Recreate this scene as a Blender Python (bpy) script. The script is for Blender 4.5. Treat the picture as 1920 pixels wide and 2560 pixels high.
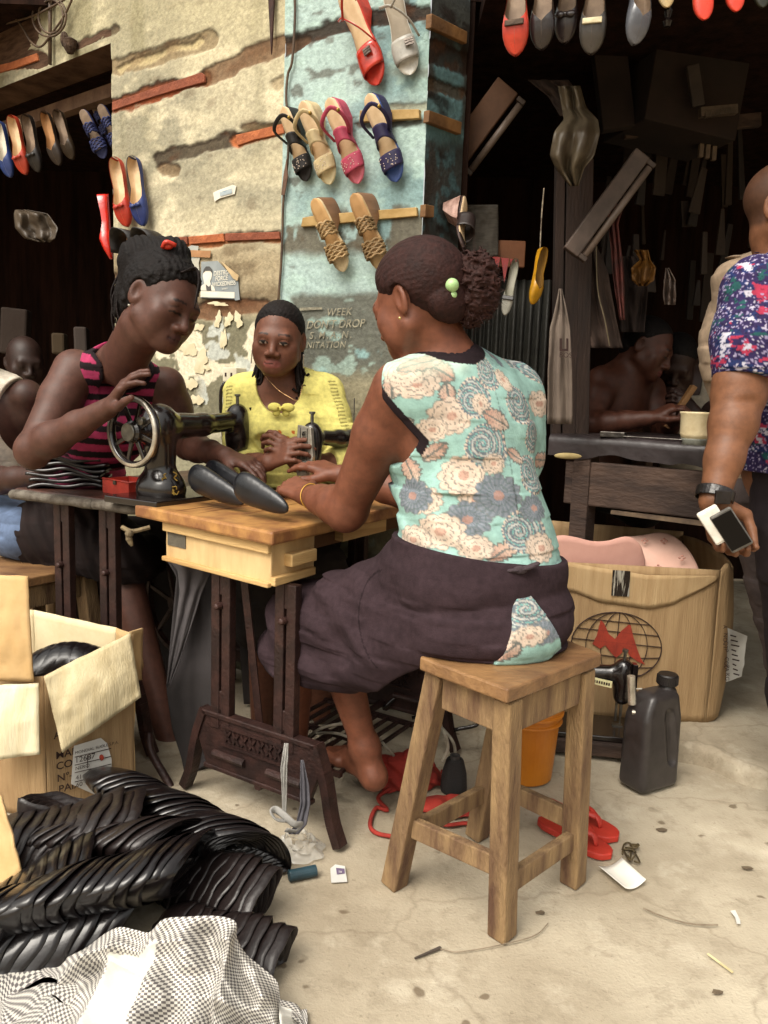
import bpy, bmesh, math, random
import numpy as np
from mathutils import Vector, Matrix
rad=math.radians
for o in list(bpy.data.objects): bpy.data.objects.remove(o)
scene=bpy.context.scene; COL=scene.collection
# ---------------- camera ----------------
F=2050.; CH=1.05; PITCH=rad(8.3); ROLL=0.035
fw=np.array([0,math.cos(PITCH),-math.sin(PITCH)]); _rt=np.array([1.,0,0]); _up=np.cross(_rt,fw)
rt=math.cos(ROLL)*_rt+math.sin(ROLL)*_up; up=-math.sin(ROLL)*_rt+math.cos(ROLL)*_up
cd=bpy.data.cameras.new('camera'); cam=bpy.data.objects.new('camera',cd); COL.objects.link(cam)
cd.sensor_fit='VERTICAL'; cd.sensor_height=24; cd.lens=24*F/2560; cd.clip_start=.05; cd.clip_end=200
mw=Matrix.Identity(4)
for i in range(3):
    mw[i][0]=rt[i]; mw[i][1]=up[i]; mw[i][2]=-fw[i]
mw[2][3]=CH; cam.matrix_world=mw; scene.camera=cam
# ---------------- world, sun, exposure ----------------
SUN_EL=rad(52); SUN_AZ=rad(-145)   # direction the light comes from: behind the camera and to the left
w=bpy.data.worlds.new('World'); scene.world=w; w.use_nodes=True
nt=w.node_tree; bg=nt.nodes['Background']
sky=nt.nodes.new('ShaderNodeTexSky'); sky.sky_type='NISHITA'; sky.sun_disc=False
sky.sun_elevation=SUN_EL; sky.sun_rotation=rad(215); sky.air_density=1.6; sky.dust_density=6; sky.ozone_density=1
hs=nt.nodes.new('ShaderNodeHueSaturation'); hs.inputs['Saturation'].default_value=.22
mx=nt.nodes.new('ShaderNodeMix'); mx.data_type='RGBA'; mx.blend_type='MULTIPLY'; mx.inputs[0].default_value=1
mx.inputs[7].default_value=(1,.96,.88,1)
nt.links.new(sky.outputs[0],hs.inputs['Color']); nt.links.new(hs.outputs[0],mx.inputs[6]); nt.links.new(mx.outputs[2],bg.inputs[0])
bg.inputs[1].default_value=.125
sd=bpy.data.lights.new('sun','SUN'); sd.energy=1.25; sd.angle=rad(38); sd.color=(1,.955,.88)
so=bpy.data.objects.new('sun',sd); COL.objects.link(so)
dv=Vector((math.sin(rad(215))*math.cos(SUN_EL),math.cos(rad(215))*math.cos(SUN_EL),math.sin(SUN_EL)))  # towards the sun
so.rotation_euler=dv.to_track_quat('Z','Y').to_euler(); so.location=(0,0,5)
scene.view_settings.view_transform='Standard'; scene.view_settings.look='None'
scene.view_settings.exposure=.92; scene.view_settings.gamma=1
# ---------------- pixel <-> world ----------------
CP=np.array([0,0,CH])
def ray(px,py): return fw*F+rt*(px-960)+up*(1280-py)
def P(px,py,d):
    r=ray(px,py); return CP+r*d/r[1]
def G(px,py,z=0.):
    r=ray(px,py); return CP+r*(z-CH)/r[2]
def proj(p):
    v=np.asarray(p,float)-CP; z=v@fw; return 960+F*(v@rt)/z, 1280-F*(v@up)/z
def unit(v):
    v=np.asarray(v,float); return v/np.linalg.norm(v)
def lin(c):
    if isinstance(c,str): c=[int(c[i:i+2],16) for i in (0,2,4)]
    c=np.asarray(c,float)/255.
    return np.where(c<=.04045,c/12.92,((c+.055)/1.055)**2.4)
# ---------------- numpy noise ----------------
def _h(ix,iy,iz,s):
    n=(ix*374761393+iy*668265263+iz*2147483647//7*1+s*974634777)&0xffffffff
    n=(n^(n>>13))*1274126177&0xffffffff; n=(n^(n>>16))
    return (n&0xffff)/65535.
def noise(x,y,z=0.,s=0):
    x=np.asarray(x,float); y=np.asarray(y,float); z=np.asarray(z,float)+np.zeros_like(x)
    fx,fy,fz=np.floor(x),np.floor(y),np.floor(z); ix,iy,iz=fx.astype(np.int64)+1000,fy.astype(np.int64)+1000,fz.astype(np.int64)+1000
    u,v,t=x-fx,y-fy,z-fz; u=u*u*(3-2*u); v=v*v*(3-2*v); t=t*t*(3-2*t)
    r=0
    for a in (0,1):
        for b in (0,1):
            for c in (0,1):
                r=r+_h(ix+a,iy+b,iz+c*7,s)*(u if a else 1-u)*(v if b else 1-v)*(t if c else 1-t)
    return r
def fbm(x,y,z=0.,o=4,s=0):
    r=0;a=.5;t=0
    for i in range(o):
        r=r+a*noise(np.asarray(x)*2**i,np.asarray(y)*2**i,np.asarray(z)*2**i,s+i); t+=a; a*=.5
    return r/t
def sstep(a,b,x):
    t=np.clip((x-a)/(b-a),0,1); return t*t*(3-2*t)
# ---------------- materials ----------------
MATS={}
def mat(name,c1=None,c2=None,scale=8,stretch=(1,1,1),rough=.7,metal=0,coat=0,bump=.15,bscale=None,mixpos=(.35,.65),attr=False,spec=.5,detail=5,trans=0,alpha=1,sheen=0,sub=0,rvar=.1,emit=None):
    if name in MATS: return MATS[name]
    m=bpy.data.materials.new(name); m.use_nodes=True; n=m.node_tree.nodes; l=m.node_tree.links
    b=n['Principled BSDF']; tc=n.new('ShaderNodeTexCoord'); mp=n.new('ShaderNodeMapping'); mp.inputs['Scale'].default_value=stretch
    l.new(tc.outputs['Object'],mp.inputs[0])
    nz=n.new('ShaderNodeTexNoise'); nz.inputs['Scale'].default_value=scale; nz.inputs['Detail'].default_value=detail; nz.inputs['Roughness'].default_value=.6
    l.new(mp.outputs[0],nz.inputs['Vector'])
    cr=n.new('ShaderNodeValToRGB'); cr.color_ramp.elements[0].position=mixpos[0]; cr.color_ramp.elements[1].position=mixpos[1]
    if attr:
        at=n.new('ShaderNodeAttribute'); at.attribute_name='Col'
        cr.color_ramp.elements[0].color=(.8,.8,.8,1); cr.color_ramp.elements[1].color=(1.12,1.12,1.12,1)
        mm=n.new('ShaderNodeMix'); mm.data_type='RGBA'; mm.blend_type='MULTIPLY'; mm.inputs[0].default_value=1
        l.new(at.outputs['Color'],mm.inputs[6]); l.new(nz.outputs['Fac'],cr.inputs[0]); l.new(cr.outputs[0],mm.inputs[7]); l.new(mm.outputs[2],b.inputs['Base Color'])
    else:
        c2=c1 if c2 is None else c2
        cr.color_ramp.elements[0].color=(*lin(c1),1); cr.color_ramp.elements[1].color=(*lin(c2),1)
        l.new(nz.outputs['Fac'],cr.inputs[0]); l.new(cr.outputs[0],b.inputs['Base Color'])
    mr=n.new('ShaderNodeMapRange'); mr.inputs['To Min'].default_value=max(.03,rough-rvar); mr.inputs['To Max'].default_value=min(1,rough+rvar)
    l.new(nz.outputs['Fac'],mr.inputs['Value']); l.new(mr.outputs[0],b.inputs['Roughness'])
    b.inputs['Metallic'].default_value=metal; b.inputs['Coat Weight'].default_value=coat; b.inputs['Coat Roughness'].default_value=.15
    b.inputs['Specular IOR Level'].default_value=spec; b.inputs['Alpha'].default_value=alpha; b.inputs['Transmission Weight'].default_value=trans
    b.inputs['Sheen Weight'].default_value=sheen
    if sub: b.inputs['Subsurface Weight'].default_value=sub; b.inputs['Subsurface Radius'].default_value=(.012,.005,.003); b.inputs['Subsurface Scale'].default_value=1
    if emit is not None: b.inputs['Emission Color'].default_value=(*lin(emit),1); b.inputs['Emission Strength'].default_value=1
    if bump:
        n2=n.new('ShaderNodeTexNoise'); n2.inputs['Scale'].default_value=bscale or scale*6; n2.inputs['Detail'].default_value=4
        l.new(mp.outputs[0],n2.inputs['Vector'])
        bp=n.new('ShaderNodeBump'); bp.inputs['Strength'].default_value=bump; bp.inputs['Distance'].default_value=.01
        l.new(n2.outputs['Fac'],bp.inputs['Height']); l.new(bp.outputs[0],b.inputs['Normal'])
    MATS[name]=m; return m
# ---------------- objects ----------------
def tag(o,label=None,cat=None,group=None,kind=None):
    if label: o['label']=label
    if cat: o['category']=cat
    if group: o['group']=group
    if kind: o['kind']=kind
    return o
def thing(name,loc,label,cat,group=None):
    o=bpy.data.objects.new(name,None); COL.objects.link(o); o.location=Vector(loc); o.empty_display_size=.1
    return tag(o,label,cat,group)
def worldloc(o):
    v=Vector((0,0,0))
    while o is not None: v+=Vector(o.location); o=o.parent
    return v
def obj(name,V,Fc,m,parent=None,cols=None,smooth=False,mods=(),loc=None):
    """V in world coordinates; the object's origin is put at the mesh's middle (or loc)."""
    V=np.asarray(V,float).reshape(-1,3)
    me=bpy.data.meshes.new(name)
    off=V.mean(0) if loc is None else np.asarray(loc,float)
    Vl=V-off
    if isinstance(Fc,np.ndarray):
        k=Fc.shape[1]; nf=len(Fc)
        me.vertices.add(len(Vl)); me.vertices.foreach_set('co',Vl.astype(np.float32).ravel())
        me.loops.add(nf*k); me.loops.foreach_set('vertex_index',Fc.astype(np.int32).ravel())
        me.polygons.add(nf); me.polygons.foreach_set('loop_start',np.arange(0,nf*k,k,dtype=np.int32))
        me.polygons.foreach_set('loop_total',np.full(nf,k,dtype=np.int32)); me.update(calc_edges=True); me.validate()
    else:
        me.from_pydata([tuple(v) for v in Vl],[],[tuple(int(i) for i in f) for f in Fc]); me.update()
    if smooth: me.polygons.foreach_set('use_smooth',[True]*len(me.polygons)); me.update()
    if cols is not None:
        a=me.color_attributes.new('Col','FLOAT_COLOR','POINT'); c=np.ones((len(Vl),4),np.float32); c[:,:3]=cols; a.data.foreach_set('color',c.ravel())
    me.materials.append(m)
    o=bpy.data.objects.new(name,me); COL.objects.link(o)
    if parent is not None: o.parent=parent; o.location=Vector(off)-worldloc(parent)
    else: o.location=Vector(off)
    for md in mods:
        if md[0]=='bevel':
            x=o.modifiers.new('b','BEVEL'); x.width=md[1]; x.segments=2; x.limit_method='ANGLE'
        elif md[0]=='solid':
            x=o.modifiers.new('s','SOLIDIFY'); x.thickness=md[1]; x.offset=md[2] if len(md)>2 else 0
        elif md[0]=='subd':
            x=o.modifiers.new('u','SUBSURF'); x.levels=md[1]; x.render_levels=md[1]
    return o
class MB:
    def __init__(s): s.V=[]; s.F=[]; s.n=0
    def add(s,V,Fc):
        V=np.asarray(V,float).reshape(-1,3); s.V.append(V); s.F+= [tuple(i+s.n for i in f) for f in Fc]; s.n+=len(V); return s
    def box(s,c,size,ax=None,taper=None):
        """c centre, size full extents, ax = 3 axis vectors (rows)"""
        ax=np.eye(3) if ax is None else np.asarray(ax,float); h=np.asarray(size,float)/2; V=[]
        for sz in (-1,1):
            for sx,sy in ((-1,-1),(1,-1),(1,1),(-1,1)):
                k=1 if (taper is None or sz<0) else taper
                V.append(np.asarray(c,float)+ax[0]*h[0]*sx*k+ax[1]*h[1]*sy*k+ax[2]*h[2]*sz)
        return s.add(V,[(3,2,1,0),(4,5,6,7),(0,1,5,4),(1,2,6,5),(2,3,7,6),(3,0,4,7)])
    def beam(s,a,b,wd,th,upv=(0,0,1),wd2=None,th2=None):
        a=np.asarray(a,float); b=np.asarray(b,float); z=unit(b-a); x=np.cross(upv,z)
        if np.linalg.norm(x)<1e-3: x=np.cross((0,1,0),z)
        x=unit(x); y=np.cross(z,x); V=[]
        for p,w_,t_ in ((a,wd,th),(b,wd2 or wd,th2 or th)):
            for sx,sy in ((-1,-1),(1,-1),(1,1),(-1,1)): V.append(p+x*sx*w_/2+y*sy*t_/2)
        return s.add(V,[(3,2,1,0),(4,5,6,7),(0,1,5,4),(1,2,6,5),(2,3,7,6),(3,0,4,7)])
    def tube(s,pts,r,n=10,caps=True,flat=1.):
        pts=np.asarray(pts,float); m=len(pts); r=np.broadcast_to(np.asarray(r,float),(m,)); V=[]
        t=np.gradient(pts,axis=0); prev=None
        for i in range(m):
            z=unit(t[i]); 
            if prev is None:
                x=np.cross((0,0,1),z); x=unit(x) if np.linalg.norm(x)>.05 else unit(np.cross((1,0,0),z))
            else: x=unit(prev-z*(prev@z))
            prev=x; y=np.cross(z,x)
            for k in range(n):
                a=2*math.pi*k/n; V.append(pts[i]+r[i]*(x*math.cos(a)+y*math.sin(a)*flat))
        Fc=[(i*n+k,i*n+(k+1)%n,(i+1)*n+(k+1)%n,(i+1)*n+k) for i in range(m-1) for k in range(n)]
        if caps: Fc+=[tuple(reversed(range(n))),tuple(range((m-1)*n,m*n))]
        return s.add(V,Fc)
    def lathe(s,prof,base,axis=(0,0,1),n=28,closed=False,sq=(1,1)):
        """prof: list of (r, h) along axis"""
        z=unit(axis); x=unit(np.cross((0,1,0.01),z)); y=np.cross(z,x); base=np.asarray(base,float); V=[]
        for r_,h_ in prof:
            for k in range(n):
                a=2*math.pi*k/n; V.append(base+z*h_+r_*(x*math.cos(a)*sq[0]+y*math.sin(a)*sq[1]))
        m=len(prof); Fc=[(i*n+k,i*n+(k+1)%n,(i+1)*n+(k+1)%n,(i+1)*n+k) for i in range(m-1) for k in range(n)]
        if prof[0][0]>1e-6 and not closed: Fc.append(tuple(reversed(range(n))))
        if prof[-1][0]>1e-6 and not closed: Fc.append(tuple(range((m-1)*n,m*n)))
        return s.add(V,Fc)
    def prism(s,pts,vec):
        """polygon pts (3D) extruded by vec"""
        pts=np.asarray(pts,float); n=len(pts); V=np.vstack([pts,pts+np.asarray(vec,float)])
        return s.add(V,[tuple(reversed(range(n))),tuple(range(n,2*n))]+[(i,(i+1)%n,n+(i+1)%n,n+i) for i in range(n)])
    def ball(s,c,r,n=14,ax=None,rs=(1,1,1)):
        ax=np.eye(3) if ax is None else np.asarray(ax); V=[];m=n//2
        for i in range(m+1):
            for k in range(n):
                t=math.pi*i/m; a=2*math.pi*k/n; q=(math.sin(t)*math.cos(a)*rs[0],math.sin(t)*math.sin(a)*rs[1],math.cos(t)*rs[2])
                V.append(np.asarray(c,float)+r*(q[0]*ax[0]+q[1]*ax[1]+q[2]*ax[2]))
        return s.add(V,[(i*n+k,(i+1)*n+k,(i+1)*n+(k+1)%n,i*n+(k+1)%n) for i in range(m) for k in range(n)])
    def grid(s,fn,nu,nv,cu=False):
        V=[fn(i/(nu-1),j/(nv-1)) for j in range(nv) for i in range(nu)]
        return s.add(V,[(j*nu+i,j*nu+i+1,(j+1)*nu+i+1,(j+1)*nu+i) for j in range(nv-1) for i in range(nu-1)])
    def build(s,name,m,parent=None,**k):
        return obj(name,np.vstack(s.V),s.F,m,parent,**k)
def gridmesh(V3,nu,nv):
    """V3 array (nv,nu,3)->V,F numpy quads"""
    i,j=np.meshgrid(np.arange(nu-1),np.arange(nv-1)); a=(j*nu+i).ravel()
    return V3.reshape(-1,3),np.stack([a,a+1,a+nu+1,a+nu],1)
def curve(pts,n=24):
    """Catmull-Rom through pts"""
    p=np.asarray(pts,float); p=np.vstack([2*p[0]-p[1],p,2*p[-1]-p[-2]]); out=[]
    m=len(p)-3; 
    for s_ in np.linspace(0,m-1e-6,n):
        i=int(s_); t=s_-i; a,b,c,d=p[i:i+4]
        out.append(.5*((2*b)+(c-a)*t+(2*a-5*b+4*c-d)*t*t+(3*b-a-3*c+d)*t**3))
    return np.array(out)
def patch(c00,c10,c11,c01,nu=12,nv=12,bulge=0,nrm=None,rough_=0,fr=6,seed=0):
    c00,c10,c11,c01=[np.asarray(c,float) for c in (c00,c10,c11,c01)]
    if nrm is None: nrm=unit(np.cross(c10-c00,c01-c00))
    def f(u,v):
        p=c00*(1-u)*(1-v)+c10*u*(1-v)+c11*u*v+c01*(1-u)*v
        return p+nrm*(bulge*math.sin(math.pi*u)*math.sin(math.pi*v)+rough_*(float(fbm(u*fr,v*fr,0,3,seed))-.5)*2)
    return MB().grid(f,nu,nv)
FONT=None
def text(name,body,org,xd,yd,size,m,parent,ext=.0006,shear=0,sp=1.0,bold=0,label=None):
    cu=bpy.data.curves.new('t','FONT'); cu.body=body; cu.size=1; cu.shear=shear; cu.space_character=sp; cu.offset=bold
    t=bpy.data.objects.new('t',cu); COL.objects.link(t); dg=bpy.context.evaluated_depsgraph_get(); dg.update()
    me=bpy.data.meshes.new_from_object(t.evaluated_get(dg)); V=np.array([v.co[:] for v in me.vertices]).reshape(-1,3); Fc=[tuple(p.vertices) for p in me.polygons]
    bpy.data.objects.remove(t); bpy.data.meshes.remove(me)
    xd=unit(xd); yd=unit(yd); W=np.asarray(org,float)+V[:,:1]*size*xd+V[:,1:2]*size*yd
    nr=unit(np.cross(xd,yd))
    return obj(name,W+nr*ext,Fc,m,parent)
# ---------------- implicit surfaces (bodies, cloth) ----------------
class S:
    """list of primitives blended in order"""
    def __init__(s): s.ops=[]
    def cap(s,a,b,ra,rb=None,k=.02,op='u'):
        s.ops.append(('cap',np.asarray(a,float),np.asarray(b,float),ra,ra if rb is None else rb,k,op)); return s
    def chain(s,pts,rs,k=.02):
        for i in range(len(pts)-1): s.cap(pts[i],pts[i+1],rs[i],rs[i+1],k)
        return s
    def ell(s,c,r,ax=None,k=.02,op='u'):
        s.ops.append(('ell',np.asarray(c,float),np.asarray(r,float),np.eye(3) if ax is None else np.asarray(ax,float),None,k,op)); return s
    def __call__(s,p):
        d=np.full(len(p),9.)
        for o in s.ops:
            if o[0]=='cap':
                a,b,ra,rb=o[1:5]; ab=b-a; pa=p-a; t=np.clip(pa@ab/max(ab@ab,1e-9),0,1); q=np.linalg.norm(pa-t[:,None]*ab,axis=1)-(ra+(rb-ra)*t)
            else:
                c,r,ax=o[1:4]; l=(p-c)@ax.T; k0=np.linalg.norm(l/r,axis=1); k1=np.linalg.norm(l/(r*r),axis=1); q=k0*(k0-1)/np.maximum(k1,1e-6)
            k=o[5]
            if o[6]=='u': h=np.clip(.5+.5*(q-d)/k,0,1); d=q*(1-h)+d*h-k*h*(1-h)
            elif o[6]=='s': q=-q; h=np.clip(.5+.5*(d-q)/k,0,1); d=q*(1-h)+d*h+k*h*(1-h)
        return d
def surf(f,lo,hi,res):
    B=8; lo=np.asarray(lo,float); n=(np.ceil((np.asarray(hi)-lo)/res/B).astype(int)+1); N=n*B
    bx=np.stack(np.meshgrid(*[np.arange(k) for k in n],indexing='ij'),-1).reshape(-1,3)
    cv=f(lo+(bx*B+B/2-.5)*res); act=np.abs(cv)<res*B*1.25
    V=np.repeat(np.repeat(np.repeat(np.where(cv<0,-1.,1.).reshape(n),B,0),B,1),B,2).astype(np.float32)
    off=np.stack(np.meshgrid(*[np.arange(B)]*3,indexing='ij'),-1).reshape(-1,3)
    ab=bx[act]
    for s0 in range(0,len(ab),600):
        a=ab[s0:s0+600]; idx=(a[:,None,:]*B+off[None]).reshape(-1,3); v=f(lo+idx*res); V[idx[:,0],idx[:,1],idx[:,2]]=v
    V=np.pad(V,1,constant_values=1.); lo=lo-res
    s=V<0; nx,ny,nz=V.shape
    cs=sum(s[i:nx-1+i,j:ny-1+j,k:nz-1+k].astype(np.int8) for i in (0,1) for j in (0,1) for k in (0,1))
    cell=np.argwhere((cs>0)&(cs<8)); idm=np.full((nx-1,ny-1,nz-1),-1,np.int32); idm[cell[:,0],cell[:,1],cell[:,2]]=np.arange(len(cell))
    acc=np.zeros((len(cell),3)); cnt=np.zeros(len(cell)); C=[(i,j,k) for i in (0,1) for j in (0,1) for k in (0,1)]
    for a in C:
        for ax in range(3):
            if a[ax]: continue
            b=list(a); b[ax]=1
            va=V[cell[:,0]+a[0],cell[:,1]+a[1],cell[:,2]+a[2]]; vb=V[cell[:,0]+b[0],cell[:,1]+b[1],cell[:,2]+b[2]]
            m=(va<0)!=(vb<0); t=np.where(m,va/np.where(m,va-vb,1),0); pt=np.tile(np.array(a,float),(len(cell),1)); pt[:,ax]+=t
            acc[m]+=pt[m]; cnt[m]+=1
    vert=lo+(cell+acc/cnt[:,None])*res; Q=[]
    for ax in range(3):
        sl=[slice(0,-1)]*3; s1=[slice(0,-1)]*3; s1[ax]=slice(1,None)
        A=s[tuple([slice(0,None) if i!=ax else slice(0,-1) for i in range(3)])]; Bq=s[tuple([slice(0,None) if i!=ax else slice(1,None) for i in range(3)])]
        e=np.argwhere(A!=Bq); b1,b2=[(1,2),(2,0),(0,1)][ax]
        ok=(e[:,b1]>0)&(e[:,b2]>0)&(e[:,0]<nx-1)&(e[:,1]<ny-1)&(e[:,2]<nz-1); e=e[ok]
        def at(d1,d2):
            q=e.copy(); q[:,b1]-=d1; q[:,b2]-=d2; return idm[q[:,0],q[:,1],q[:,2]]
        q=np.stack([at(1,1),at(0,1),at(0,0),at(1,0)],1); fl=~A[tuple(e.T)]; q[fl]=q[fl][:,::-1]; Q.append(q)
    Q=np.vstack(Q); Q=Q[(Q>=0).all(1)]
    return vert,Q
def frame(f,u=(0,0,1)):
    """rows: x (subject's right side seen from behind -> right), y forward, z up"""
    y=unit(f); x=unit(np.cross(y,u)); z=np.cross(x,y); return np.array([x,y,z])
# ================= setting =================
DK='170a06'
m_plaster=mat('painted_plaster',attr=True,scale=60,rough=.9,bump=.35,bscale=90,spec=.2)
# wall plan: z-up vertical planes through A-B-C-D (real positions)
dA,dB,dC,dD=3.45,2.85,2.60,2.78
A2=P(283,500,dA)[:2]; B2=P(704,500,dB)[:2]; C2=P(1058,500,dC)[:2]; D2=P(1152,500,dD)[:2]
L2=A2+(A2-B2)*1.5
def wallhit(px,py,off=0.,seg=None):
    """where the pixel's ray meets the wall; off = metres in front of it"""
    r=ray(px,py); best=None
    for i,(p,q) in enumerate(((L2,B2),(B2,C2),(C2,D2))):
        if seg is not None and seg!=i: continue
        dr=q-p; M_=np.array([[r[0],-dr[0]],[r[1],-dr[1]]]); t,s_=np.linalg.solve(M_,p-CP[:2])
        if seg is not None or -.001<=s_<=1.001:
            n=unit(np.array([dr[1],-dr[0],0])); 
            if n[1]>0: n=-n
            X=CP+r*t; 
            if best is None or t<best[0]: best=(t,X+n*off,n,np.array([*unit(dr),0]))
    if best is None: return wallhit(px,py,off,seg=0 if px<704 else (1 if px<1058 else 2))
    return best[1],best[2],best[3]
wallroot=thing('shop_wall',(*B2,0),'weathered plaster wall, cream on the left and pale blue on the pillar','wall')
def polyd(px,py,pts):
    """distance to polyline in px and side sign, plus param"""
    d=np.full(np.shape(px),1e9); sg=np.zeros(np.shape(px)); 
    for (x0,y0),(x1,y1) in zip(pts[:-1],pts[1:]):
        vx,vy=x1-x0,y1-y0; L=vx*vx+vy*vy; t=np.clip(((px-x0)*vx+(py-y0)*vy)/L,0,1); dx=px-x0-t*vx; dy=py-y0-t*vy
        q=np.hypot(dx,dy); m=q<d; d=np.where(m,q,d); sg=np.where(m,dy,sg)
    return d,sg
def wallpaint(V,seg):
    px,py=proj(V); s=V[:,0]*1.0+V[:,1]*.6; z=V[:,2]
    n1=fbm(s*5,z*5,0,5,3); n2=fbm(s*22,z*22,0,4,9); n3=fbm(s*70,z*60,0,3,5); st=fbm(s*14,z*1.6,0,4,21)
    px=px+(n2-.5)*26; py=py+(n2-.5)*22+(n3-.5)*8
    c=lin('b3aa8f')*np.ones((len(V),1)); disp=(n1-.5)*.010+(n3-.5)*.0015
    def over(col,a):
        nonlocal c; a=np.clip(a,0,1)[:,None]; c=c*(1-a)+lin(col)*a
    if seg==0:
        over('8f8a76',sstep(.42,.72,n1)*.9); over('cfc4a6',sstep(.5,.25,n2)*.7); over('6f6a50',sstep(.56,.78,st)*.7*sstep(700,60,py)); over('5a4632',sstep(.66,.8,n2)*.35)
        over('a39a78',sstep(250,0,py)*.5)
        low=sstep(590,640,py); over('8d7d61',low*.75); over('6b5b45',low*sstep(.45,.65,n2)*.7); over('5c5240',sstep(.55,.7,n1)*low*.8)
        lw=sstep(770,810,py); over('8f8b73',lw*.9); over('65614e',lw*sstep(.5,.62,n1)*.7)
        pch=sstep(.60,.62,fbm(s*14,z*9,0,5,33))*sstep(790,830,py)*sstep(1150,1000,py); over('d4cab0',pch)
        pch2=sstep(.60,.62,fbm(s*15,z*9,3,4,37))*sstep(640,700,py)*sstep(480,520,px); over('d6c9ab',pch2*lw); over('8fa2a8',pch2*(n1>.55)*.6*lw)
        B_=[([(185,112),(292,74)],9,'4a3826',.8,0),([(-60,168),(98,148)],19,'9a5a34',1,-1),([(287,168),(400,140),(522,92)],20,'7a6648',.75,0),([(300,172),(500,100)],8,'b5a57c',.8,0),
            ([(283,268),(400,228),(512,196)],18,'7a4026',1,-1),([(520,190),(610,150),(705,112)],24,'6a4a30',.8,0),([(690,210),(705,200)],14,'8a7350',.5,0),
            ([(400,398),(500,370),(590,348)],17,'3d3226',.9,0),([(592,352),(720,318)],16,'a55f38',1,-1),([(612,322),(705,308)],7,'5b5138',.8,0),
            ([(405,420),(440,425)],14,'6a5338',.8,0),([(310,606),(430,607),(560,600),(720,592)],13,'8d5a38',1,-1),([(480,782),(560,772),(660,766)],17,'6b4a33',.9,0),([(283,700),(330,690)],9,'5a4a38',.6,0)]
    elif seg==1:
        c=lin('9fb3ae')*np.ones((len(V),1)); over('6f8b8c',sstep(.45,.7,n1)*.8); over('a3bab0',sstep(.52,.35,n2)*.6); over('4c4338',sstep(.68,.76,n2)*.7)
        m=sstep(505,540,py)*sstep(650,620,py)*sstep(.46,.54,fbm(s*30,z*14,0,4,50)); over('5d5445',m*.9)
        m=sstep(720,745,py)*sstep(.18,.3,fbm(s*9,z*6,0,4,51)); over('57544a',m*.92)
        m=sstep(905,960,py); over('8f876e',m*.9); over('84a3a2',sstep(.53,.6,fbm(s*16,z*9,0,5,53))*sstep(860,880,py)*sstep(980,930,py)*.9)
        over('9db5ab',sstep(.61,.66,fbm(s*16,z*16,0,4,54))*sstep(740,760,py)*.6); over('a39c80',sstep(.58,.66,fbm(s*25,z*20,0,4,57))*sstep(930,980,py)*.8)
        m=sstep(940,1000,px)*sstep(.5,.58,n1)*sstep(150,190,py)*sstep(200,170,py); over('6d6c60',m)
        B_=[([(704,122),(770,90),(850,66),(900,50),(1060,34)],22,'2c1c12',.95,0),([(705,125),(760,100)],16,'5d4430',.6,0),([(975,275),(1060,268)],12,'8b8263',.6,0),([(900,318),(1058,300)],6,'3b2c1f',.7,0)]
    else:
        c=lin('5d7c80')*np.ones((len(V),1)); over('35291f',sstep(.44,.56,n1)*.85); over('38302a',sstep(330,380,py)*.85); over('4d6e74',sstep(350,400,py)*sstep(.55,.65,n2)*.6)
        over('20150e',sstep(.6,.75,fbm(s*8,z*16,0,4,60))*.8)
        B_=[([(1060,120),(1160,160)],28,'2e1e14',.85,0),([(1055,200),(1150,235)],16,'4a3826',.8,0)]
    for pts,hw,col,a,br in B_:
        d,sg=polyd(px,py,pts); k=sstep(hw+3,hw-3,d); over(col,k*a); e=sstep(7,0,np.abs(d-hw))*sstep(0,-hw*.4,sg); over('22140b',e*.9*a)
        over('5a3a24',k*sstep(.5,.7,n2)*.5*a); disp=disp-.004*k
    return c,disp
def wallgrid(p,q,z0,z1,seg,res=.006,cut=None,nm='plaster'):
    L=np.linalg.norm(q-p); nu=int(L/res)+1; nv=int((z1-z0)/res)+1; S_,Z_=np.meshgrid(np.linspace(0,1,nu),np.linspace(z0,z1,nv))
    V=np.stack([p[0]+(q[0]-p[0])*S_,p[1]+(q[1]-p[1])*S_,Z_],-1).reshape(-1,3)
    if cut is not None: V[:,2]=cut(V,S_.ravel())
    c,d=wallpaint(V,seg); n=unit(np.array([q[1]-p[1],-(q[0]-p[0]),0])); n=n if n[1]<0 else -n
    V=V+n*d[:,None]*1.0; Vm,Fm=gridmesh(V.reshape(nv,nu,3),nu,nv)
    return obj(nm,Vm,Fm,m_plaster,wallroot,cols=c,smooth=True)
# left panel above and beside the opening
zl0=wallhit(0,203,seg=0)[0][2]; zl1=wallhit(283,127,seg=0)[0][2]
ZT=3.1
wallgrid(A2,B2,0.0,ZT,0,nm='cream_plaster')
p_l=L2
wallgrid(p_l,A2,(zl0+zl1)/2,ZT,0,nm='cream_plaster')
wallgrid(B2,C2,0.0,ZT,1,nm='blue_plaster'); wallgrid(C2,D2,0.0,ZT,2,nm='blue_plaster')
m_dark=mat('shade_dark_boards','2b1a13','150c08',scale=3,stretch=(6,6,.6),rough=.95,bump=.3,spec=.1)  # very dark board colour stands in for the shade inside the rooms
m_dbrown=mat('brown_lintel_wood','5d4636','3c2a1e',scale=9,stretch=(1,1,6),rough=.9,bump=.3,spec=.2)  # soffit timber, dark brown
ln=unit(np.array([*(B2-A2),0])); nb=np.array([-ln[1],ln[0],0]); nb=nb if nb[1]>0 else -nb   # into the shop
b=MB(); zz=(zl0+zl1)/2
c0=np.array([*L2,zz]); c1=np.array([*A2,zz])
b.prism([c0+[0,0,.0],c1,c1+nb*.16,c0+nb*.16],(0,0,.25)); b.build('lintel_soffit',m_dbrown,wallroot)
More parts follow.
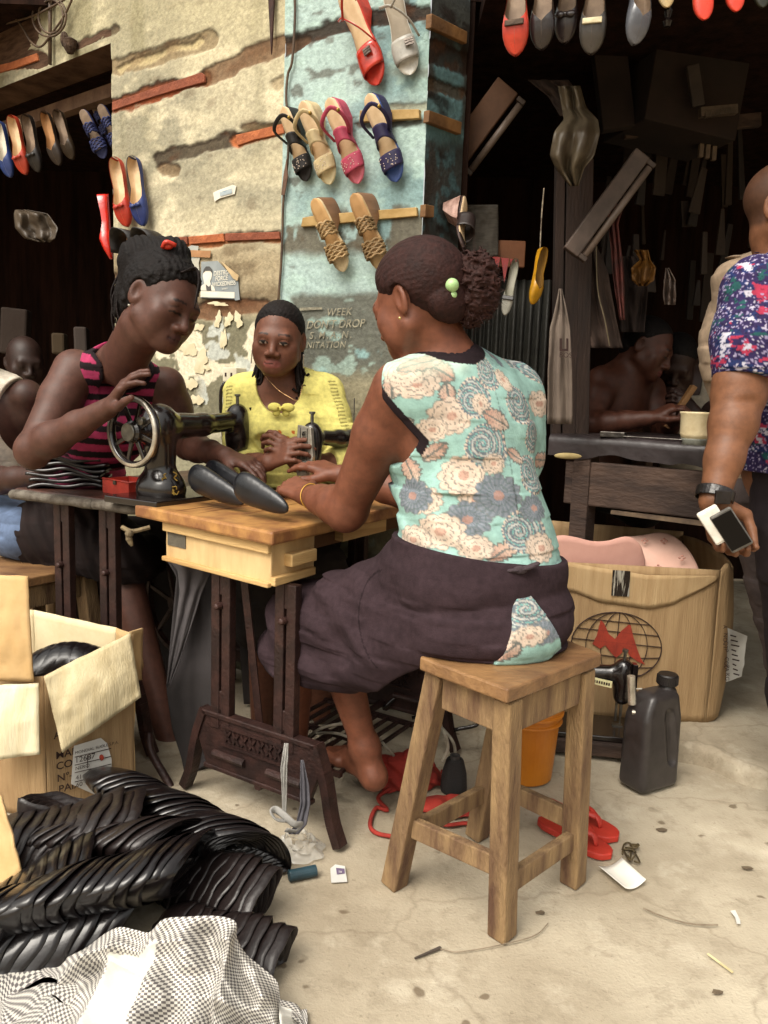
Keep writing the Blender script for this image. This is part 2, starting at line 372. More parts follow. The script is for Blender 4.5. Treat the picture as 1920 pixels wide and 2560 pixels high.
b=MB(); b.prism([c0+nb*.17-[0,0,.10],c1+nb*.17-[0,0,.10],c1+nb*.22-[0,0,.10],c0+nb*.22-[0,0,.10]],(0,0,.055)); b.build('shoe_rail',mat('rail_wood','7a5f49','5b4232',scale=10,rough=.85),wallroot)
# reveal (thickness) of the cream wall at the left opening, and wall back
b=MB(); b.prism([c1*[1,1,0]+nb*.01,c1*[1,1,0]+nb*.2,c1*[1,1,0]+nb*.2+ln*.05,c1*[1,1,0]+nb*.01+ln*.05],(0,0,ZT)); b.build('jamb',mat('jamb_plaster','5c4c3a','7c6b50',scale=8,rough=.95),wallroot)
# ground
m_floor=bpy.data.materials.new('trodden_concrete'); m_floor.use_nodes=True
def floor_mat(m):
    n=m.node_tree.nodes; l=m.node_tree.links; b=n['Principled BSDF']; tc=n.new('ShaderNodeTexCoord')
    def nz(sc,det=6,ro=.6):
        x=n.new('ShaderNodeTexNoise'); x.inputs['Scale'].default_value=sc; x.inputs['Detail'].default_value=det; x.inputs['Roughness'].default_value=ro; l.new(tc.outputs['Object'],x.inputs['Vector']); return x.outputs['Fac']
    def ramp(src,p0,c0,p1,c1):
        x=n.new('ShaderNodeValToRGB'); x.color_ramp.elements[0].position=p0; x.color_ramp.elements[1].position=p1; x.color_ramp.elements[0].color=(*c0,1); x.color_ramp.elements[1].color=(*c1,1); l.new(src,x.inputs[0]); return x.outputs[0]
    def mix(a,bc,fac):
        x=n.new('ShaderNodeMix'); x.data_type='RGBA'; 
        for s_,i in ((a,6),(bc,7),(fac,0)):
            if hasattr(s_,'default_value') or not isinstance(s_,(tuple,float,np.ndarray)): l.new(s_,x.inputs[i])
            else: x.inputs[i].default_value=(*s_,1) if i else s_
        return x.outputs[2]
    W0=(0,0,0);W1=(1,1,1)
    base=ramp(nz(2.2),.35,tuple(lin('948874')),.68,tuple(lin('b8ad98')))
    base=mix(base,tuple(lin('7f7360')),ramp(nz(14,5,.7),.52,W0,.72,(.6,.6,.6)))
    base=mix(base,tuple(lin('c7bda9')),ramp(nz(5,6,.65),.55,W0,.75,(.8,.8,.8)))
    v=n.new('ShaderNodeTexVoronoi'); v.inputs['Scale'].default_value=13; v.inputs['Randomness'].default_value=1
    dn=n.new('ShaderNodeMix'); dn.data_type='RGBA'; dn.inputs[0].default_value=.06; l.new(tc.outputs['Object'],dn.inputs[6])
    nzc=n.new('ShaderNodeTexNoise'); nzc.inputs['Scale'].default_value=18; l.new(tc.outputs['Object'],nzc.inputs['Vector']); l.new(nzc.outputs['Color'],dn.inputs[7]); l.new(dn.outputs[2],v.inputs['Vector'])
    sp=n.new('ShaderNodeMapRange'); l.new(v.outputs['Distance'],sp.inputs['Value']); sp.inputs['From Min'].default_value=.1; sp.inputs['From Max'].default_value=.16; sp.inputs['To Min'].default_value=1; sp.inputs['To Max'].default_value=0
    sel=ramp(v.outputs['Color'],.55,W0,.60,W1); mul=n.new('ShaderNodeMath'); mul.operation='MULTIPLY'; l.new(sp.outputs[0],mul.inputs[0]); l.new(sel,mul.inputs[1]); m2=n.new('ShaderNodeMath'); m2.operation='MULTIPLY'; m2.inputs[1].default_value=.75; l.new(mul.outputs[0],m2.inputs[0])
    base=mix(base,tuple(lin('5c4c3a')),m2.outputs[0])
    base=mix(base,tuple(lin('7a6a54')),ramp(nz(1.1,8,.7),.56,W0,.70,(.55,.55,.55)))
    base=mix(base,tuple(lin('6d5f4c')),ramp(nz(70,3,.8),.62,W0,.72,(.5,.5,.5)))
    v2=n.new('ShaderNodeTexVoronoi'); v2.feature='DISTANCE_TO_EDGE'; v2.inputs['Scale'].default_value=1.6; l.new(dn.outputs[2],v2.inputs['Vector']); base=mix(base,tuple(lin('6b5c49')),ramp(v2.outputs['Distance'],.0,(.32,.32,.32),.010,W0))
    l.new(base,b.inputs['Base Color']); b.inputs['Roughness'].default_value=.9; b.inputs['Specular IOR Level'].default_value=.25
    bp=n.new('ShaderNodeBump'); bp.inputs['Strength'].default_value=.35; bp.inputs['Distance'].default_value=.006; ad=n.new('ShaderNodeMath'); ad.operation='ADD'; l.new(nz(30),ad.inputs[0]); l.new(nz(140,3),ad.inputs[1]); l.new(ad.outputs[0],bp.inputs['Height']); l.new(bp.outputs[0],b.inputs['Normal'])
floor_mat(m_floor)
gx=np.linspace(-2.2,2.6,160); gy=np.linspace(.5,4.5,140); X,Y=np.meshgrid(gx,gy); Z=(fbm(X*2.5,Y*2.5,0,4,71)-.5)*.012-.004
V,Fm=gridmesh(np.stack([X,Y,Z],-1),160,140); o=obj('ground',V,Fm,m_floor,smooth=True); tag(o,kind='structure')
b=MB(); b.prism([(-40,-40,-.03),(40,-40,-.03),(40,40,-.03),(-40,40,-.03)],(0,0,-.1)); o=b.build('earth_ground',mat('earth','a08e70','857358',scale=1.5,rough=.95)); tag(o,kind='structure')
# raised slab at the right shop front
s0=G(1455,1848,0); s1=G(1600,1890,0); s2=G(1760,1915,0); s3=G(1925,1975,0)
edge=curve([s0+[-.3,.12,0],s0,s1,s2,s3,s3+[.5,-.02,0],s3+[1.2,.1,0]],60)
def slabf(u,v):
    i=u*59; e=edge[int(min(i,58))]*(1-(i-int(min(i,58))))+edge[int(min(i,58))+1]*(i-int(min(i,58)))
    if v<.08: t=v/.08; return e+np.array([0,.015*t+.02*float(fbm(u*22,v*3,0,3,5)-.5),.055*t-.008])
    t=(v-.08)/.92; return e*(1-t)+np.array([e[0]*1.1,4.6,0])*t+np.array([0,.012,.05+.008*float(fbm(u*20,t*10,0,3,8)-.5)])
b=MB().grid(slabf,90,60); o=b.build('raised_slab',m_floor,smooth=True); tag(o,kind='structure')
# dark shop rooms (solid shells with thickness)
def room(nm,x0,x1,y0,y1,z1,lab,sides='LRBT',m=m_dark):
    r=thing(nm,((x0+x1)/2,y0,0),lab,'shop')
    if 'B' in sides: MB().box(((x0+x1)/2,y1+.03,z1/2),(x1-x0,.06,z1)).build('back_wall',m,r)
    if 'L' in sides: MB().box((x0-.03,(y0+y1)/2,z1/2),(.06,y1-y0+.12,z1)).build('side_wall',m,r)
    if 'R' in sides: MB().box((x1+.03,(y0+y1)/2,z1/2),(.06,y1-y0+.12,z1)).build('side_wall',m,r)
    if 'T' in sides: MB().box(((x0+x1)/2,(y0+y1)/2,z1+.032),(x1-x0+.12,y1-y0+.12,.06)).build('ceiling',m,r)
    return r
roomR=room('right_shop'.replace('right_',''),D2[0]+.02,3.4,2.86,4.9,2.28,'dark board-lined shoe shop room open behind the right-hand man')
MB().box((1.9,2.4,2.25),(3.3,.9,.05)).build('added_shade_canopy',m_dark,roomR)  # unseen canopy added to keep sky light out of the room
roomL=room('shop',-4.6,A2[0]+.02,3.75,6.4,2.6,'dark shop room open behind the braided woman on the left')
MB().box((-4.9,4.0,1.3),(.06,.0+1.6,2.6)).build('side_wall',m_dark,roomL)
# ================= furniture =================
m_stool=mat('worn_stool_wood','9c8059','553a28',scale=6,stretch=(4,4,.8),rough=.75,bump=.6,bscale=60,mixpos=(.30,.70))
m_stooltop=mat('polished_stool_top','8f6c47','573b27',scale=5,stretch=(1.5,3,3),rough=.45,bump=.3,mixpos=(.35,.7))
m_raw=mat('pale_raw_wood','cfae78','b08a55',scale=3,stretch=(1.2,1.2,14),rough=.6,bump=.25)
m_table=mat('honey_table_wood','b0824c','7d5233',scale=4,stretch=(3,3,3),rough=.42,bump=.1,mixpos=(.4,.62))
m_iron=mat('worn_brown_iron','3f2823','241512',scale=20,rough=.5,bump=.25,metal=.25,mixpos=(.3,.62))
m_blk=mat('black_enamel','120d0c','1c1513',scale=30,rough=.22,coat=.5,bump=.03)
m_chr=mat('chrome','d6d1c4','a39c8e',scale=30,rough=.3,metal=.75,bump=.1,bscale=300)
m_grey=mat('grey_steel','8b8981','5d5a54',scale=20,rough=.35,metal=.9,bump=.05)
def stool(name,label,feet,tops,h,group,m1=m_stool,m2=m_stooltop,leg=.045,topth=.028,skew=.0):
    """feet: 4 ground points in order, tops: 4 points (same order) under the seat"""
    feet=[np.asarray(f,float) for f in feet]; tops=[np.asarray(t,float) for t in tops]; c=sum(feet)/4
    r=thing(name,c,label,'stool',group)
    tc=sum(tops)/4; 
    ex=unit(tops[1]-tops[0]); ey=np.cross((0,0,1),ex)
    for f,t in zip(feet,tops):
        MB().beam(f+[0,0,.0],t+[0,0,.0],leg*1.05,leg*1.05,upv=ey,wd2=leg,th2=leg).build('leg',m1,r,mods=[('bevel',.004)])
    for i in range(4):
        a,b_=tops[i],tops[(i+1)%4]; MB().beam(a-[0,0,.035]+unit(b_-a)*leg*.48,b_-[0,0,.035]-unit(b_-a)*leg*.48,.022,.066,upv=(0,0,1)).build('apron',m1,r,mods=[('bevel',.003)])
    k=[.22,.30,.24,.30]
    for i in range(4):
        t=k[i]; a=feet[i]+(tops[i]-feet[i])*t; j=(i+1)%4; b_=feet[j]+(tops[j]-feet[j])*t; MB().beam(a+unit(b_-a)*leg*.45,b_-unit(b_-a)*leg*.45,.02,.042).build('stretcher',m1,r,mods=[('bevel',.003)])
    cs=[tc+(t-tc)*1.27 for t in tops]
    b=MB(); n=7; up_=np.array([0,0,topth]); 
    # plank seat, gently worn edges
    def f(u,v): 
        p=cs[0]*(1-u)*(1-v)+cs[1]*u*(1-v)+cs[2]*u*v+cs[3]*(1-u)*v; return p+[0,0,topth/2+.004+.003*float(fbm(u*3,v*5,0,3,4))]
    b.grid(f,14,14); b.build('seat',m2,r,mods=[('solid',topth,-1 if False else 0),('bevel',.004)])
    return r
zs=.505
st=stool('wooden_stool','tall square wooden stool with splayed legs under the woman in the floral blouse',
  [G(1255,2338),G(1432,2205),G(1192,2090),G(985,2210)],[G(1270,1745,zs),G(1455,1672,zs),G(1290,1600,zs),G(1098,1680,zs)],zs,'wooden stools',leg=.041)
# nails
for q in ((1222,1748),(1310,1750)):
    p=P(q[0],q[1],1.466); MB().ball(p,.0032,n=8).build('nail',m_blk,st)
# second stool, under the braided woman
sc=np.array([-1.13,2.52,0]); e1=np.array([.857,-.515,0]); e2=np.array([.515,.857,0])
def sq(h,r_): return [sc+[0,0,h]+e1*a*r_+e2*b_*r_ for a,b_ in ((-1,-1),(1,-1),(1,1),(-1,1))]
stool('wooden_stool','squat wooden stool in shadow under the braided woman at the left table',sq(0,.165),sq(.44,.13),.44,'wooden stools',leg=.05)
# ---- treadle sewing tables ----
def iron_frame(root,p0,p1,zt,lean,mt):
    """end frame between ground points p0 (near) and p1 (far): four slotted uprights, cast panel, splayed feet"""
    p0=np.asarray(p0,float); p1=np.asarray(p1,float); d=unit(p1-p0); w_=np.linalg.norm(p1-p0); n=np.cross((0,0,1),d)
    q=lambda s_,z: p0+d*s_*w_+np.array([0,0,z])
    # (s-pairs)
    for s_ in (.80,.27) if w_<.4 else (.75,.25):
        b=MB()
        for o_ in (-.0175,.0175): b.beam(q(s_,.20)+d*o_,q(s_,zt)+d*o_,.024,.027,upv=d)
        for z in (.225,.27,zt-.03): b.box(q(s_,z)+n*0,(.012,.018,.06),ax=(d,n,(0,0,1)))
        for z in (.52,): b.lathe([(0,-.014),(.009,-.012),(.010,0),(.008,.012),(0,.014)],q(s_,z)+n*.017,axis=n,n=10)
        b.build('upright',mt,root,mods=[('bevel',.004)])
    b=MB(); pts=[]
    for s_,z in ((.02,.23),(.96,.23),(1.0,.16),(.93,.10),(.80,.09),(.52,.10),(.5,.075),(.46,.075),(.44,.10),(.2,.09),(.06,.10),(0,.16)): pts.append(q(s_,z)-n*.009)
    b.prism(pts,n*.018)
    b.beam(q(.02,.235),q(.96,.235),.03,.014); b.beam(q(.05,.093),q(.95,.093),.022,.012)
    b.build('cast_panel',mt,root,mods=[('bevel',.003)])
    b=MB()
    for a in (.12,.58):
        b.tube([q(a,.135)+n*.012,q(a+.27,.135)+n*.012],.010,8); 
    for i in range(7): x=.28+i*.07; b.beam(q(x,.175)+n*.012,q(x+.05,.205)+n*.012,.006,.006); b.beam(q(x,.205)+n*.012,q(x+.05,.175)+n*.012,.006,.006)
    b.beam(q(.24,.165)+n*.012,q(.78,.165)+n*.012,.006,.006); b.beam(q(.24,.213)+n*.012,q(.78,.213)+n*.012,.006,.006)
    b.build('panel_ornament',mt,root)
    for s_,sg in ((-.02,-1),(1.0,1)):
        c=curve([q(s_,.24)-d*sg*.02,q(s_,.16)+d*sg*.01,q(s_,.07)+d*sg*.03,q(s_,.01)+d*sg*.055],12); b=MB(); 
        for i in range(11): b.beam(c[i],c[i+1],.030,.022,upv=d)
        b.build('foot',mt,root,smooth=False)
def machine_head(root,base,ax,side,scale=1.,plate='chrome',wheel=True):
    """base: point on the table under the needle; ax: unit vector needle -> hand wheel; side: unit vector towards the operator"""
    A=np.asarray(ax,float); B_=np.asarray(side,float); Z=np.array([0,0,1.]); X=lambda a,b,z: np.asarray(base,float)+scale*(A*a+B_*b+Z*z)
    hb=MB(); bd=MB(); bd.box(X(.15,0,.008),(.42*scale,.17*scale,.016*scale),ax=(A,B_,Z)); bed=bd.build('bed_plate',m_blk,root,mods=[('bevel',.003)])
    # head casting: SDF arm, pillar and nose in one smooth surface
    s=S(); k=.018*scale
    s.ell(X(0,0,.155),np.array([.026,.032,.060])*scale,ax=(A,B_,Z),k=.001)
    s.cap(X(.0,0,.115),X(.0,0,.205),.024*scale,.026*scale,k)
    s.cap(X(.02,0,.185),X(.13,0,.178),.024*scale,.025*scale,k); s.cap(X(.13,0,.178),X(.27,0,.175),.026*scale,.038*scale,k)
    s.cap(X(.27,0,.19),X(.265,0,.06),.040*scale,.034*scale,k); s.cap(X(.265,-.015,.03),X(.265,.015,.03),.048*scale,.048*scale,k)
    s.cap(X(.29,0,.165),X(.325,0,.165),.03*scale,.024*scale,k)
    c=X(.15,0,.12); V,Fm=surf(s,c-.26*scale,c+.26*scale,.0045); hd=obj('machine_head',V,Fm,m_blk,root,smooth=True,loc=X(.15,0,.12))
    b=MB(); b.prism([X(-.024,-.024,.070),X(-.024,.024,.070),X(-.024,.036,.13),X(-.024,.026,.215),X(-.024,-.024,.222),X(-.024,-.028,.15)],-A*.014*scale)
    mp_=m_chr if plate=='chrome' else m_blk; b.build('face_plate',mp_,hd,mods=[('bevel',.0015)])
    if plate=='chrome':
        b=MB(); 
        for i in range(22): b.box(X(-.040,.004,.085+i*.0056),(.003*scale,.012*scale,.0028*scale),ax=(A,B_,Z))
        b.tube([X(-.039,.014,.080),X(-.039,.015,.213)],.0016,6); b.tube([X(-.039,-.014,.08),X(-.039,-.012,.214)],.0016,6)
        b.build('engraved_rib',m_grey,hd)
        b=MB()
        for z in (.195,.108): MB().lathe([(.0001,0),(.006,0),(.006,.002)],X(-.038,.0,z),axis=-A,n=10).build('plate_screw',m_blk,hd)
    b=MB(); b.tube([X(0,0,.125),X(0,0,.05)],[.0055,.0045],8); b.tube([X(0,.0,.052),X(0,0,.02)],.0018,6); b.tube([X(.012,.012,.13),X(.012,.012,.03)],.004,8); b.box(X(.006,.01,.018),(.03,.02,.004),ax=(A,B_,Z)); b.build('needle_bar',m_grey,hd)
    b=MB(); b.lathe([(.0001,0),(.005,0),(.005,.03),(.009,.032),(.009,.038),(.0001,.038)],X(0,0,.222),n=12); b.build('presser_screw',m_grey,hd)
    b=MB(); b.lathe([(.0001,0),(.012,0),(.013,.006),(.006,.008),(.006,.02),(.014,.021),(.014,.024),(.007,.026),(.013,.028),(.013,.031),(.005,.033),(.004,.05),(.007,.051),(.007,.058),(.0001,.058)],X(-.034,.0,.105),axis=unit(-A*.55+B_*.8) if plate=='chrome' else -A,n=16); b.build('tension_knob',m_grey,hd)
    if wheel:
        ctr=X(.345,0,.165); R_=.073*scale; b=MB(); prof=[]
        for i in range(17): t=2*math.pi*i/16; prof.append((R_+.009*math.cos(t),.011*math.sin(t)))
        b.lathe(prof,ctr,axis=A,n=48,closed=True); wh=b.build('hand_wheel',m_blk,hd,smooth=True)
        b=MB(); pr=[(R_-.003,.0125),(R_+.004,.0125),(R_+.0085,.008),(R_+.0075,.007),(R_-.002,.0105)]; pr.append(pr[0]); b.lathe(pr,ctr,axis=A,n=48,closed=True); b.build('bright_rim',m_chr,wh,smooth=True)
        b=MB(); xx=B_; 
        for i in range(8):
            t=2*math.pi*i/8+.3; dr=xx*math.cos(t)+Z*math.sin(t); b.beam(ctr+dr*.018,ctr+dr*R_,.014,.008,upv=A,wd2=.010,th2=.006)
        b.build('spoke',m_blk,wh,mods=[('bevel',.002)])
        b=MB(); b.lathe([(.030,-.01),(.030,.01),(.022,.018),(.0001,.020)],ctr,axis=A,n=24); hub=b.build('hub',m_blk,wh,smooth=False)
        b=MB(); b.lathe([(.024,.012),(.024,.0215),(.022,.0235),(.0001,.0235)],ctr,axis=A,n=28); b.build('hub_cap',m_grey,wh)
        b=MB(); b.lathe([(.011,.0),(.011,.012),(.005,.014),(.0001,.014)],ctr+xx*-.035+Z*.045*0+Z*.03,axis=A,n=14); b.build('spoke_bolt',m_grey,wh)
    return hd
zt=.74
# wooden-topped table (near)
N1=G(681,1330,zt); S1=np.array([math.cos(rad(140)),math.sin(rad(140)),0]); Lg=np.array([math.cos(rad(60)),math.sin(rad(60)),0])
T1=thing('sewing_table',N1+S1*.25+Lg*.4-[0,0,zt],'honey wood treadle sewing table with pale drawer and chrome-faced machine, beside the blouse woman','sewing machine')
b=MB(); cn=[N1,N1+S1*.53,N1+S1*.53+Lg*1.0,N1+Lg*1.0]
b.prism([c-[0,0,.032] for c in cn],(0,0,.032)); top1=b.build('table_top',m_table,T1,mods=[('bevel',.006)])
m_streak=mat('dark_grain','7a4a22','5c3317',scale=30,rough=.45)
b=MB()
for i,(a,l0,l1,wd) in enumerate(((.30,.02,.62,.008),(.325,.05,.55,.005),(.36,.0,.7,.011),(.395,.05,.5,.004),(.42,.1,.8,.006),(.22,.1,.45,.003),(.46,.0,.4,.003))):
    b.add(*gridmesh(np.array([[N1+S1*(a+wd*math.sin(3.1*u)*math.copysign(1,q-.5)*1.0)+Lg*(l0+(l1-l0)*u)+S1*.012*math.sin(u*4+i)+[0,0,.0006] for q in (0,1)] for u in np.linspace(0,1,20)]),2,20))
b.build('grain_streak',m_streak,top1)
# end trim + drawer box under the near end
m_pale=mat('pale_drawer_front','cfb281','a07a4b',scale=2.5,stretch=(4,4,1.2),rough=.6,bump=.15,mixpos=(.4,.8))
dA_=N1+S1*.03+Lg*.03-[0,0,.034]; 
b=MB(); b.prism([dA_+S1*0,dA_+S1*.40,dA_+S1*.40+Lg*.17,dA_+Lg*.17],(0,0,-.098)); dr=b.build('drawer',m_pale,T1,mods=[('bevel',.004)])
b=MB(); b.beam(dA_-Lg*.006+S1*.0-[0,0,.012],dA_-Lg*.006+S1*.40-[0,0,.012],.012,.024); b.beam(dA_-Lg*.004+S1*.0-[0,0,.096],dA_-Lg*.004+S1*.405-[0,0,.096],.014,.012); b.build('drawer_trim',m_raw,dr,mods=[('bevel',.003)])
b=MB(); b.box(dA_-S1*.010+Lg*.10-[0,0,.045],(.03,.10,.03),ax=(S1,Lg,(0,0,1))); b.box(dA_-S1*.004+Lg*.08-[0,0,.088],(.02,.16,.02),ax=(S1,Lg,(0,0,1))); b.build('drawer_runner',m_raw,dr,mods=[('bevel',.003)])
b=MB(); b.box(dA_+S1*.352-Lg*.0015-[0,0,.038],(.075,.002,.044),ax=(S1,Lg,(0,0,1))); b.build('paint_patch',mat('slate_paint','4c463c','5b5548',scale=40,rough=.8),dr)
b=MB(); b.prism([N1+S1*.10+Lg*.22-[0,0,.034],N1+S1*.45+Lg*.22-[0,0,.034],N1+S1*.45+Lg*.95-[0,0,.034],N1+S1*.10+Lg*.95-[0,0,.034]],(0,0,-.06)); b.build('apron',mat('apron_wood','6b4726','4c3019',scale=6,rough=.7),T1)
b=MB(); b.box(N1+S1*.055+Lg*.45-[0,0,.055],(.03,.22,.04),ax=(S1,Lg,(0,0,1))); b.build('rail',m_raw,T1)
f0=G(796,2105); f1=f0+unit(G(500,1985)-f0)*.385
f0=f0+Lg*.0; 
iron_frame(T1,f0,f1,zt-.134,0,m_iron)
iron_frame(T1,f0+Lg*.62,f1+Lg*.62,zt-.034-.06,0,m_iron)
# treadle plate
tp=(f0+f1)/2+Lg*.33+[0,0,.10]; b=MB(); dS=unit(f1-f0)
for i in range(9): b.beam(tp-dS*.15+dS*.0375*i-Lg*.19,tp-dS*.15+dS*.0375*i+Lg*.19,.008,.010)
for i in (-.19,0,.19): b.beam(tp-dS*.16+Lg*i,tp+dS*.16+Lg*i,.014,.012)
b.build('treadle_pedal',m_iron,T1)
b=MB(); b.beam(tp-Lg*.30,tp+Lg*.30,.014,.014); b.beam(f0*.5+f1*.5+Lg*.0+[0,0,.10],tp-Lg*.2,.016,.016); b.build('treadle_axle',m_iron,T1)
# flywheel
def flywheel(root,c,ax,r=.155):
    ax=unit(ax); u_=unit(np.cross((0,0,1),ax)); b=MB(); b.lathe([(r-.008,-.009),(r+.006,-.009),(r+.008,.009),(r-.008,.009),(r-.008,-.009)],c,axis=ax,n=40,closed=True)
    for i in range(6):
        t=i*math.pi/3+.2; dr_=u_*math.cos(t)+np.array([0,0,1])*math.sin(t); b.beam(c,c+dr_*r,.012,.010,upv=ax)
    b.lathe([(.02,-.015),(.02,.015)],c,axis=ax,n=14); b.build('flywheel',m_iron,root)
flywheel(T1,(f0+f1)/2+Lg*.57+[0,0,.36],Lg)
b=MB(); b.beam(f1+Lg*.02+S1*-.14+[0,0,.62],f0*.42+f1*.58+Lg*.06+[0,0,.13],.022,.004,upv=Lg); b.build('pitman_rod',m_iron,T1)
h1b=P(762,1222,2.02); h1b[2]=zt
n1=None
Aarm=unit(np.array([math.cos(rad(56)),math.sin(rad(56)),0])); Sop=np.cross(Aarm,(0,0,1))
h1b=G(776,1246,zt)
machine_head(T1,h1b,Aarm,Sop,.95,'chrome')
b=MB(); p=h1b+Aarm*.20+[0,0,.21]; b.tube([p,p+[0,0,.08]],.0022,6); b.build('spool_pin',m_grey,T1)
# dark-topped table (far left)
N2=G(385,1262,zt-.005)+np.array([-.035,.02,0]); S2=unit(G(55,1222,zt)-G(385,1262,zt)); L2g=np.array([-S2[1],S2[0],0]); L2g=L2g if L2g[1]>0 else -L2g
zt2=zt-.005
T2=thing('sewing_table',N2+S2*.2+L2g*.4-[0,0,zt2],'dark-topped treadle sewing table with black machine, in front of the braided woman','sewing machine')
m_dtop=mat('dark_table_top','4a2c22','2c1913',scale=5,stretch=(2,2,2),rough=.4,bump=.15)
cn=[N2,N2+S2*.50,N2+S2*.50+L2g*.95,N2+L2g*.95]; b=MB(); b.prism([c-[0,0,.028] for c in cn],(0,0,.028)); b.build('table_top',m_dtop,T2,mods=[('bevel',.006)])
b=MB(); b.tube([N2-L2g*.004+S2*t-[0,0,.018] for t in np.linspace(.0,.17,6)],[.014,.018,.019,.018,.018,.017],12,flat=.85); b.build('edge_roll',mat('worn_grey_wood','6e675c','453c33',scale=25,rough=.8,bump=.4),T2,smooth=True)
b=MB(); b.tube([N2-L2g*.004+S2*t-[0,0,.018+.001*math.sin(t*40)] for t in np.linspace(.175,.5,9)],[.017,.018,.016,.018,.017,.016,.018,.018,.017],12,flat=.85); b.build('edge_roll',mat('worn_grey_wood'),T2,smooth=True)
g0=G(376,1960)+np.array([-.02,0.02,0]); g0=np.array([*(N2+S2*.07)[:2],0])+L2g*.04; g1=g0+S2*.34
iron_frame(T2,g0,g1,zt2-.03,0,m_iron); iron_frame(T2,g0+L2g*.6,g1+L2g*.6,zt2-.03,0,m_iron)
flywheel(T2,(g0+g1)/2+L2g*.3-S2*.05+[0,0,.36],unit(L2g+S2*-.3))
b=MB(); c_=curve([P(372,1830,2.1),P(378,1880,2.08),P(425,1965,2.05),P(434,2010,2.03)],14); b.tube(c_,.011,8); b.build('foot_scroll',m_iron,T2,smooth=True)
b=MB(); p=P(322,1320,2.06); b.tube(curve([P(305,1318,2.07),P(330,1328,2.06),P(375,1318,2.07)],10),.006,6); b.tube(curve([P(325,1325,2.05),P(322,1345,2.05),P(330,1365,2.05)],8),[.006,.01,.011,.008,.009,.007,.006,.003],8); b.build('rag_tie',mat('dirty_rag','7d6d50','4e4332',scale=30,rough=.95),T2)
wc=P(335,1080,2.13); A2a=unit(np.array([math.cos(rad(59)),math.sin(rad(59)),0])); h2b=wc-A2a*-.0; 
# wheel centre is at base - ax*.345 (ax from needle to wheel)
ax2=-A2a; h2b=wc-ax2*.345; h2b[2]=zt2; 
sc2=(wc[2]-zt2)/.165
machine_head(T2,wc-ax2*.345*sc2-[0,0,wc[2]-zt2],ax2,np.cross(ax2,(0,0,1)),sc2,'black')
# gold decal scroll on the pillar of the black machine
m_gold=mat('gold_decal','a98b3f','7c642b',scale=40,rough=.4,metal=.6)
b=MB(); rg=random.Random(5); pc=P(430,1222,2.16)
for i in range(9):
    a=rg.random()*6; q=P(428+rg.uniform(-16,16),1212+rg.uniform(-28,24),2.155); b.tube(curve([q,q+[.008*math.cos(a),0,.008*math.sin(a)],q+[.013*math.cos(a+1),0,.013*math.sin(a+1)]],6),.0018,5)
b.build('gold_scroll',m_gold,T2)
# ---- dark work bench at the right ----
zb=.80
Wb=[G(1372,1108,zb)*1.0]*0
def PB(px,py,d): return P(px,py,d)
W0=P(1395,1125,2.75); W1=P(1780,1130,2.45); zb=(W0[2]+W1[2])/2; W0[2]=W1[2]=zb
wd=unit(W1-W0); wn=np.array([-wd[1],wd[0],0]); W1=W0+wd*1.0
BN=thing('work_bench',(W0+W1)/2-[0,0,zb],'dark stained work bench with a torn black plastic cover in the right-hand shop','bench')
m_bench=mat('grimy_bench_wood','4a372c','2a1d17',scale=6,stretch=(1,1,3),rough=.8,bump=.4)
m_plast=mat('black_plastic_sheet','221c1c','3a3334',scale=8,rough=.35,bump=.4,bscale=14)
b=MB(); b.prism([W0,W1,W1+wn*.6,W0+wn*.6],(0,0,.03)); b.build('bench_top',m_bench,BN,mods=[('bevel',.004)])
def cov(u,v):
    p=W0-wd*.03+wd*1.06*u
    if v<.25: return p-wn*.012+[0,0,.028-.05*(1-v/.25)*(.7+.9*float(fbm(u*9,1,0,3,3)))]
    return p+wn*(-.012+.62*(v-.25)/.75)+[0,0,.036+.006*float(fbm(u*8,v*8,0,3,9))]
MB().grid(cov,60,24).build('plastic_cover',m_plast,BN,smooth=True)
b=MB(); b.prism([W0+wd*.03-wn*.0-[0,0,.045],W1-[0,0,.045],W1-[0,0,.19],W0+wd*.03-[0,0,.19]],wn*.03); b.build('front_board',m_bench,BN,mods=[('bevel',.005)])
for a,n_ in ((.09,.03),(.95,.03),(.09,.55),(.95,.55)): MB().beam(W0+wd*a+wn*n_-[0,0,zb-.05],W0+wd*a+wn*n_-[0,0,.02],.075,.06,upv=wd).build('leg',m_bench,BN,mods=[('bevel',.004)])
b=MB(); b.prism([W0+wd*.2-wn*.004-[0,0,.195],W1-wn*.004-[0,0,.195],W1-wn*.004-[0,0,.215],W0+wd*.2-wn*.004-[0,0,.207]],wn*.02); b.build('split_batten',mat('split_wood','6d5a45','4a3b2e',scale=20),BN)
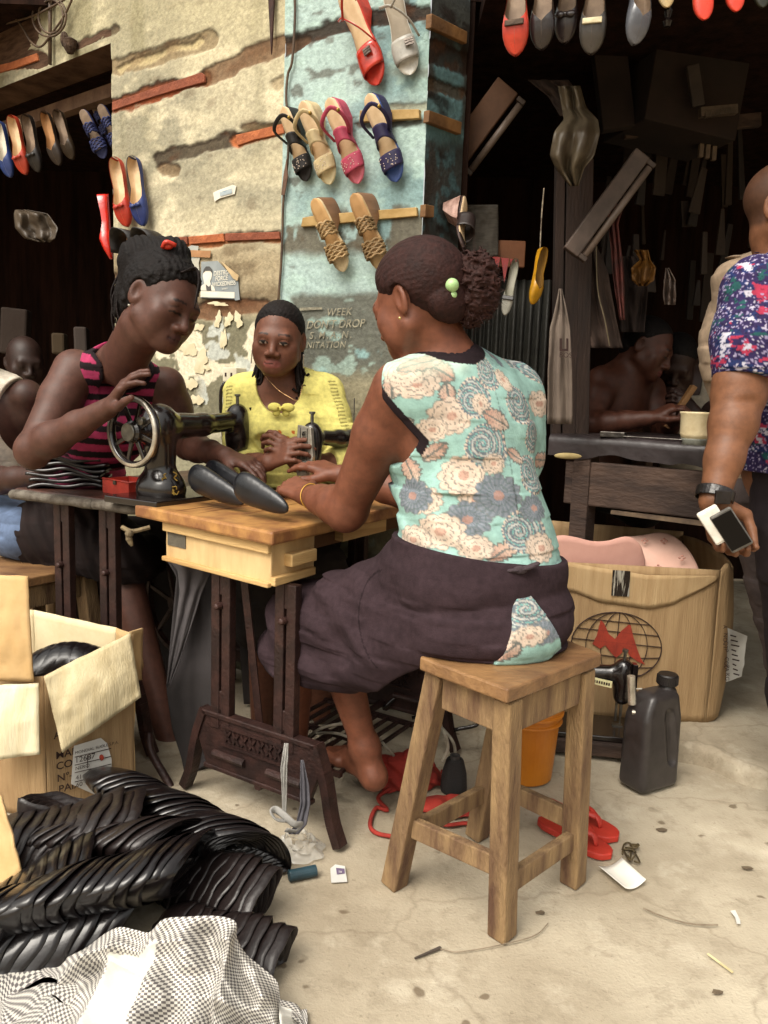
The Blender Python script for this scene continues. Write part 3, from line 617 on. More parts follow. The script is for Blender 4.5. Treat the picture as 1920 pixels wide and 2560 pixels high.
# mug on bench
def lathe_thing(nm,lab,cat,c,prof,m,sm=True,**k):
    o=MB().lathe(prof,c,n=36).build(nm,m,smooth=sm,**k); return tag(o,lab,cat)
mc=P(1738,1092,2.33); mc[2]=zb+.04; 
m_cream=mat('cream_enamel','d8c9a4','c0ad86',scale=20,rough=.4)
MG=thing('enamel_tub',mc,'small cream tub with a grey foot standing on the dark bench','tub')
MB().lathe([(.0001,0),(.036,0),(.034,.012),(.040,.018)],mc,n=32).build('foot_ring',mat('grey_glaze','8f9186','6d6f68',scale=20,rough=.4),MG,smooth=True)
MB().lathe([(.0001,.018),(.038,.018),(.042,.03),(.044,.085),(.0465,.088),(.0465,.092),(.043,.092),(.041,.03),(.0001,.028)],mc,n=36).build('bowl',m_cream,MG,smooth=True)
o=MB().beam(P(1560,1112,2.62)*[1,1,0]+[0,0,zb+.045],P(1720,1098,2.5)*[1,1,0]+[0,0,zb+.045],.03,.004,wd2=.012).beam(P(1500,1116,2.66)*[1,1,0]+[0,0,zb+.048],P(1562,1112,2.62)*[1,1,0]+[0,0,zb+.048],.026,.018).build('knife',mat('dull_blade','6b6660','3e3a37',scale=20,metal=.8,rough=.3),mods=[('bevel',.002)]); tag(o,'worn knife with a wide blade lying on the bench cover','knife')
p=P(1420,1140,2.66); o=MB().ball(p,.03,n=16,rs=(1.5,.25,.35)).build('wood_chip',mat('pale_chip','b3a06c','8f7d52',scale=10)); tag(o,'pale oval sliver stuck on the corner of the dark bench','sliver')
# ================= boxes, bottles, floor things =================
m_card=mat('cardboard','a68a64','8f7350',scale=3,stretch=(10,10,.7),rough=.85,bump=.3,bscale=25)
m_cardw=mat('pale_cardboard','cbbd99','b3a37e',scale=3,stretch=(10,10,1),rough=.85,bump=.25,bscale=25)
m_cardi=mat('card_inside','c9a97a','b3915f',scale=5,rough=.9,bump=.2)
m_ink=mat('dark_print','2a1610','33201a',scale=30,rough=.9,bump=0)
m_red=mat('red_print','9c3520','7f2a1a',scale=30,rough=.9,bump=0)
m_label=mat('white_label','cfcdc6','bdbbb6',scale=10,rough=.6,bump=.05)
m_lead=mat('black_patent','0b0708','130e0f',scale=12,rough=.30,coat=.45,bump=.25,bscale=30,spec=.4)
m_leadm=mat('black_leather','17100f','211918',scale=20,rough=.38,bump=.15,bscale=80)
# ---- box with the globe print, on the slab ----
zb_=.05
r0=G(1765,1806,zb_); r1=np.array([r0[0]-.56,r0[1]-.30*0,zb_]); 
bx=unit(G(1765,1806,zb_)-G(1400,1790,zb_)); r1=r0-bx*.60; by=np.array([-bx[1],bx[0],0]); by=by if by[1]>0 else -by
# tilt of the box top: heights from the photograph
def ztop(px,py,base):
    r=ray(px,py); t=((base[0]-CP[0])*r[0]+(base[1]-CP[1])*r[1])/(r[0]**2+r[1]**2); return (CP+r*t)[2]
hR=ztop(1800,1425,r0); hL=ztop(1390,1405,r1)
BX=thing('cardboard_box',(r0+r1)/2,'big brown cardboard box with a globe print and pink sheeting inside, behind the stool','box','cardboard boxes')
def wallsheet(a,b_,ha,hb,out,bul,name,m,par,nu=30,nv=20,seed=0,th=.005,z0=zb_):
    a=np.asarray(a,float); b_=np.asarray(b_,float)
    def f(u,v):
        h=ha*(1-u)+hb*u; p=a*(1-u)+b_*u; z=z0+(h-z0)*v
        return np.array([p[0],p[1],z])+out*(bul*math.sin(math.pi*u)*(.4+.6*v)+.002*(float(fbm(u*5,v*4,0,3,seed))-.5)*2)
    return MB().grid(f,nu,nv).build(name,m,par,smooth=True,mods=[('solid',th)])
rr=r0+bx*.06+by*.10; rb=r0+bx*.02+by*.42; rl=r1+by*.42
wallsheet(r1,r0,hL,hR,-by,.003,'front_panel',m_card,BX)
cs_=curve([r0,r0+bx*.035+by*.02,rr,rb],12)
def sidef(u,v):
    i=min(int(u*11),10); t=u*11-i; p=cs_[i]*(1-t)+cs_[i+1]*t; h=hR+.03*u+.03*math.sin(u*9)*.5; return np.array([p[0],p[1],zb_+(h-zb_)*v+.02*u*(1-v)])+bx*.03*math.sin(math.pi*v)*u*1.2
MB().grid(sidef,24,20).build('side_panel',m_card,BX,smooth=True,mods=[('solid',.005)])
wallsheet(rb,rl,hR+.05,hL+.07,by,.0,'back_panel',m_card,BX,seed=3); wallsheet(rl,r1,hL+.06,hL,-bx,.0,'side_panel',m_card,BX)
MB().prism([r1+[0,0,.004],r0+[0,0,.004],rr+[0,0,.004],rb+[0,0,.004],rl+[0,0,.004]],(0,0,.01)).build('bottom_panel',m_card,BX)
# folded-down torn outer flap with a wavy lower edge
m_flap=mat('lighter_card','b39870','a2855e',scale=3,stretch=(12,12,.6),rough=.85,bump=.3,bscale=25)
wav=[(1385,1470),(1440,1480),(1500,1505),(1560,1513),(1620,1522),(1680,1512),(1720,1490),(1760,1470),(1793,1448)]
def onfront(px,py,off=.012):
    r=ray(px,py); n=-by; t=((r0-CP)@n+off)/(r@n); return CP+r*t
wx=[w_[0] for w_ in wav]; wy=[w_[1] for w_ in wav]
def flapf(u,v):
    px=1385+408*u; y1=np.interp(px,wx,wy); y0=np.interp(px,[1385,1620,1793],[1402,1438,1440]); 
    return onfront(px,y0+(y1-y0)*v,.007+.004*float(fbm(u*8,v*2,0,3,4)))
MB().grid(flapf,50,8).build('torn_flap',m_flap,BX,smooth=True,mods=[('solid',.003)])
b=MB()   # globe: ellipse with meridians and parallels
def gl(px,py): return onfront(px,py,.0075)
cx,cy,ra_,rb_=1541,1615,113,84; rot=rad(6)
def el(a,kx,ky=1,ox=0,oy=0): 
    x=math.sin(a)*ra_*kx+ox; y=-math.cos(a)*rb_*ky+oy; return gl(cx+x*math.cos(rot)-y*math.sin(rot),cy+x*math.sin(rot)+y*math.cos(rot))
for kx in (1,.68,.34,0.0): 
    pts=[el(t,kx) for t in np.linspace(0,2*math.pi,49 if kx else 25)]
    if kx==0: pts=[el(0,0,k_) for k_ in np.linspace(1,-1,12)]
    b.tube(pts,.0030 if kx==1 else .0022,6,caps=False,flat=.5)
for s_ in (-.72,-.42,-.1,.22,.52,.78):
    w_=math.sqrt(1-s_*s_); pts=[]
    for t in np.linspace(-1,1,15): pts.append(el(0,0,0,t*w_*ra_,s_*rb_+rb_*.10*(1-t*t)*(1 if s_>0 else -.0)))
    b.tube(pts,.0022,6,flat=.5)
b.build('globe_print',m_ink,BX)
mpts=[(1502,1550),(1510,1558),(1522,1585),(1538,1598),(1551,1580),(1572,1562),(1577,1563),(1583,1590),(1594,1625),(1603,1648),(1613,1662),(1594,1654),(1575,1640),(1562,1618),(1555,1632),(1540,1645),(1524,1628),(1513,1613),(1500,1622),(1481,1610),(1492,1590)]
MB().prism([onfront(x,y,.0095) for x,y in mpts],by*.002).build('letter_mark',m_red,BX)
MB().prism([onfront(x,y,.014) for x,y in ((1532,1425),(1576,1428),(1573,1492),(1528,1489))],by*.001).build('foil_tape',mat('silver_tape','b9b7ae','2c2522',scale=9,stretch=(9,1,.8),rough=.2,metal=.5,mixpos=(.44,.5)),BX)
o=patch(onfront(1820,1570,.0),onfront(1868,1590,-.05),onfront(1855,1690,-.05),onfront(1815,1705,.0),10,12,.01,rough_=.004).build('label',m_label,BX,smooth=True)
lb=o
for i,s_ in enumerate(('A','NO','QT','P','COL','PA','KG')):
    text('print_line',s_,onfront(1808+i*1,1562+i*20,.012)+[0,0,0],-np.array([0,0,1.]),bx,.018,m_ink,BX,.002)
b=MB()
for i in range(9): b.beam(onfront(1826+i*1,1588+i*12,.004),onfront(1840+(i%3)*4,1592+i*12,-.004),.002,.004)
b.build('label_print',m_ink,lb)
# pink rubber sheet rolled in the box
m_pink=mat('pink_foam','c99a8c','bb8b7e',scale=6,rough=.8,bump=.1)
mid=(r0+r1)/2+by*.2
SH=thing('foam_sheet',[mid[0],mid[1],.4],'pink foam sheet curling out of the globe box, plain darker side facing out','foam sheet')
def ps(pts,dep,bot,nm,lab=None,root=None,m=m_pink,dz=0):
    def f(u,v):
        i=u*(len(pts)-1); k=min(int(i),len(pts)-2); t=i-k; x=pts[k][0]*(1-t)+pts[k+1][0]*t; y=pts[k][1]*(1-t)+pts[k+1][1]*t; d=dep[k]*(1-t)+dep[k+1]*t; by_=bot[k]*(1-t)+bot[k+1]*t
        return P(x,y+(by_-y)*v,d+dz*v)
    return MB().grid(f,40,8).build(nm,m,root,smooth=True,mods=[('solid',.004)])
tp_=[tuple(q) for q in curve([(1372,1350,0),(1400,1338,0),(1440,1343,0),(1480,1353,0),(1520,1352,0),(1548,1344,0),(1575,1342,0),(1600,1362,0),(1612,1400,0)],20)[:,:2]]
ps(tp_,[2.50+.0035*i for i in range(20)],[1450]*20,'outer_face',root=SH)
def ps2(u,v):
    a=curve([(1548,1344,0),(1600,1340,0),(1640,1332,0),(1668,1335,0)],9); b_=curve([(1618,1440,0),(1660,1445,0),(1710,1450,0),(1756,1452,0)],9)
    i=min(int(u*8),7); t=u*8-i; p=a[i]*(1-t)+a[i+1]*t; q=b_[i]*(1-t)+b_[i+1]*t; x=p[0]+(q[0]-p[0])*v+12*math.sin(math.pi*v); y=p[1]+(q[1]-p[1])*(v**1.4)
    return P(x,y,2.68-.12*v-.02*u)
MB().grid(ps2,20,20).build('curled_face',mat('pink_foam_light','dcb3a2','cfa493',scale=6,rough=.8,bump=.1),SH,smooth=True,mods=[('solid',.004)])
m_fprint=mat('faint_red_print','b98676','b98676',scale=9,rough=.8,bump=0)
for (x,y) in ((1612,1352),(1660,1352),(1705,1395),(1645,1418)):
    b=MB(); 
    for k in range(4): a=k*1.6; q=P(x+6*math.cos(a),y+5*math.sin(a),2.56 if y>1380 else 2.62); b.ball(q,.005,n=8,rs=(1,.5,.7))
    b.build('faint_motif',m_fprint,SH)
# ---- black jerrycan ----
jc=G(1622,1985); jx=unit(np.array([.86,.50,0])); jy=np.array([-jx[1],jx[0],0])   # long side axis / thin axis
jc=G(1640,1995)+np.array([.0,.075,0])
JR=thing('oil_can',jc,'dark plastic oil jug with a screw cap standing on the concrete right of the stool','jug')
s=S(); X=lambda a,b_,z: jc+jx*a+jy*b_+np.array([0,0,z])
def rb(p,c,h,r,ax):
    l=(p-c)@np.asarray(ax).T; q=np.abs(l)-(np.asarray(h)-r); return np.linalg.norm(np.maximum(q,0),axis=1)+np.minimum(q.max(1),0)-r
def jug(p):
    l=p-jc; a=l@jx; b_=l@jy; z=l[:,2]
    tw=1-.0*z; sh=np.clip((z-.20)/.09,0,1); a2=a-.012*sh*2; 
    half=.072-.044*sh**1.5*(a<0)*1.0-.012*sh*(a>=0); d1=np.abs(a)-half
    th=.048-.004*np.clip(z/.2,0,1)-.010*sh; d2=np.abs(b_)-th; d3=np.maximum(-z+.002,z-.275+.0*a)
    q=np.stack([d1,d2,d3],1)+.018; d=np.linalg.norm(np.maximum(q,0),axis=1)+np.minimum(q.max(1),0)-.018
    # handle groove pressed into the broad face
    g=np.linalg.norm(np.stack([(a-.028+.18*(z-.14))*1.0,(np.abs(b_)-.056)*1.0,np.maximum(np.abs(z-.15)-.065,0)],1),axis=1)-.022
    h=np.clip(.5-.5*(-g+0-(-d))/.01*-1,0,1)
    return np.maximum(d,-g)*.8
V,Fm=surf(jug,jc-[.13,.13,.02],jc+[.13,.13,.31],.004)
# relax for soft plastic edges
m_jug=mat('charcoal_plastic','2c2827','383332',scale=30,rough=.33,bump=.05)
o=obj('body',V,Fm,m_jug,JR,smooth=True,loc=jc); sm=o.modifiers.new('s','SMOOTH'); sm.factor=.6; sm.iterations=8
nk=X(.045,0,.262)
MB().lathe([(.030,0),(.026,.02),(.021,.028),(.021,.05)],nk-[0,0,.012],n=28).build('neck',m_jug,JR,smooth=True)
b=MB(); b.lathe([(.0265,0),(.0275,.002),(.0275,.026),(.025,.030),(.0001,.030)],nk+[0,0,.022],n=32)
for i in range(32): a=2*math.pi*i/32; b.box(nk+[.0278*math.cos(a),.0278*math.sin(a),.036],(.0022,.0022,.022))
b.build('cap',mat('black_cap','15100f','1b1514',scale=30,rough=.5),JR)
# ---- orange bucket ----
bc=G(1315,1975)+np.array([0.01,.09,0]); m_or=mat('orange_plastic','c67a1c','ad6414',scale=6,rough=.4,bump=.1,mixpos=(.3,.7))
BK=thing('bucket',bc,'orange plastic bucket with ribbed rim behind the stool legs','bucket')
MB().lathe([(.0001,.003),(.072,.0),(.075,.004),(.087,.165),(.095,.167),(.095,.173),(.089,.176),(.090,.188),(.098,.190),(.098,.196),(.092,.199),(.094,.225),(.099,.226),(.099,.231),(.090,.231),(.072,.010),(.0001,.008)],bc,n=48).build('shell',m_or,BK,smooth=False,mods=[('bevel',.001)])
# ---- third machine on the ground behind the jug ----
m3=G(1560,1868,.03)+np.array([0,.06,0]); ax3=np.array([-.985,.17,0]); 
M3=thing('sewing_machine',m3,'spare black sewing machine head with a ruler strip on the ground between stool and jug','sewing machine')
MB().box(m3+ax3*.15-[0,0,.0],(.46,.20,.04),ax=(ax3,np.cross((0,0,1),ax3),(0,0,1))).build('wooden_base',m_bench,M3,mods=[('bevel',.003)])
machine_head(M3,m3+[0,0,.022],ax3,np.cross(ax3,(0,0,1)),1.0,'black')
b=MB(); q0=P(1470,1698,2.17); q1=P(1530,1712,2.14); b.beam(q0,q1,.004,.018,upv=(0,0,1)); sr=b.build('ruler_strip',mat('cream_ruler','d9d3a6','c9c294',scale=20,rough=.5),M3)
b=MB()
for i in range(9): q=q0+(q1-q0)*(i+.7)/10; b.box(q-[0,.003,0],(.004,.002,.007))
b.build('ruler_mark',m_ink,sr)
b=MB(); b.lathe([(.0001,0),(.007,0),(.007,.05),(.011,.052),(.011,.06),(.0001,.062)],P(1580,1780,2.12),axis=(1,-.3,0),n=14); b.tube([P(1578,1690,2.12),P(1580,1760,2.12)],.011,10); b.tube([P(1590,1722,2.1),P(1605,1722,2.1)],.002,6); b.build('bright_fitting',m_chr,M3,smooth=False)
# ---- white-flapped box at the left ----
WB=thing('cardboard_box',G(150,2020),'open cardboard box with pale hanging flaps and a white shipping label, left foreground','box','cardboard boxes')
def Q(px,py,d): return P(px,py,d)
dF=1.86
# front faces down to the ground
def tri(px,py,d): return P(px,py,d)
fl=P(-60,1985,1.98); 
zr=P(115,1690,1.80)[2]
def vert(px,py0,d,py1=None):
    top=P(px,py0,d); bot=top.copy(); bot[2]=0.002; return top,bot
cA,cAb=vert(-40,1705,1.90); cB,cBb=vert(110,1690,1.84); cC,cCb=vert(332,1585,1.98); cD,cDb=vert(290,1570,2.15); cE,cEb=vert(85,1525,2.32); cF,cFb=vert(-60,1515,2.35)
def face4(a,ab,b_,bb,nm,m,seed=0,bul=0.01):
    return patch(ab,bb,b_,a,24,20,bul,rough_=.004,fr=5,seed=seed).build(nm,m,WB,smooth=True,mods=[('solid',.005)])
face4(cA,cAb,cB,cBb,'front_panel',m_card,1); face4(cB,cBb,cC,cCb,'front_panel',m_card,2,.0); face4(cC,cCb,cD,cDb,'side_panel',m_cardi,3,0); face4(cD,cDb,cE,cEb,'back_panel',mat('pale_inner_card','d6c8a4','c8b68e',scale=6,rough=.85),4,0); face4(cE,cEb,cF,cFb,'back_panel',mat('pale_inner_card'),5,0); face4(cF,cFb,cA,cAb,'side_panel',m_cardi,6,0)
patch(P(110,1690,1.83),P(325,1582,1.96),P(352,1743,1.93),P(156,1880,1.80),26,18,.022,nrm=np.array([.3,-.95,0]),rough_=.006,fr=6,seed=8).build('flap',m_cardw,WB,smooth=True,mods=[('solid',.005)])
patch(P(322,1580,1.965),P(356,1570,2.04),P(354,1700,2.05),P(340,1700,1.96),8,12,.01,rough_=.004).build('flap',m_cardi,WB,smooth=True,mods=[('solid',.004)])
patch(P(-60,1715,1.80),P(96,1708,1.79),P(100,1885,1.77),P(-60,1905,1.78),16,16,.012,nrm=np.array([0,-1,0]),rough_=.005,seed=11).build('flap',mat('white_cardboard','dad0b2','cabd9a',scale=5,stretch=(8,8,1),rough=.8,bump=.2),WB,smooth=True,mods=[('solid',.005)])
patch(P(-60,1436,1.86),P(70,1440,1.85),P(84,1705,1.82),P(-60,1700,1.83),18,22,.01,nrm=np.array([0,-1,0]),rough_=.006,seed=14).build('flap',m_cardi,WB,smooth=True,mods=[('solid',.006)])
# label and prints on the front panel (plane B-C)
pn=np.cross(cC-cB,(0,0,1)); pn=unit(pn); pn=pn if pn[1]<0 else -pn
def onB(px,py,off=.004):
    r=ray(px,py); t=((cB-CP)@pn+off)/(r@pn); return CP+r*t
xb=unit(onB(300,1900)-onB(200,1925)); xb=unit(cC*[1,1,0]-cB*[1,1,0]); zb3=np.array([0,0,1.])
for s_,x,y in (('A',134,1848),('MARCHE',139,1898),('COLOR',140,1925),('N°—',142,1955),('PAIA',146,1982)): text('print_line',s_,onB(x,y,.006),xb,zb3,.026,m_ink,WB,.001,bold=.01)
lab=MB().prism([onB(185,1865,.008),onB(252,1845,.009),onB(268,1858,.011),onB(279,1898,.010),onB(280,1975,.010),onB(262,1998,.009),onB(178,1960,.008)],-pn*.001).build('label',m_label,WB)
for s_,x,y,sz in (('MONDIAL SUOLE S.P.A.',187,1886,.0105),('12687',187,1908,.020),('NERO',188,1926,.013),('41',189,1950,.016),('60',190,1968,.016),('356',246,1985,.018)): text('label_print',s_,onB(x,y,.0125),xb,zb3,sz,m_ink,lab,.0005)
b=MB()
for y in (1893,1913,1932,1955): b.beam(onB(187,y,.0125),onB(278,y-22,.0125),.001,.0015)
b.beam(onB(219,1888,.0125),onB(219,1920,.0125),.001,.0015); b.build('label_print',m_ink,lab)
MB().ball(onB(254,1894,.0125),.006,n=8,rs=(1,.3,1.4)).build('red_stamp',m_red,lab)
# insole stacks showing inside the box: nested glossy black shells
def shells(nm,lab,cat,fn,n,m,group=None,part='shoe_upper',loc=None,th=.0016,nu=18,nv=12):
    g=[np.array([[fn(k,u,v) for u in np.linspace(0,1,nu)] for v in np.linspace(0,1,nv)]) for k in range(n)]
    c=np.vstack([x.reshape(-1,3) for x in g]); c0=c.mean(0); c0[2]=c[:,2].min(); r=thing(nm,c0,lab,cat,group)
    for x in g:
        V,Fm=gridmesh(x,nu,nv); obj(part,V,Fm,m,r,smooth=True,mods=[('solid',th)])
    return r
ic=P(180,1655,2.03)
def inbox(k,u,v):
    a=math.pi*(u); R_=.085-.004*(k%5); x=(k-4)*.020
    return ic+np.array([x*1.0+.10*(v-.5)+.02*math.sin(a)*0,-.07*math.cos(a)+.0,.072*math.sin(a)*(1-.35*(v-.5)**2*4)-.02-.0018*(k-4)**2])
shells('sole_stack','black glossy soles stacked inside the pale-flapped box','soles',inbox,8,m_lead,part='sole')
# ================= shoes =================
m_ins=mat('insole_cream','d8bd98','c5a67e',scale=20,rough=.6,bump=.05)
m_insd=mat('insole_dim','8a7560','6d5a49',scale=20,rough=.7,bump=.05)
SHM={}
def sm(col,rough=.45,coat=.0):
    k='shoe_'+col+str(rough)
    if k not in SHM:
        c=np.array([int(col[i:i+2],16) for i in (0,2,4)]); SHM[k]=mat(k,c,np.clip(c*.82,0,255),scale=25,rough=rough,coat=coat,bump=.08,bscale=120)
    return SHM[k]
def sframe(h,t,tilt,away):
    """heel point, toe point, normal leaning: returns origin, x, y, z, length. away: unit vector towards the viewer side"""
    h=np.asarray(h,float); t=np.asarray(t,float); L=np.linalg.norm(t-h); y=(t-h)/L; z=unit(away-y*(away@y)); x=np.cross(y,z); c,s_=math.cos(tilt),math.sin(tilt)
    return h,x*c+z*s_,y,z*c-x*s_,L
def outline(u):   # half width along the length, as a fraction of the length
    return np.interp(u,[0,.015,.05,.12,.25,.45,.62,.72,.82,.9,.96,.99,1],[0,.055,.085,.105,.112,.10,.125,.14,.135,.112,.075,.035,0])
def pump(lab,h,t,away,col,tilt=0,lining=None,rough=.45,coat=0,group=None,orn=None,name='flat_shoe',wid=1.,heel=0):
    o,x,y,z,L=sframe(h,t,tilt,away); X=lambda a,b,c: o+x*a+y*b+z*c
    r=thing(name,o,lab,'shoe',group)
    def amax(u): return np.interp(u,[0,.1,.3,.5,.62,.68,.73,1],[1.95,1.85,1.75,1.8,2.1,2.6,3.14,3.14])
    def ht(u): return L*np.interp(u,[0,.2,.45,.7,.85,1],[.23,.21,.17,.18,.13,.05])
    def f(u,v,sc=1.,dz=0): 
        uu=u; a=(v*2-1)*amax(uu); w_=outline(uu)*L*wid*sc; hh=ht(uu)*sc; sn=math.copysign(abs(math.sin(a))**.75,math.sin(a)); zz=hh/2*(1-math.copysign(abs(math.cos(a))**.7,math.cos(a)))
        return X(w_*sn,uu*L,zz+dz)
    MB().grid(lambda u,v:f(.002+.996*(1-math.cos(u*math.pi))/2,v),34,25).build('upper',sm(col,rough,coat),r,smooth=True)
    MB().grid(lambda u,v:f(.012+.9*u,v,.93,.0012),30,19).build('lining',lining or m_ins,r,smooth=True)
    def ins(u,v): u=.01+.98*u; return X((v*2-1)*outline(u)*L*.86*wid,u*L,.006+.0)
    MB().grid(ins,24,7).build('insole',lining or m_ins,r,smooth=True)
    if orn=='bow':
        b=MB(); c=X(0,.74*L,ht(.74)+.004)
        for s_ in (-1,1): b.ball(c+x*s_*.013,.012,n=10,ax=(x,y,z),rs=(1.1,.7,.4))
        b.ball(c,.006,n=8); b.build('bow',sm(col,rough,coat),r,smooth=True)
    elif orn:
        b=MB(); c=X(0,.73*L,ht(.73)+.001); b.box(c,(.05*L/.25,.014,.006),ax=(x,y,z)); b.build('ornament',orn,r,mods=[('bevel',.002)])
    if heel:
        b=MB(); b.beam(X(0,.05*L,0),X(0,.03*L,-heel),.045,.04,upv=y,wd2=.022,th2=.02); b.build('heel',sm(col,rough,coat),r,mods=[('bevel',.004)])
    return r
def wedge(lab,h,t,away,col,tilt=0,toe=None,heelmat=None,group=None,straps='dots',foot=None,bandmat=None,hb=.055,name='sandal',back=True,loop=1,heelw=1.):
    o,x,y,z,L=sframe(h,t,tilt,away); r=thing(name,o,lab,'sandal',group)
    prof=lambda u: L*(np.interp(u,[0,.15,.4,.7,.85,1],[.02,.012,-.035,-.06,-.05,-.03]))
    X=lambda a,u,c: o+x*a+y*u*L+z*(prof(u)+c)
    m_=bandmat or sm(col,.6); foot=foot or m_ins
    def outl(dz,sc=1.,u0=0.,u1=1.,n=26):
        us=u0+(u1-u0)*(1-np.cos(np.linspace(0,math.pi,n)))/2; return us
    def plate(u0,u1,sc,z0,z1,nm,mm,off=0):
        us=outl(0,1,u0,u1); rows=[]
        for u in us:
            w_=outline(min(max(u,.004),.996))*L*sc; rows.append([X(-w_,u,z0),X(-w_,u,z1),X(-w_*.5,u,z1+.001),X(0,u,z1+.001),X(w_*.5,u,z1+.001),X(w_,u,z1),X(w_,u,z0),X(-w_,u,z0)])
        V,Fm=gridmesh(np.array(rows),8,len(us)); return obj(nm,V,Fm,mm,r,smooth=False)
    plate(0,1,1.0,-.007,.0,'sole',sm(col,.6) if toe is None else toe)
    plate(.0,.80,.93,.0,.0022,'insole',foot)
    # wedge heel block
    rows=[]; us=np.linspace(.0,.55,14)
    for u in us:
        w_=outline(max(u,.012))*L*1.0*heelw; d=hb*np.interp(u,[0,.25,.55],[1,.9,.02]); rows.append([X(-w_,u,-.006),X(-w_*.82,u*.92+.01,-d-.007),X(w_*.82,u*.92+.01,-d-.007),X(w_,u,-.006)])
    V,Fm=gridmesh(np.array(rows),4,14); b=MB(); b.add(V,[tuple(f_) for f_ in Fm]); n0=V[:4]; b.add(n0,[(0,1,2,3)]); b.build('heel',heelmat or sm(col,.6),r)
    # toe band
    def band(u0,u1,hh,nm,mm,skew=0,side=1.04,asym=0,th=.0025):
        def f(u,v):
            a=math.pi*v; uu=u0+(u1-u0)*u+skew*(v-.5); w_=outline(uu)*L*side
            return X(-w_*math.cos(a)+asym*math.sin(a)**2,uu,-.004+hh*math.sin(a)**.8)
        return MB().grid(f,8,22).build(nm,mm,r,smooth=True,mods=[('solid',th)])
    if straps=='dots':
        tb=band(.68,.86,.030,'toe_strap',m_,.04); m2=m_
        def inst(u,v):
            a=math.pi*v; uu=.40+(.60-.40)*u*(1-.25*math.sin(a))-.02*math.sin(a); w_=outline(uu)*L*1.05; return X(-w_*math.cos(a)-.018*math.sin(a)*loop,uu,-.004+.052*math.sin(a)**.8)
        MB().grid(inst,8,22).build('instep_strap',m_,r,smooth=True,mods=[('solid',.0025)])
        if back:
            c=curve([X(.05*0+outline(.5)*L,.46,.012),X(.02,.30,.062),X(-.035*loop,.20,.075),X(-.060*loop,.30,.066),X(-.055*loop,.42,.045),X(-outline(.5)*L,.48,.012)],22)
            b=MB(); b.tube(c,.0065,8,flat=.35); b.build('back_strap',m_,r,smooth=True)
            MB().ball(X(-.058*loop,.26,.072),.006,n=8).build('buckle',m_gold,r)
        rg=random.Random(len(lab)); b=MB(); 
        for i in range(22):
            u=.70+.14*rg.random(); v=.15+.7*rg.random(); a=math.pi*v; w_=outline(u+.04*(v-.5))*L*1.04; b.ball(X(-w_*math.cos(a),u+.04*(v-.5),-.0015+.030*math.sin(a)**.8),.0017,n=6)
        b.build('studs',mat('pale_studs','e2d2c0','c9b8aa',scale=5,rough=.3),tb)
    elif straps=='weave':
        for (u0,u1,hh,nm) in ((.62,.84,.034,'toe_strap'),(.34,.52,.050,'instep_strap')):
            for i in range(6):
                c=[]; 
                for v in np.linspace(0,1,18):
                    a=math.pi*v; uu=u0+(u1-u0)*(i+.5)/6+.012*math.sin(v*22+i*math.pi); w_=outline(uu)*L*1.06; c.append(X(-w_*math.cos(a)-(.012*math.sin(a) if nm[0]=='i' else 0),uu,-.003+hh*math.sin(a)**.8+.0016*math.cos(v*22+i*math.pi)))
                if i==0: b=MB()
                b.tube(c,.0042,7)
            b.build(nm,m_,r,smooth=True)
    elif straps=='ribbon':
        band(.62,.86,.030,'toe_strap',m_,.05); c=curve([X(-.05,.66,.02),X(-.03,.50,.05),X(.01,.34,.05),X(.045,.28,.02)],16); MB().tube(c,.0045,8,flat=.5).build('ankle_strap',m_,r,smooth=True)
        c=curve([X(.012,.36,.052),X(-.03,.24,.075),X(-.075,.10,.08),X(-.11,.17,.07),X(-.10,.31,.06),X(-.06,.30,.06)],26); MB().tube(c,.0038,8,flat=.5).build('ankle_strap',m_,r,smooth=True)
        b=MB(); c0=X(-.018,.70,.034)
        for i in range(3): b.box(c0+y*(.007*(i-1)),(.026,.005,.006),ax=(x,y,z))
        b.build('buckle',mat('pewter','9a8f86','6b625c',scale=40,metal=.8,rough=.35),r)
    elif straps=='band':
        band(.45,.72,.045,'strap',m_,-.1)
    return r
def wsh(px,py,off): return wallhit(px,py,off)[0]
V_=lambda a,b=.0,c=.0: unit(np.array([a,b,c]))
toC=V_(-.15,-1,.25)
g='sandals hung on the blue pillar'
wedge('glossy red wedge sandal with loose ankle strap, hung at the top of the blue pillar',wsh(887,-8,.07),wsh(955,222,.04),V_(-.75,-1,.15),'bf2f1a',-.1,straps='ribbon',group=g,bandmat=sm('bf2f1a',.2,.6),hb=.07)
wedge('silver-white sandal with square buckle, hung beside the glossy red one',wsh(1000,-25,.07),wsh(1040,196,.04),V_(-.2,-1,.2),'c9c6bb',0,straps='ribbon',group=g,foot=mat('grey_insole','a79c8a','8d8272',scale=10),bandmat=sm('a9a59c',.35),toe=sm('dcd9cf',.3),hb=.03)
wedge('black studded wedge sandal, leftmost of the four in the middle row',wsh(742,285,.07),wsh(775,458,.03),V_(-.75,-1,.15),'17100f',0,group=g)
wedge('cream studded wedge sandal between the black and the pink sandals',wsh(795,275,.085),wsh(838,468,.04),V_(-.75,-1,.15),'cbb78b',0,group=g,toe=sm('e0d1a4',.5))
wedge('pink studded wedge sandal with pink toe, middle row of the pillar',wsh(860,268,.085),wsh(908,466,.04),V_(-.75,-1,.15),'b5405a',0,group=g,toe=sm('d56b7c',.5))
wedge('navy studded wedge sandal with bright blue toe, right end of the middle row',wsh(958,258,.085),wsh(1003,462,.04),V_(-.75,-1,.15),'231c48',0,group=g,toe=sm('35508f',.5))
mst=mat('stacked_heel_wood','6b4a33','8d6849',scale=5,stretch=(1,1,1),rough=.6); mbr=sm('a88a5e',.7)
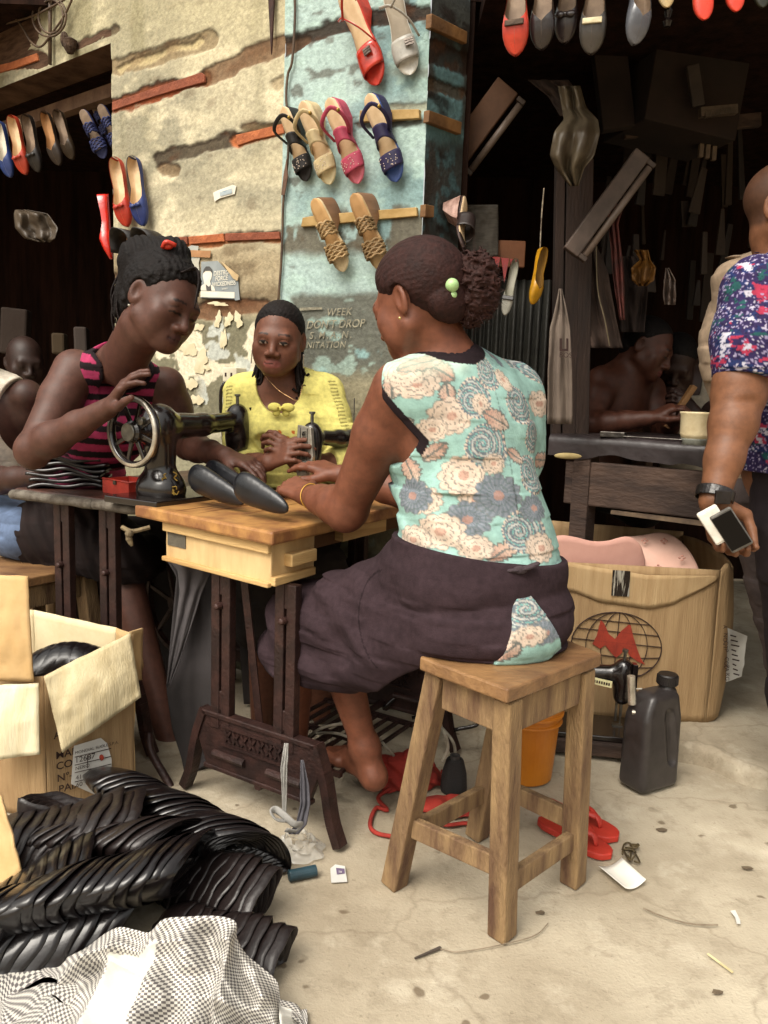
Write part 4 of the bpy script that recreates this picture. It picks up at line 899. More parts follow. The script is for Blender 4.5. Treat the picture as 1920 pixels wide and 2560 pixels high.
wedge('braided tan wedge mule, left of the pair low on the pillar',wsh(825,512,.09),wsh(872,684,.04),V_(-.75,-1,.15),'c9ad7f',0,straps='weave',group=g,bandmat=mbr,heelmat=mst,hb=.085,toe=sm('d6c096',.5),foot=mat('tan_insole','c8a06c','b58c58',scale=10))
wedge('braided tan wedge mule, right of the pair, toe behind the head of the blouse woman',wsh(922,500,.09),wsh(968,680,.05),V_(-.75,-1,.15),'b99a6c',0,straps='weave',group=g,bandmat=sm('8f734c',.7),heelmat=mst,hb=.085,foot=mat('tan_insole2','b48a5a','a07a4c',scale=10))
wedge('brown platform wedge with a dark cross strap, hung on the side face of the pillar',wsh(1125,500,.05),wsh(1075,625,.13),V_(.75,-.55,-.15),'3a2620',.0,straps='band',group=g,bandmat=sm('241814',.5),heelmat=mat('striped_heel','b09084','7b5c50',scale=3,stretch=(14,14,1),rough=.5),hb=.06,heelw=1.3)
g='flat shoes on the cream wall'
pump('red suede pointed flat hung on the cream wall, left of a blue one',wsh(312,405,.02),wsh(338,572,.03),V_(-.55,-1,.1),'b8311c',.1,orn='bow',group=g)
pump('royal blue pointed flat hung on the cream wall, right of a red one',wsh(356,402,.02),wsh(378,570,.03),V_(-.55,-1,.1),'23346f',.1,orn='bow',group=g)
h_=P(272,485,3.55);t_=P(283,648,3.5)
pump('bright red glossy shoe seen edge-on at the corner of the left opening',h_,t_,V_(-1,-.12,0),'cf2a1c',0,rough=.2,coat=.5,group=g,wid=.8)
for i,(x,lb) in enumerate(((352,'black slipper hung just above the hair of the braided woman, left of two'),(404,'black slipper with pale print hung above the hair of the braided woman, right of two'))):
    r_=thing('slipper',wsh(x,590,.04),lb,'slipper','flat shoes on the cream wall')
    c0=wsh(x-16,590+8*(1-i),.03); 
    pts=curve([wsh(x-22,640,.05),wsh(x-20,598,.06),wsh(x,583,.08),wsh(x+20,596,.06),wsh(x+24,648,.04)],18)
    wn_=wallhit(x,600)[1]
    V=np.array([[p+wn_*(-.03+.075*q)+np.array([0,0,-.0]) for q in (0,.5,1)] for p in pts]); Vm,Fm=gridmesh(V,3,18); obj('strap',Vm,Fm,sm('171110',.5),r_,smooth=True,mods=[('solid',.004)])
    b=MB(); b.prism([wsh(x-14,600,.012),wsh(x+18,600,.012),wsh(x+26,690,.012),wsh(x-8,690,.012)],wn_*.01); b.build('sole',sm('221a18',.7),r_,mods=[('bevel',.003)])
# left opening: row hung from the rail
g='shoes hung from the rail of the left opening'
lp=dict(lining=m_ins)
def LP(px,py,d=3.72): return P(px,py,d)
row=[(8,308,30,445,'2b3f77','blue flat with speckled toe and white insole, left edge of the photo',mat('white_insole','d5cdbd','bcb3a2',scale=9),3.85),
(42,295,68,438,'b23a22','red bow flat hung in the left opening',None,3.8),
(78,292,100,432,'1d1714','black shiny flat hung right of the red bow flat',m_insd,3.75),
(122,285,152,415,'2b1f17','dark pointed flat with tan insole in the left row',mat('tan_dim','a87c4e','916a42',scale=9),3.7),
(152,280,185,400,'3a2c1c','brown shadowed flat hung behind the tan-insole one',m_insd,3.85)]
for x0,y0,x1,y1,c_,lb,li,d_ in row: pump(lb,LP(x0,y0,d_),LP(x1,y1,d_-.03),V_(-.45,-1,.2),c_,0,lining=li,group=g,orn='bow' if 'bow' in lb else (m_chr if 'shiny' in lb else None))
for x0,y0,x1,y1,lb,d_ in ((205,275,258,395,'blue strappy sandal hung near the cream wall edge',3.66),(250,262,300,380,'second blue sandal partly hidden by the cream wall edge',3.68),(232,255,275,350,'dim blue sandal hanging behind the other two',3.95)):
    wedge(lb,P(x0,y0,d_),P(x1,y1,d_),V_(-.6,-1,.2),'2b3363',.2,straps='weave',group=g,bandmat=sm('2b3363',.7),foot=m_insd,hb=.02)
# right opening: row hanging toe-down from above the frame
g='shoes hung from the beam of the right opening'
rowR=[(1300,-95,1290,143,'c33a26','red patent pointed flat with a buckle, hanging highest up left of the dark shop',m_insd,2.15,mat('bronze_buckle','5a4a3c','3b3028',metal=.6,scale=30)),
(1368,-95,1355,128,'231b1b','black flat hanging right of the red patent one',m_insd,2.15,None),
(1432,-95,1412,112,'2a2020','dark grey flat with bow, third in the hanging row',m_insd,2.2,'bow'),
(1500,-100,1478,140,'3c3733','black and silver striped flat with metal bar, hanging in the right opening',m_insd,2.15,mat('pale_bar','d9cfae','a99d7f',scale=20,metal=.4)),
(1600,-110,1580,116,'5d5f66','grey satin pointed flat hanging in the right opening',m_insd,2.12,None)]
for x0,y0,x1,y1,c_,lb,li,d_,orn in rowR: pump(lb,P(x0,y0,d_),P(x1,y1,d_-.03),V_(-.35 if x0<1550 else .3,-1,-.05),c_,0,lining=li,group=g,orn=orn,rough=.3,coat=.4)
for x0,y0,x1,y1,c_,lb,d_ in ((1675,-150,1668,18,'d9bf8d','cream toe of a heeled shoe hanging beside the two orange-red toes',2.1),(1768,-150,1762,49,'d8402a','orange-red pointed toe hanging at the top right, left of two',2.0),(1848,-160,1842,28,'d8402a','orange-red pointed toe nearest the top right corner',2.0),(1915,-150,1908,18,'2c2a1c','dark olive toe hanging at the extreme top right corner',2.1)):
    pump(lb,P(x0,y0,d_),P(x1,y1,d_),V_(0,-1,-.1),c_,math.pi,rough=.3,group=g,name='flat_shoe')
b=MB(); b.lathe([(.008,0),(.012,.012),(.007,.02),(.011,.035),(.009,.05),(.0001,.055)],P(1668,68,2.12),n=14); tag(b.build('shoe_heel',sm('120c0b',.2)),'small turned black heel tip below the cream toe','shoe heel')
# deeper in the right shop
pump('mustard yellow pointed pump hanging on the dark side of the right-hand shop',P(1348,622,2.75),P(1328,762,2.72),V_(.55,-1,0),'c08a1a',0,rough=.35,group=None,name='pump_shoe',lining=mat('ochre_lining','8a6420','6f4f1a',scale=10),wid=.85)
pump('silvery slingback hanging beside the yellow pump',P(1290,655,2.8),P(1262,790,2.76),V_(-.2,-1,0),'a9a79c',0,rough=.35,name='slingback',orn=m_blk,wid=.7,lining=mat('silver_lining','9f9c90','84816f',scale=9))
for i in range(6):
    x=1165+i*22; p=P(x,640+2*i,2.85); b=MB(); b.prism([P(x,632+3*i,2.85),P(x+20,634+3*i,2.85),P(x+8,690+4*i,2.83)],(0,.012,0)); tag(b.build('red_toe',sm('8a1f18',.3,.5)),'dark red pointed toe in the low row behind the hair bun','shoe','red toes behind the bun')
# ================= battens, bricks, wires, papers =================
m_bat=mat('pale_batten','b3945f','93753f',scale=5,stretch=(2,2,2),rough=.7,bump=.2); m_batd=mat('brown_batten','8a6236','5e3f20',scale=6,rough=.7,bump=.3)
def onw(px,py,off,seg=None): return wallhit(px,py,off,seg)[0]
def batten(pts,seg,th,m,nm='batten'):
    n=wallhit(*pts[0],seg=seg)[1]; return MB().prism([onw(x,y,-.004,seg) for x,y in pts],n*th).build(nm,m,wallroot,mods=[('bevel',.002)])
batten([(905,279),(1052,276),(1053,299),(903,308)],1,.018,m_bat); batten([(762,546),(812,538),(1046,520),(1047,542),(905,555),(800,566),(758,569)],1,.018,m_bat)
batten([(1068,36),(1158,82),(1156,112),(1066,72)],2,.02,m_batd); batten([(1062,277),(1144,307),(1142,338),(1060,307)],2,.02,m_batd); batten([(1053,512),(1075,516),(1074,545),(1052,543)],2,.02,m_batd)
m_brk=mat('bare_brick','b5693c','8f4e2c',scale=14,rough=.9,bump=.5); m_brk2=mat('dark_bare_brick','8d4c31','6f3a26',scale=14,rough=.9,bump=.5)
batten([(-60,178),(30,157),(95,134),(99,152),(40,172),(-60,200)],0,.012,m_brk,'brick'); batten([(592,338),(640,328),(712,309),(712,334),(640,350),(596,365)],0,.010,m_brk,'brick')
batten([(283,256),(340,238),(400,217),(505,182),(513,188),(514,206),(440,226),(350,254),(283,277)],0,.010,m_brk2,'brick'); batten([(432,594),(470,592),(470,611),(435,614)],0,.010,m_brk2,'brick'); batten([(473,592),(560,584),(562,604),(475,611)],0,.009,m_brk,'brick'); batten([(565,584),(700,580),(702,598),(566,603)],0,.010,m_brk2,'brick')
m_wire=mat('dusty_wire','3a2b20','58442f',scale=20,rough=.7)
cw=[(738,-30),(742,20),(740,90),(734,160),(724,190),(720,250),(726,310),(724,400),(716,470),(712,520),(710,600),(706,680),(700,760)]
tag(MB().tube(curve([onw(x,y,.010) for x,y in cw],60),.0042,8).build('wire',m_wire,smooth=True),'dark cable running down the join of cream and blue wall','cable')
tag(MB().prism([onw(679,-30,.012),onw(697,-30,.012),onw(688,142,.012)],wallhit(690,50)[1]*.008).build('iron_spike',mat('rust','3c1f14','25130d',scale=20,rough=.8),mods=[('bevel',.002)]),'long tapering rusty iron blade against the wall above the cable','iron strip')
tag(MB().prism([onw(716,438,.012),onw(724,400,.014),onw(727,445,.014),onw(718,490,.012),onw(710,490,.012)],wallhit(715,450)[1]*.004).build('cable_clip',mat('tape_brown','6b4c38','4f3727',scale=20)),'brown taped joint on the wall cable','tape')
cc=lambda pts,off=.03: curve([onw(x,y,off) for x,y in pts],50)
R_=[]
for j,(k,rx) in enumerate(((1,42),(.72,31))):
    pts=[(140+rx*math.cos(t)+4*j,48+(50-8*j)*math.sin(t)) for t in np.linspace(-1.9,4.5,12)]; R_.append(pts)
wlist=[(R_[0],'outer loop of coiled wire at the top left'),(R_[1],'inner loop of coiled wire at the top left'),([(-20,28),(20,30),(55,52),(75,80),(95,112),(120,122),(150,85),(175,50),(195,10),(203,-20)],'long sagging wire crossing the coil at the top left'),([(-20,78),(60,58),(110,42),(180,5),(220,-20)],'straight wire rising to the right at the top left'),([(-20,64),(40,40),(90,12),(120,-10)],'thin wire rising from the left edge above the sagging one')]
for pts,lb in wlist: tag(MB().tube(cc(pts),.0045,7).build('wire',m_wire,smooth=True),lb,'wire','wires above the left opening')
tag(MB().tube([onw(137,-30,.02),onw(136,165,.02)],.008,8).build('iron_rod',m_wire,smooth=True),'upright rod passing through the coil of wire at the top left','rod')
tag(MB().ball(onw(178,105,.03),.035,n=10,rs=(.5,.5,.9)).lathe([(.012,0),(.025,.02),(.03,.05),(.012,.06)],onw(192,140,.03),n=10).build('wire_knot',mat('tarred_cloth','4a3626','2c1f15',scale=30,rough=.95,bump=.5)),'ragged dark knot tied around the wires','knot')
# posters
pz=np.array([0,0,1.])
def sheet(pts,off,nm,lab,cat,m,seg=0,th=.0015,parent=None):
    n=wallhit(*pts[0],seg=seg)[1]; o=MB().prism([onw(x,y,off,seg) for x,y in pts],n*th).build(nm,m,parent); 
    return tag(o,lab,cat) if lab else o
po=sheet([(507,655),(548,653),(596,705),(598,690),(603,750),(592,752),(590,748),(505,745)],.006,'poster','torn black and white handbill with a portrait reading WICKEDNESS','poster',mat('poster_grey','8e9494','747b7d',scale=8,rough=.8))
wdir=wallhit(550,700,seg=0)[2]; wdir=wdir if wdir[0]>0 else -wdir
mwt=mat('poster_white','dcd8c9','c9c4b5',scale=10,rough=.8); mpd=mat('poster_dark','3c3b3a','51504e',scale=10,rough=.8)
n0_=wallhit(550,700,seg=0)[1]
def pp(nm,pts,m,off=.0085): return MB().prism([onw(x,y,off,0) for x,y in pts],n0_*.0006).build(nm,m,po)
pp('blank_strip',[(506,728),(591,731),(591,746),(506,743)],mwt)
pp('portrait',[(512,690),(514,680),(519,673),(526,671),(533,676),(535,686),(534,696),(530,704),(532,712),(540,718),(543,728),(507,727),(508,716),(516,710),(514,700)],mwt,.009)
pp('portrait_hair',[(513,684),(515,674),(521,667),(529,667),(536,675),(536,684),(531,678),(519,678)],mpd,.010); pp('portrait_collar',[(520,712),(528,718),(532,712),(534,727),(522,727)],mpd,.010)
for s_,x,y,sz in (('DESTRO',539,690,.022),('FORCE',543,703,.022),('WICKEDNESS',535,717,.021)): text('poster_text',s_,onw(x,y,.0095,0),wdir,pz,sz,mwt,po,.0004,shear=.15,bold=.012)
text('poster_text','DIGNITY',onw(560,725,.0095,0),wdir,pz,.008,mwt,po,.0004)
sheet([(455,640),(466,622),(482,614),(500,616),(498,628),(505,634),(500,660),(503,690),(480,682),(462,665),(470,700),(455,690)],.005,'torn_poster','ragged blue-grey scrap of poster left of the portrait handbill','poster',mat('scrap_blue','8b979b','b5ad98',scale=6,rough=.8))
sheet([(480,626),(532,628),(530,645),(482,643)],.008,'tape_scrap','flat brown scrap stuck above the portrait handbill','scrap',mat('brown_scrap','a87c54','936a45',scale=10))
sheet([(560,655),(603,690),(600,703),(590,698)],.011,'folded_corner','curled tan corner of paper over the handbill','paper',mat('tan_paper','bfa67d','a8906a',scale=10))
lbx=sheet([(536,483),(545,478),(585,463),(594,466),(590,486),(552,497),(540,505)],.005,'wall_sticker','small torn white sticker on the cream wall above the handbill','sticker',mwt)
MB().prism([onw(553,482,.008,0),onw(584,472,.008,0),onw(585,484,.008,0),onw(555,492,.008,0)],n0_*.0006).build('sticker_print',mat('blue_print','7f8f9a','a5aeb0',scale=40),lbx)
rg=random.Random(3)
for i,(x,y,w_,h_) in enumerate(((496,818,36,30),(470,870,60,55),(506,905,44,70),(548,800,22,50),(562,850,18,80),(575,800,26,45),(520,920,22,18),(478,960,40,50),(497,1000,34,40),(600,800,28,46),(550,760,60,14))):
    pts=[]; 
    f1_,f2_=rg.uniform(0,6),rg.uniform(0,6)
    for k in range(19): a=2*math.pi*k/19; q=.72+.22*math.sin(2*a+f1_)+.14*math.sin(5*a+f2_)+rg.uniform(-.06,.06); pts.append((x+w_/2*q*math.cos(a),y+h_/2*q*math.sin(a)))
    sheet(pts,.0035+.0005*i,'paper_scrap','peeling pale scrap of paper on the grey plaster between the two seated women','paper scrap',mat('old_paper','d3c8aa','bdb18f',scale=12,rough=.9)).__setitem__('group','paper scraps on the plaster')
# stencilled notice on the pillar
m_st=mat('stencil_paint','958f7a','6f6a5a',scale=60,rough=.9,mixpos=(.4,.6))
wd1=wallhit(850,800,seg=1)[2]; wd1=wd1 if wd1[0]>0 else -wd1; wd1=unit(wd1+pz*.02)
for s_,x,y,sz,sp in (('WEEK',818,790,.033,1.15),("DON'T DROP",768,822,.036,1.02),('P.S.M.A.N.',752,848,.032,1.45),('SANITATION .',745,871,.029,1.15)): text('stencil_line',s_,onw(x,y,.006,1),wd1,pz,sz,m_st,wallroot,.0005,shear=.22,sp=sp,bold=.01)
MB().prism([onw(752,770,.006,1),onw(808,768,.006,1),onw(808,774,.006,1),onw(752,777,.006,1)],wallhit(780,770,seg=1)[1]*.0005).build('stencil_bar',m_st,wallroot)
# socket box behind the yellow blouse
sb=onw(595,940,.0,0); SBt=thing('socket_box',sb,'white surface socket box on the wall behind the yellow sleeve','socket')
cx_=onw(600,938,.025,0); MB().box(cx_,(.072,.05,.05),ax=(wdir,np.cross(pz,wdir),pz)).build('housing',mat('ivory_plastic','d0c8b2','bdb49c',scale=10,rough=.5),SBt,mods=[('bevel',.003)])
for dx in (-.018,.012): MB().box(cx_+wdir*dx-np.cross(pz,wdir)*.026,(.008,.002,.014),ax=(wdir,np.cross(pz,wdir),pz)).build('slot',m_ink,SBt)
# dangling things in the right-hand shop, base colours darkened for its shade
m_lampm=mat('dim_enamel','5a4a40','40342c',scale=10,rough=.6); m_tube=mat('dimmed_tube','7d6d62','65574d',scale=10,rough=.4)
def tubelight(lab,a,b_,w_=.05,extra=None,m1=m_lampm):
    a=np.asarray(a);b_=np.asarray(b_); r=thing('tube_light',(a+b_)/2,lab,'lamp','old tube lights in the shop'); d=unit(b_-a); s_=unit(np.cross(d,(0,1,0)))
    s_=s_ if s_[0]>0 else -s_
    MB().beam(a,b_,w_,.035,upv=(0,1,0)).build('housing',m1,r,mods=[('bevel',.004)]); MB().tube([a+s_*w_*.8+d*.02,b_+s_*w_*.8-d*.02],.012,12).build('tube',m_tube,r,smooth=True)
    for p in (a+d*.01,b_-d*.01): MB().box(p+s_*w_*.75,(.03,.03,.016),ax=(s_,np.cross(d,s_),d)).build('end_holder',m_lampm,r,mods=[('bevel',.003)])
    return r
tubelight('long slanting tube light hung in the middle of the dark shop',P(1425,632,2.75),P(1605,385,2.75),.055)
tubelight('wooden-backed tube light slanting beside the blue pillar',P(1130,405,2.95),P(1270,215,2.9),.085,m1=mat('tube_board','6b4a33','4f3524',scale=8))
b=patch(P(1370,300,2.9),P(1480,270,2.9),P(1490,330,2.9),P(1410,350,2.9),8,8,.02); 
def rag(name,lab,cat,pts,m,wr=.02,th=.003,seed=0,group=None):
    """pts: list of (left px, right px, y, depth) rows"""
    n=len(pts)
    def f(u,v):
        k=v*(n-1); i=min(int(k),n-2); t=k-i; l_=[pts[i][q]*(1-t)+pts[i+1][q]*t for q in range(4)]
        return P(l_[0]+(l_[1]-l_[0])*u,l_[2],l_[3]+wr*math.sin(u*13+seed+v*2)*.6+wr*(float(fbm(u*5,v*4,seed,3))-.5)*2)
    o=MB().grid(f,26,30).build(name,m,smooth=True,mods=[('solid',th)]); return tag(o,lab,cat,group)
m_pl=mat('dimmed_polythene','6e6350','4b4032',scale=6,rough=.4,bump=.3)
rag('plastic_sheet','crumpled pale plastic bag hanging from the ceiling of the right-hand shop','plastic bag',[(1395,1450,215,2.7),(1405,1465,270,2.7),(1410,1495,300,2.65),(1385,1500,330,2.6),(1375,1485,390,2.6),(1390,1460,420,2.62),(1425,1445,465,2.65)],m_pl,.03,seed=1)
rag('hanging_cloth','dark cloth slung above the crumpled plastic bag','cloth',[(1320,1420,200,2.9),(1370,1450,240,2.85),(1400,1480,290,2.8)],mat('dull_cloth','3d2d24','2b1f19',scale=8,rough=.95),.03)
m_cb=mat('dim_cardboard','26170f','1b110b',scale=5,rough=.9)
Bx=thing('storage_box',P(1660,240,3.3),'brown cardboard carton stored high in the right-hand shop','box'); bb=P(1690,230,3.3)
MB().box(bb,(.38,.3,.36),ax=(unit([1,.25,-.1]),unit([-.25,1,0]),unit([.1,0,1]))).build('carton',m_cb,Bx,mods=[('bevel',.004)]); MB().box(bb+[.01,-.17,.17],(.36,.02,.10),ax=(unit([1,.25,-.1]),unit([-.25,1,0]),unit([.1,0,1]))).build('carton_flap',mat('dim_flap','2d1d12','22160e',scale=5),Bx)
tag(MB().box(P(1530,200,3.2),(.12,.05,.35),ax=(unit([1,0,.2]),(0,1,0),unit([-.2,0,1]))).build('board',m_cb,mods=[('bevel',.004)]),'narrow brown board left of the stored carton','board')
tag(MB().box(P(1738,215,3.1),(.045,.02,.14),ax=(unit([1,0,.25]),(0,1,0),unit([-.25,0,1]))).build('slat',mat('grey_slat','3f352e','2f2722',scale=8),mods=[('bevel',.004)]),'small greyish slat right of the stored carton','slat')
br=MB().box(P(1795,278,3.1),(.13,.03,.03),ax=(unit([1,0,.12]),(0,1,0),unit([-.12,0,1]))); 
for i in range(12): br.box(P(1765+i*5.4,287-i*.9,3.09),(.006,.02,.02))
tag(br.build('scrubbing_brush',mat('brush_tan','5b4d3e','43382d',scale=30)),'bristle brush lying on the dim upper shelf','brush')
tag(MB().beam(P(1560,330,3.3),P(1900,300,3.3),.03,.05).build('shelf_plank',m_bench,mods=[('bevel',.003)]),'thin plank shelf high in the right-hand shop','shelf')
for i in range(7): tag(MB().box(P(1752+ (i%4)*16,330+30*(i//4)+4*i,3.28),(.016,.02,.05)).build('small_carton',mat('dim_carton_tan','6e5c48','57483a',scale=20)),'small dim carton stood among others on the upper shelf','carton','small cartons on the shelf')
# hanging clothes, colours darkened to stand for the shop's shade
sh=rag('hanging_shirt','pale work shirt with printed letters hanging beside the bench','shirt',[(1398,1404,722,2.66),(1388,1415,770,2.64),(1375,1425,820,2.62),(1370,1430,920,2.6),(1368,1432,1060,2.6)],mat('dimmed_white_cloth','6d6055','594d44',scale=5,rough=.9),.012,seed=3)
b=MB(); b.prism([P(1399,846,2.56),P(1405,846,2.56),P(1405,872,2.56),P(1416,872,2.56),P(1416,846,2.56),P(1421,846,2.56),P(1421,878,2.56),P(1399,878,2.56)],(0,.002,0)); b.build('shirt_print',m_ink,sh)
text('shirt_print','BOSSI',P(1397,893,2.56),(1,0,0),(0,0,1),.022,m_ink,sh,.001); 
rag('checked_scarf','narrow red and white checked scarf hanging behind the slanting tube light','scarf',[(1520,1560,510,2.95),(1520,1545,560,2.95),(1528,1552,620,2.93),(1532,1560,680,2.92),(1540,1560,740,2.9),(1550,1562,800,2.9)],None or mat('check','7a4038','4a2f2b',scale=20),.02,seed=5)
rag('hanging_garment','dark brown garment hanging right of the printed shirt','garment',[(1440,1480,590,2.9),(1440,1520,680,2.88),(1450,1540,800,2.86),(1470,1556,870,2.85)],mat('dark_garment','3f2f26','31241d',scale=6,rough=.95),.03,seed=7)
rag('hanging_garment','grey-brown garment with pale cord hanging behind the shirtless man','garment',[(1545,1590,640,3.1),(1540,1620,720,3.1),(1550,1610,830,3.05)],mat('dark_garment2','3a2c27','2a201c',scale=6,rough=.95),.03,seed=8)
rag('yellow_bag','crumpled ochre bag hanging deep in the right-hand shop','bag',[(1585,1620,625,2.95),(1600,1625,650,2.95),(1578,1640,670,2.9),(1580,1635,700,2.9),(1595,1615,715,2.92)],mat('ochre_bag','8a5c1c','5f3f16',scale=8,rough=.6),.035,seed=9)
rag('plastic_bag','small clear bag hanging right of the ochre one','plastic bag',[(1665,1672,670,2.95),(1660,1688,700,2.95),(1658,1690,740,2.95),(1662,1688,762,2.95)],mat('dimmed_clear','7b6b60','5b4c45',scale=8,rough=.3),.02,seed=10)
np_=rag('newspaper','sheet of newsprint hung behind the hair bun','newspaper',[(1150,1245,512,2.95),(1148,1246,560,2.95),(1145,1245,640,2.93)],mat('newsprint','4a443b','3a352e',scale=30,stretch=(1,1,6),rough=.9),.01,seed=11)
tag(MB().box(P(1255,635,2.98),(.16,.02,.09)).build('box_scrap',mat('scrap_board','7a4a28','633b20',scale=6),mods=[('bevel',.003)]),'brown scrap of board left of the yellow pump','board')
b=MB()
for i in range(14): q=P(1200+i*11,745+math.sin(i*2)*8,3.0); b.tube([q,q-[0,0,.42]],.012,8)
# corrugated panel behind the bun
def corr(u,v): p=P(1150,700,3.02)*(1-u)+P(1380,700,3.02)*u; return np.array([p[0],p[1]+.012*math.sin(u*70),p[2]-.75*v])
tag(MB().grid(corr,140,4).build('corrugated_sheet',mat('dim_zinc','33322c','22211d',scale=5,rough=.6,bump=.1),smooth=True,mods=[('solid',.003)]),'grey-green corrugated sheet leaning behind the blouse woman','corrugated sheet')
for i,(x,lb) in enumerate(((1420,'upright post left of the printed shirt'),(1452,'upright post right of the printed shirt'),(1388,'thin brown post beside the yellow pump'))):
    tag(MB().beam(P(x,1130,2.85),P(x+12,400,2.85),.045 if i<2 else .03,.04,upv=(0,1,0)).build('wood_post',mat('dim_post','33231a','1f1510',scale=6,stretch=(3,3,.5),rough=.9,bump=.4),mods=[('bevel',.003)]),lb,'post')
c=curve([P(1360,470,2.7),P(1354,540,2.72),P(1350,625,2.74)],10); tag(MB().tube(c,.0022,6).build('bright_thread',mat('bright_thread','d8cdbb','6f625a',scale=60,rough=.2,metal=.5)),'thin glinting thread hanging above the yellow pump','thread')
c=curve([P(1490,590,2.85),P(1494,720,2.83),P(1512,800,2.8),P(1524,865,2.8)],16); tag(MB().tube(c,.0022,6).build('cord',mat('dim_cord','6f6148','5b4f3a',scale=30)),'thin pale cord hanging in front of the dark garments','cord')
# left shop: plastic bag, vague goods, colours darkened for the shade inside
rag('hanging_bag','dim translucent bag hanging in the dark left opening','plastic bag',[(38,70,525,3.9),(35,120,535,3.85),(38,145,570,3.85),(60,138,595,3.85),(100,125,605,3.87)],mat('dim_polythene','54483a','3b3127',scale=6,rough=.5),.03,seed=21)
for i,(x,y,w_,h_,c_) in enumerate(((40,830,60,110,'2a1d14'),(75,700,60,40,'2b2117'),(150,860,30,50,'3d2f1c'),(205,850,30,60,'3f352f'),(20,640,60,30,'241a11'),(120,760,50,60,'231811'))):
    if i in (1,4,5): continue
    tag(MB().box(P(x,y,4.4),(w_/2050*4.4,.12,h_/2050*4.4),ax=(unit([1,.2,.1*(i-2)*.3]),unit([-.2,1,0]),unit([-.03*(i-2),0,1]))).build('stored_goods',mat('goods'+str(i),c_,scale=9,rough=.9),mods=[('bevel',.01)]),['tall dim box low in the left shop','dim bundle on the left shop shelf','small ochre packet hanging in the left shop','pale pointed packet in the left shop','dim roll high in the left shop','brown carton in the middle of the left shop'][i],'goods')

for (nm,lb,rows) in (('added_shade_sheet','added dark sheet standing in for shade behind the flywheel under the wooden table',[(590,980,1395,2.62),(595,975,1500,2.64),(600,960,1640,2.62),(610,950,1760,2.60)]),('added_shade_sheet','added dark sheet standing in for shade behind the iron frame of the left table',[(120,600,1290,2.85),(125,600,1400,2.85),(130,590,1550,2.83),(140,590,1700,2.80)])):  # dark sheets added to deepen the shade under the tables
    rag(nm,lb,'cloth',rows,mat('shade_sheet_dark','1f1713','140e0b',scale=6,rough=.95),.02,seed=44)
rg=random.Random(12)
for i in range(34):
    x=rg.uniform(1440,1900); y=rg.uniform(330,760); d=rg.uniform(3.3,4.3); L=rg.uniform(.10,.35); w_=rg.uniform(.02,.06); p=P(x,y,d); a=rg.uniform(-.4,.4); ax_=(unit([math.cos(a),.3,math.sin(a)*.3]),unit([-.3,1,0]),unit([-math.sin(a)*.4,0,1]))
    V=MB().box(p,(w_,.012,L),ax=ax_,taper=rg.uniform(.3,1.)); tag(V.build('leather_strip',mat('strip_'+str(i%3),('24170f','1b120d','2c2016')[i%3],scale=12,rough=.7),mods=[('bevel',.003)]),'dim leather strip hanging among many in the depth of the right-hand shop','leather strip','leather strips hung in the dark shop')
# ================= leather bundles, cloths and small things =================
def bundle(lab,c,dr,L,R,H,n,rings,upv=(0,0,1),fan=.0,seed=0,twist=0.,cone=.42,step=None,gl=m_lead,lean=0.,tilt=.9):
    """a sheaf of nested shoe uppers: c centre of the open end, dr direction away from it"""
    c=np.asarray(c,float); d=unit(dr); s_=unit(np.cross(d,upv)); u_=np.cross(s_,d); rg=random.Random(seed)
    r=thing('leather_bundle',[c[0]+d[0]*L/2,c[1]+d[1]*L/2,0.0],lab,'leather bundle','bundles of black shoe uppers')
    def shell(k,off,R1,H1,ln,tw,open_=True):
        rows=[]; nu=40; nv=8
        for v in np.linspace(0,1,nv):
            sc=1-cone*v**1.5; row=[]
            for a in np.linspace(0,2*math.pi,nu):
                x=R1*sc*math.cos(a); y=H1*sc*math.sin(a)*(1 if math.sin(a)>0 else .75); x*=1-.18*abs(math.sin(a))  # teardrop
                x+=R1*.22*(math.cos(a)>0)*math.cos(a)**6
                wv=.003*math.sin(3*a+k*1.3)+.002*math.sin(7*a+k*2.1); ct,st_=math.cos(tw),math.sin(tw); xx=x*ct-y*st_; yy=x*st_+y*ct
                p=c+d*(off+ln*v+wv-tilt*(y*.8+.4*x)+.5*tilt*0)+s_*xx+u_*(yy+lean*off)
                if p[2]<.004: p=p*[1,1,0]+[0,0,.004+.0004*k]
                row.append(p)
            rows.append(row)
        V,Fm=gridmesh(np.array(rows),nu,nv); obj('shoe_upper',V,Fm,gl,r,smooth=True,mods=[('solid',.0014)])
    for k in range(rings):
        q=1-.075*k; shell(k,.004*k,R*q,H*q,L*.5,twist+.04*k)
    st_=step or L/n
    for k in range(n):
        j=k+1; q=1.0+.06*math.sin(k*.9)-.30*(k/n)**2; shell(k,j*st_,R*q,H*q,L*.24,twist+fan*j+rg.uniform(-.05,.05))
    return r
bundle('big glossy bundle of black leather uppers with its coiled open end facing the stool',P(612,2140,1.60),[-.80,.58,.04],.40,.100,.062,17,12,seed=1,fan=.010,twist=-.55,tilt=.8)
bundle('dull black bundle with its open end up, leaning on the pale-flapped box',P(150,2005,1.68),[-.25,-.30,-.85],.15,.088,.042,4,8,upv=(-.3,1,0),seed=2,gl=m_leadm,twist=.2,tilt=.2)
bundle('fan of glossy black uppers in the middle of the heap, above the checked cloth',P(480,2165,1.49),[-.92,-.34,-.10],.38,.100,.060,16,9,seed=3,fan=-.012,twist=-.5,tilt=1.0)
bundle('fan of black uppers at the far left of the heap with bright edges',P(215,2165,1.53),[-.62,-.74,-.14],.38,.110,.062,15,4,seed=4,fan=-.01,twist=-.5,tilt=1.0)
bundle('low bundle with coiled end showing beside the checked cloth, toward the bare floor',P(640,2300,1.46),[-.80,.50,-.02],.26,.085,.050,11,12,seed=5,twist=.9,gl=m_leadm,tilt=.3)
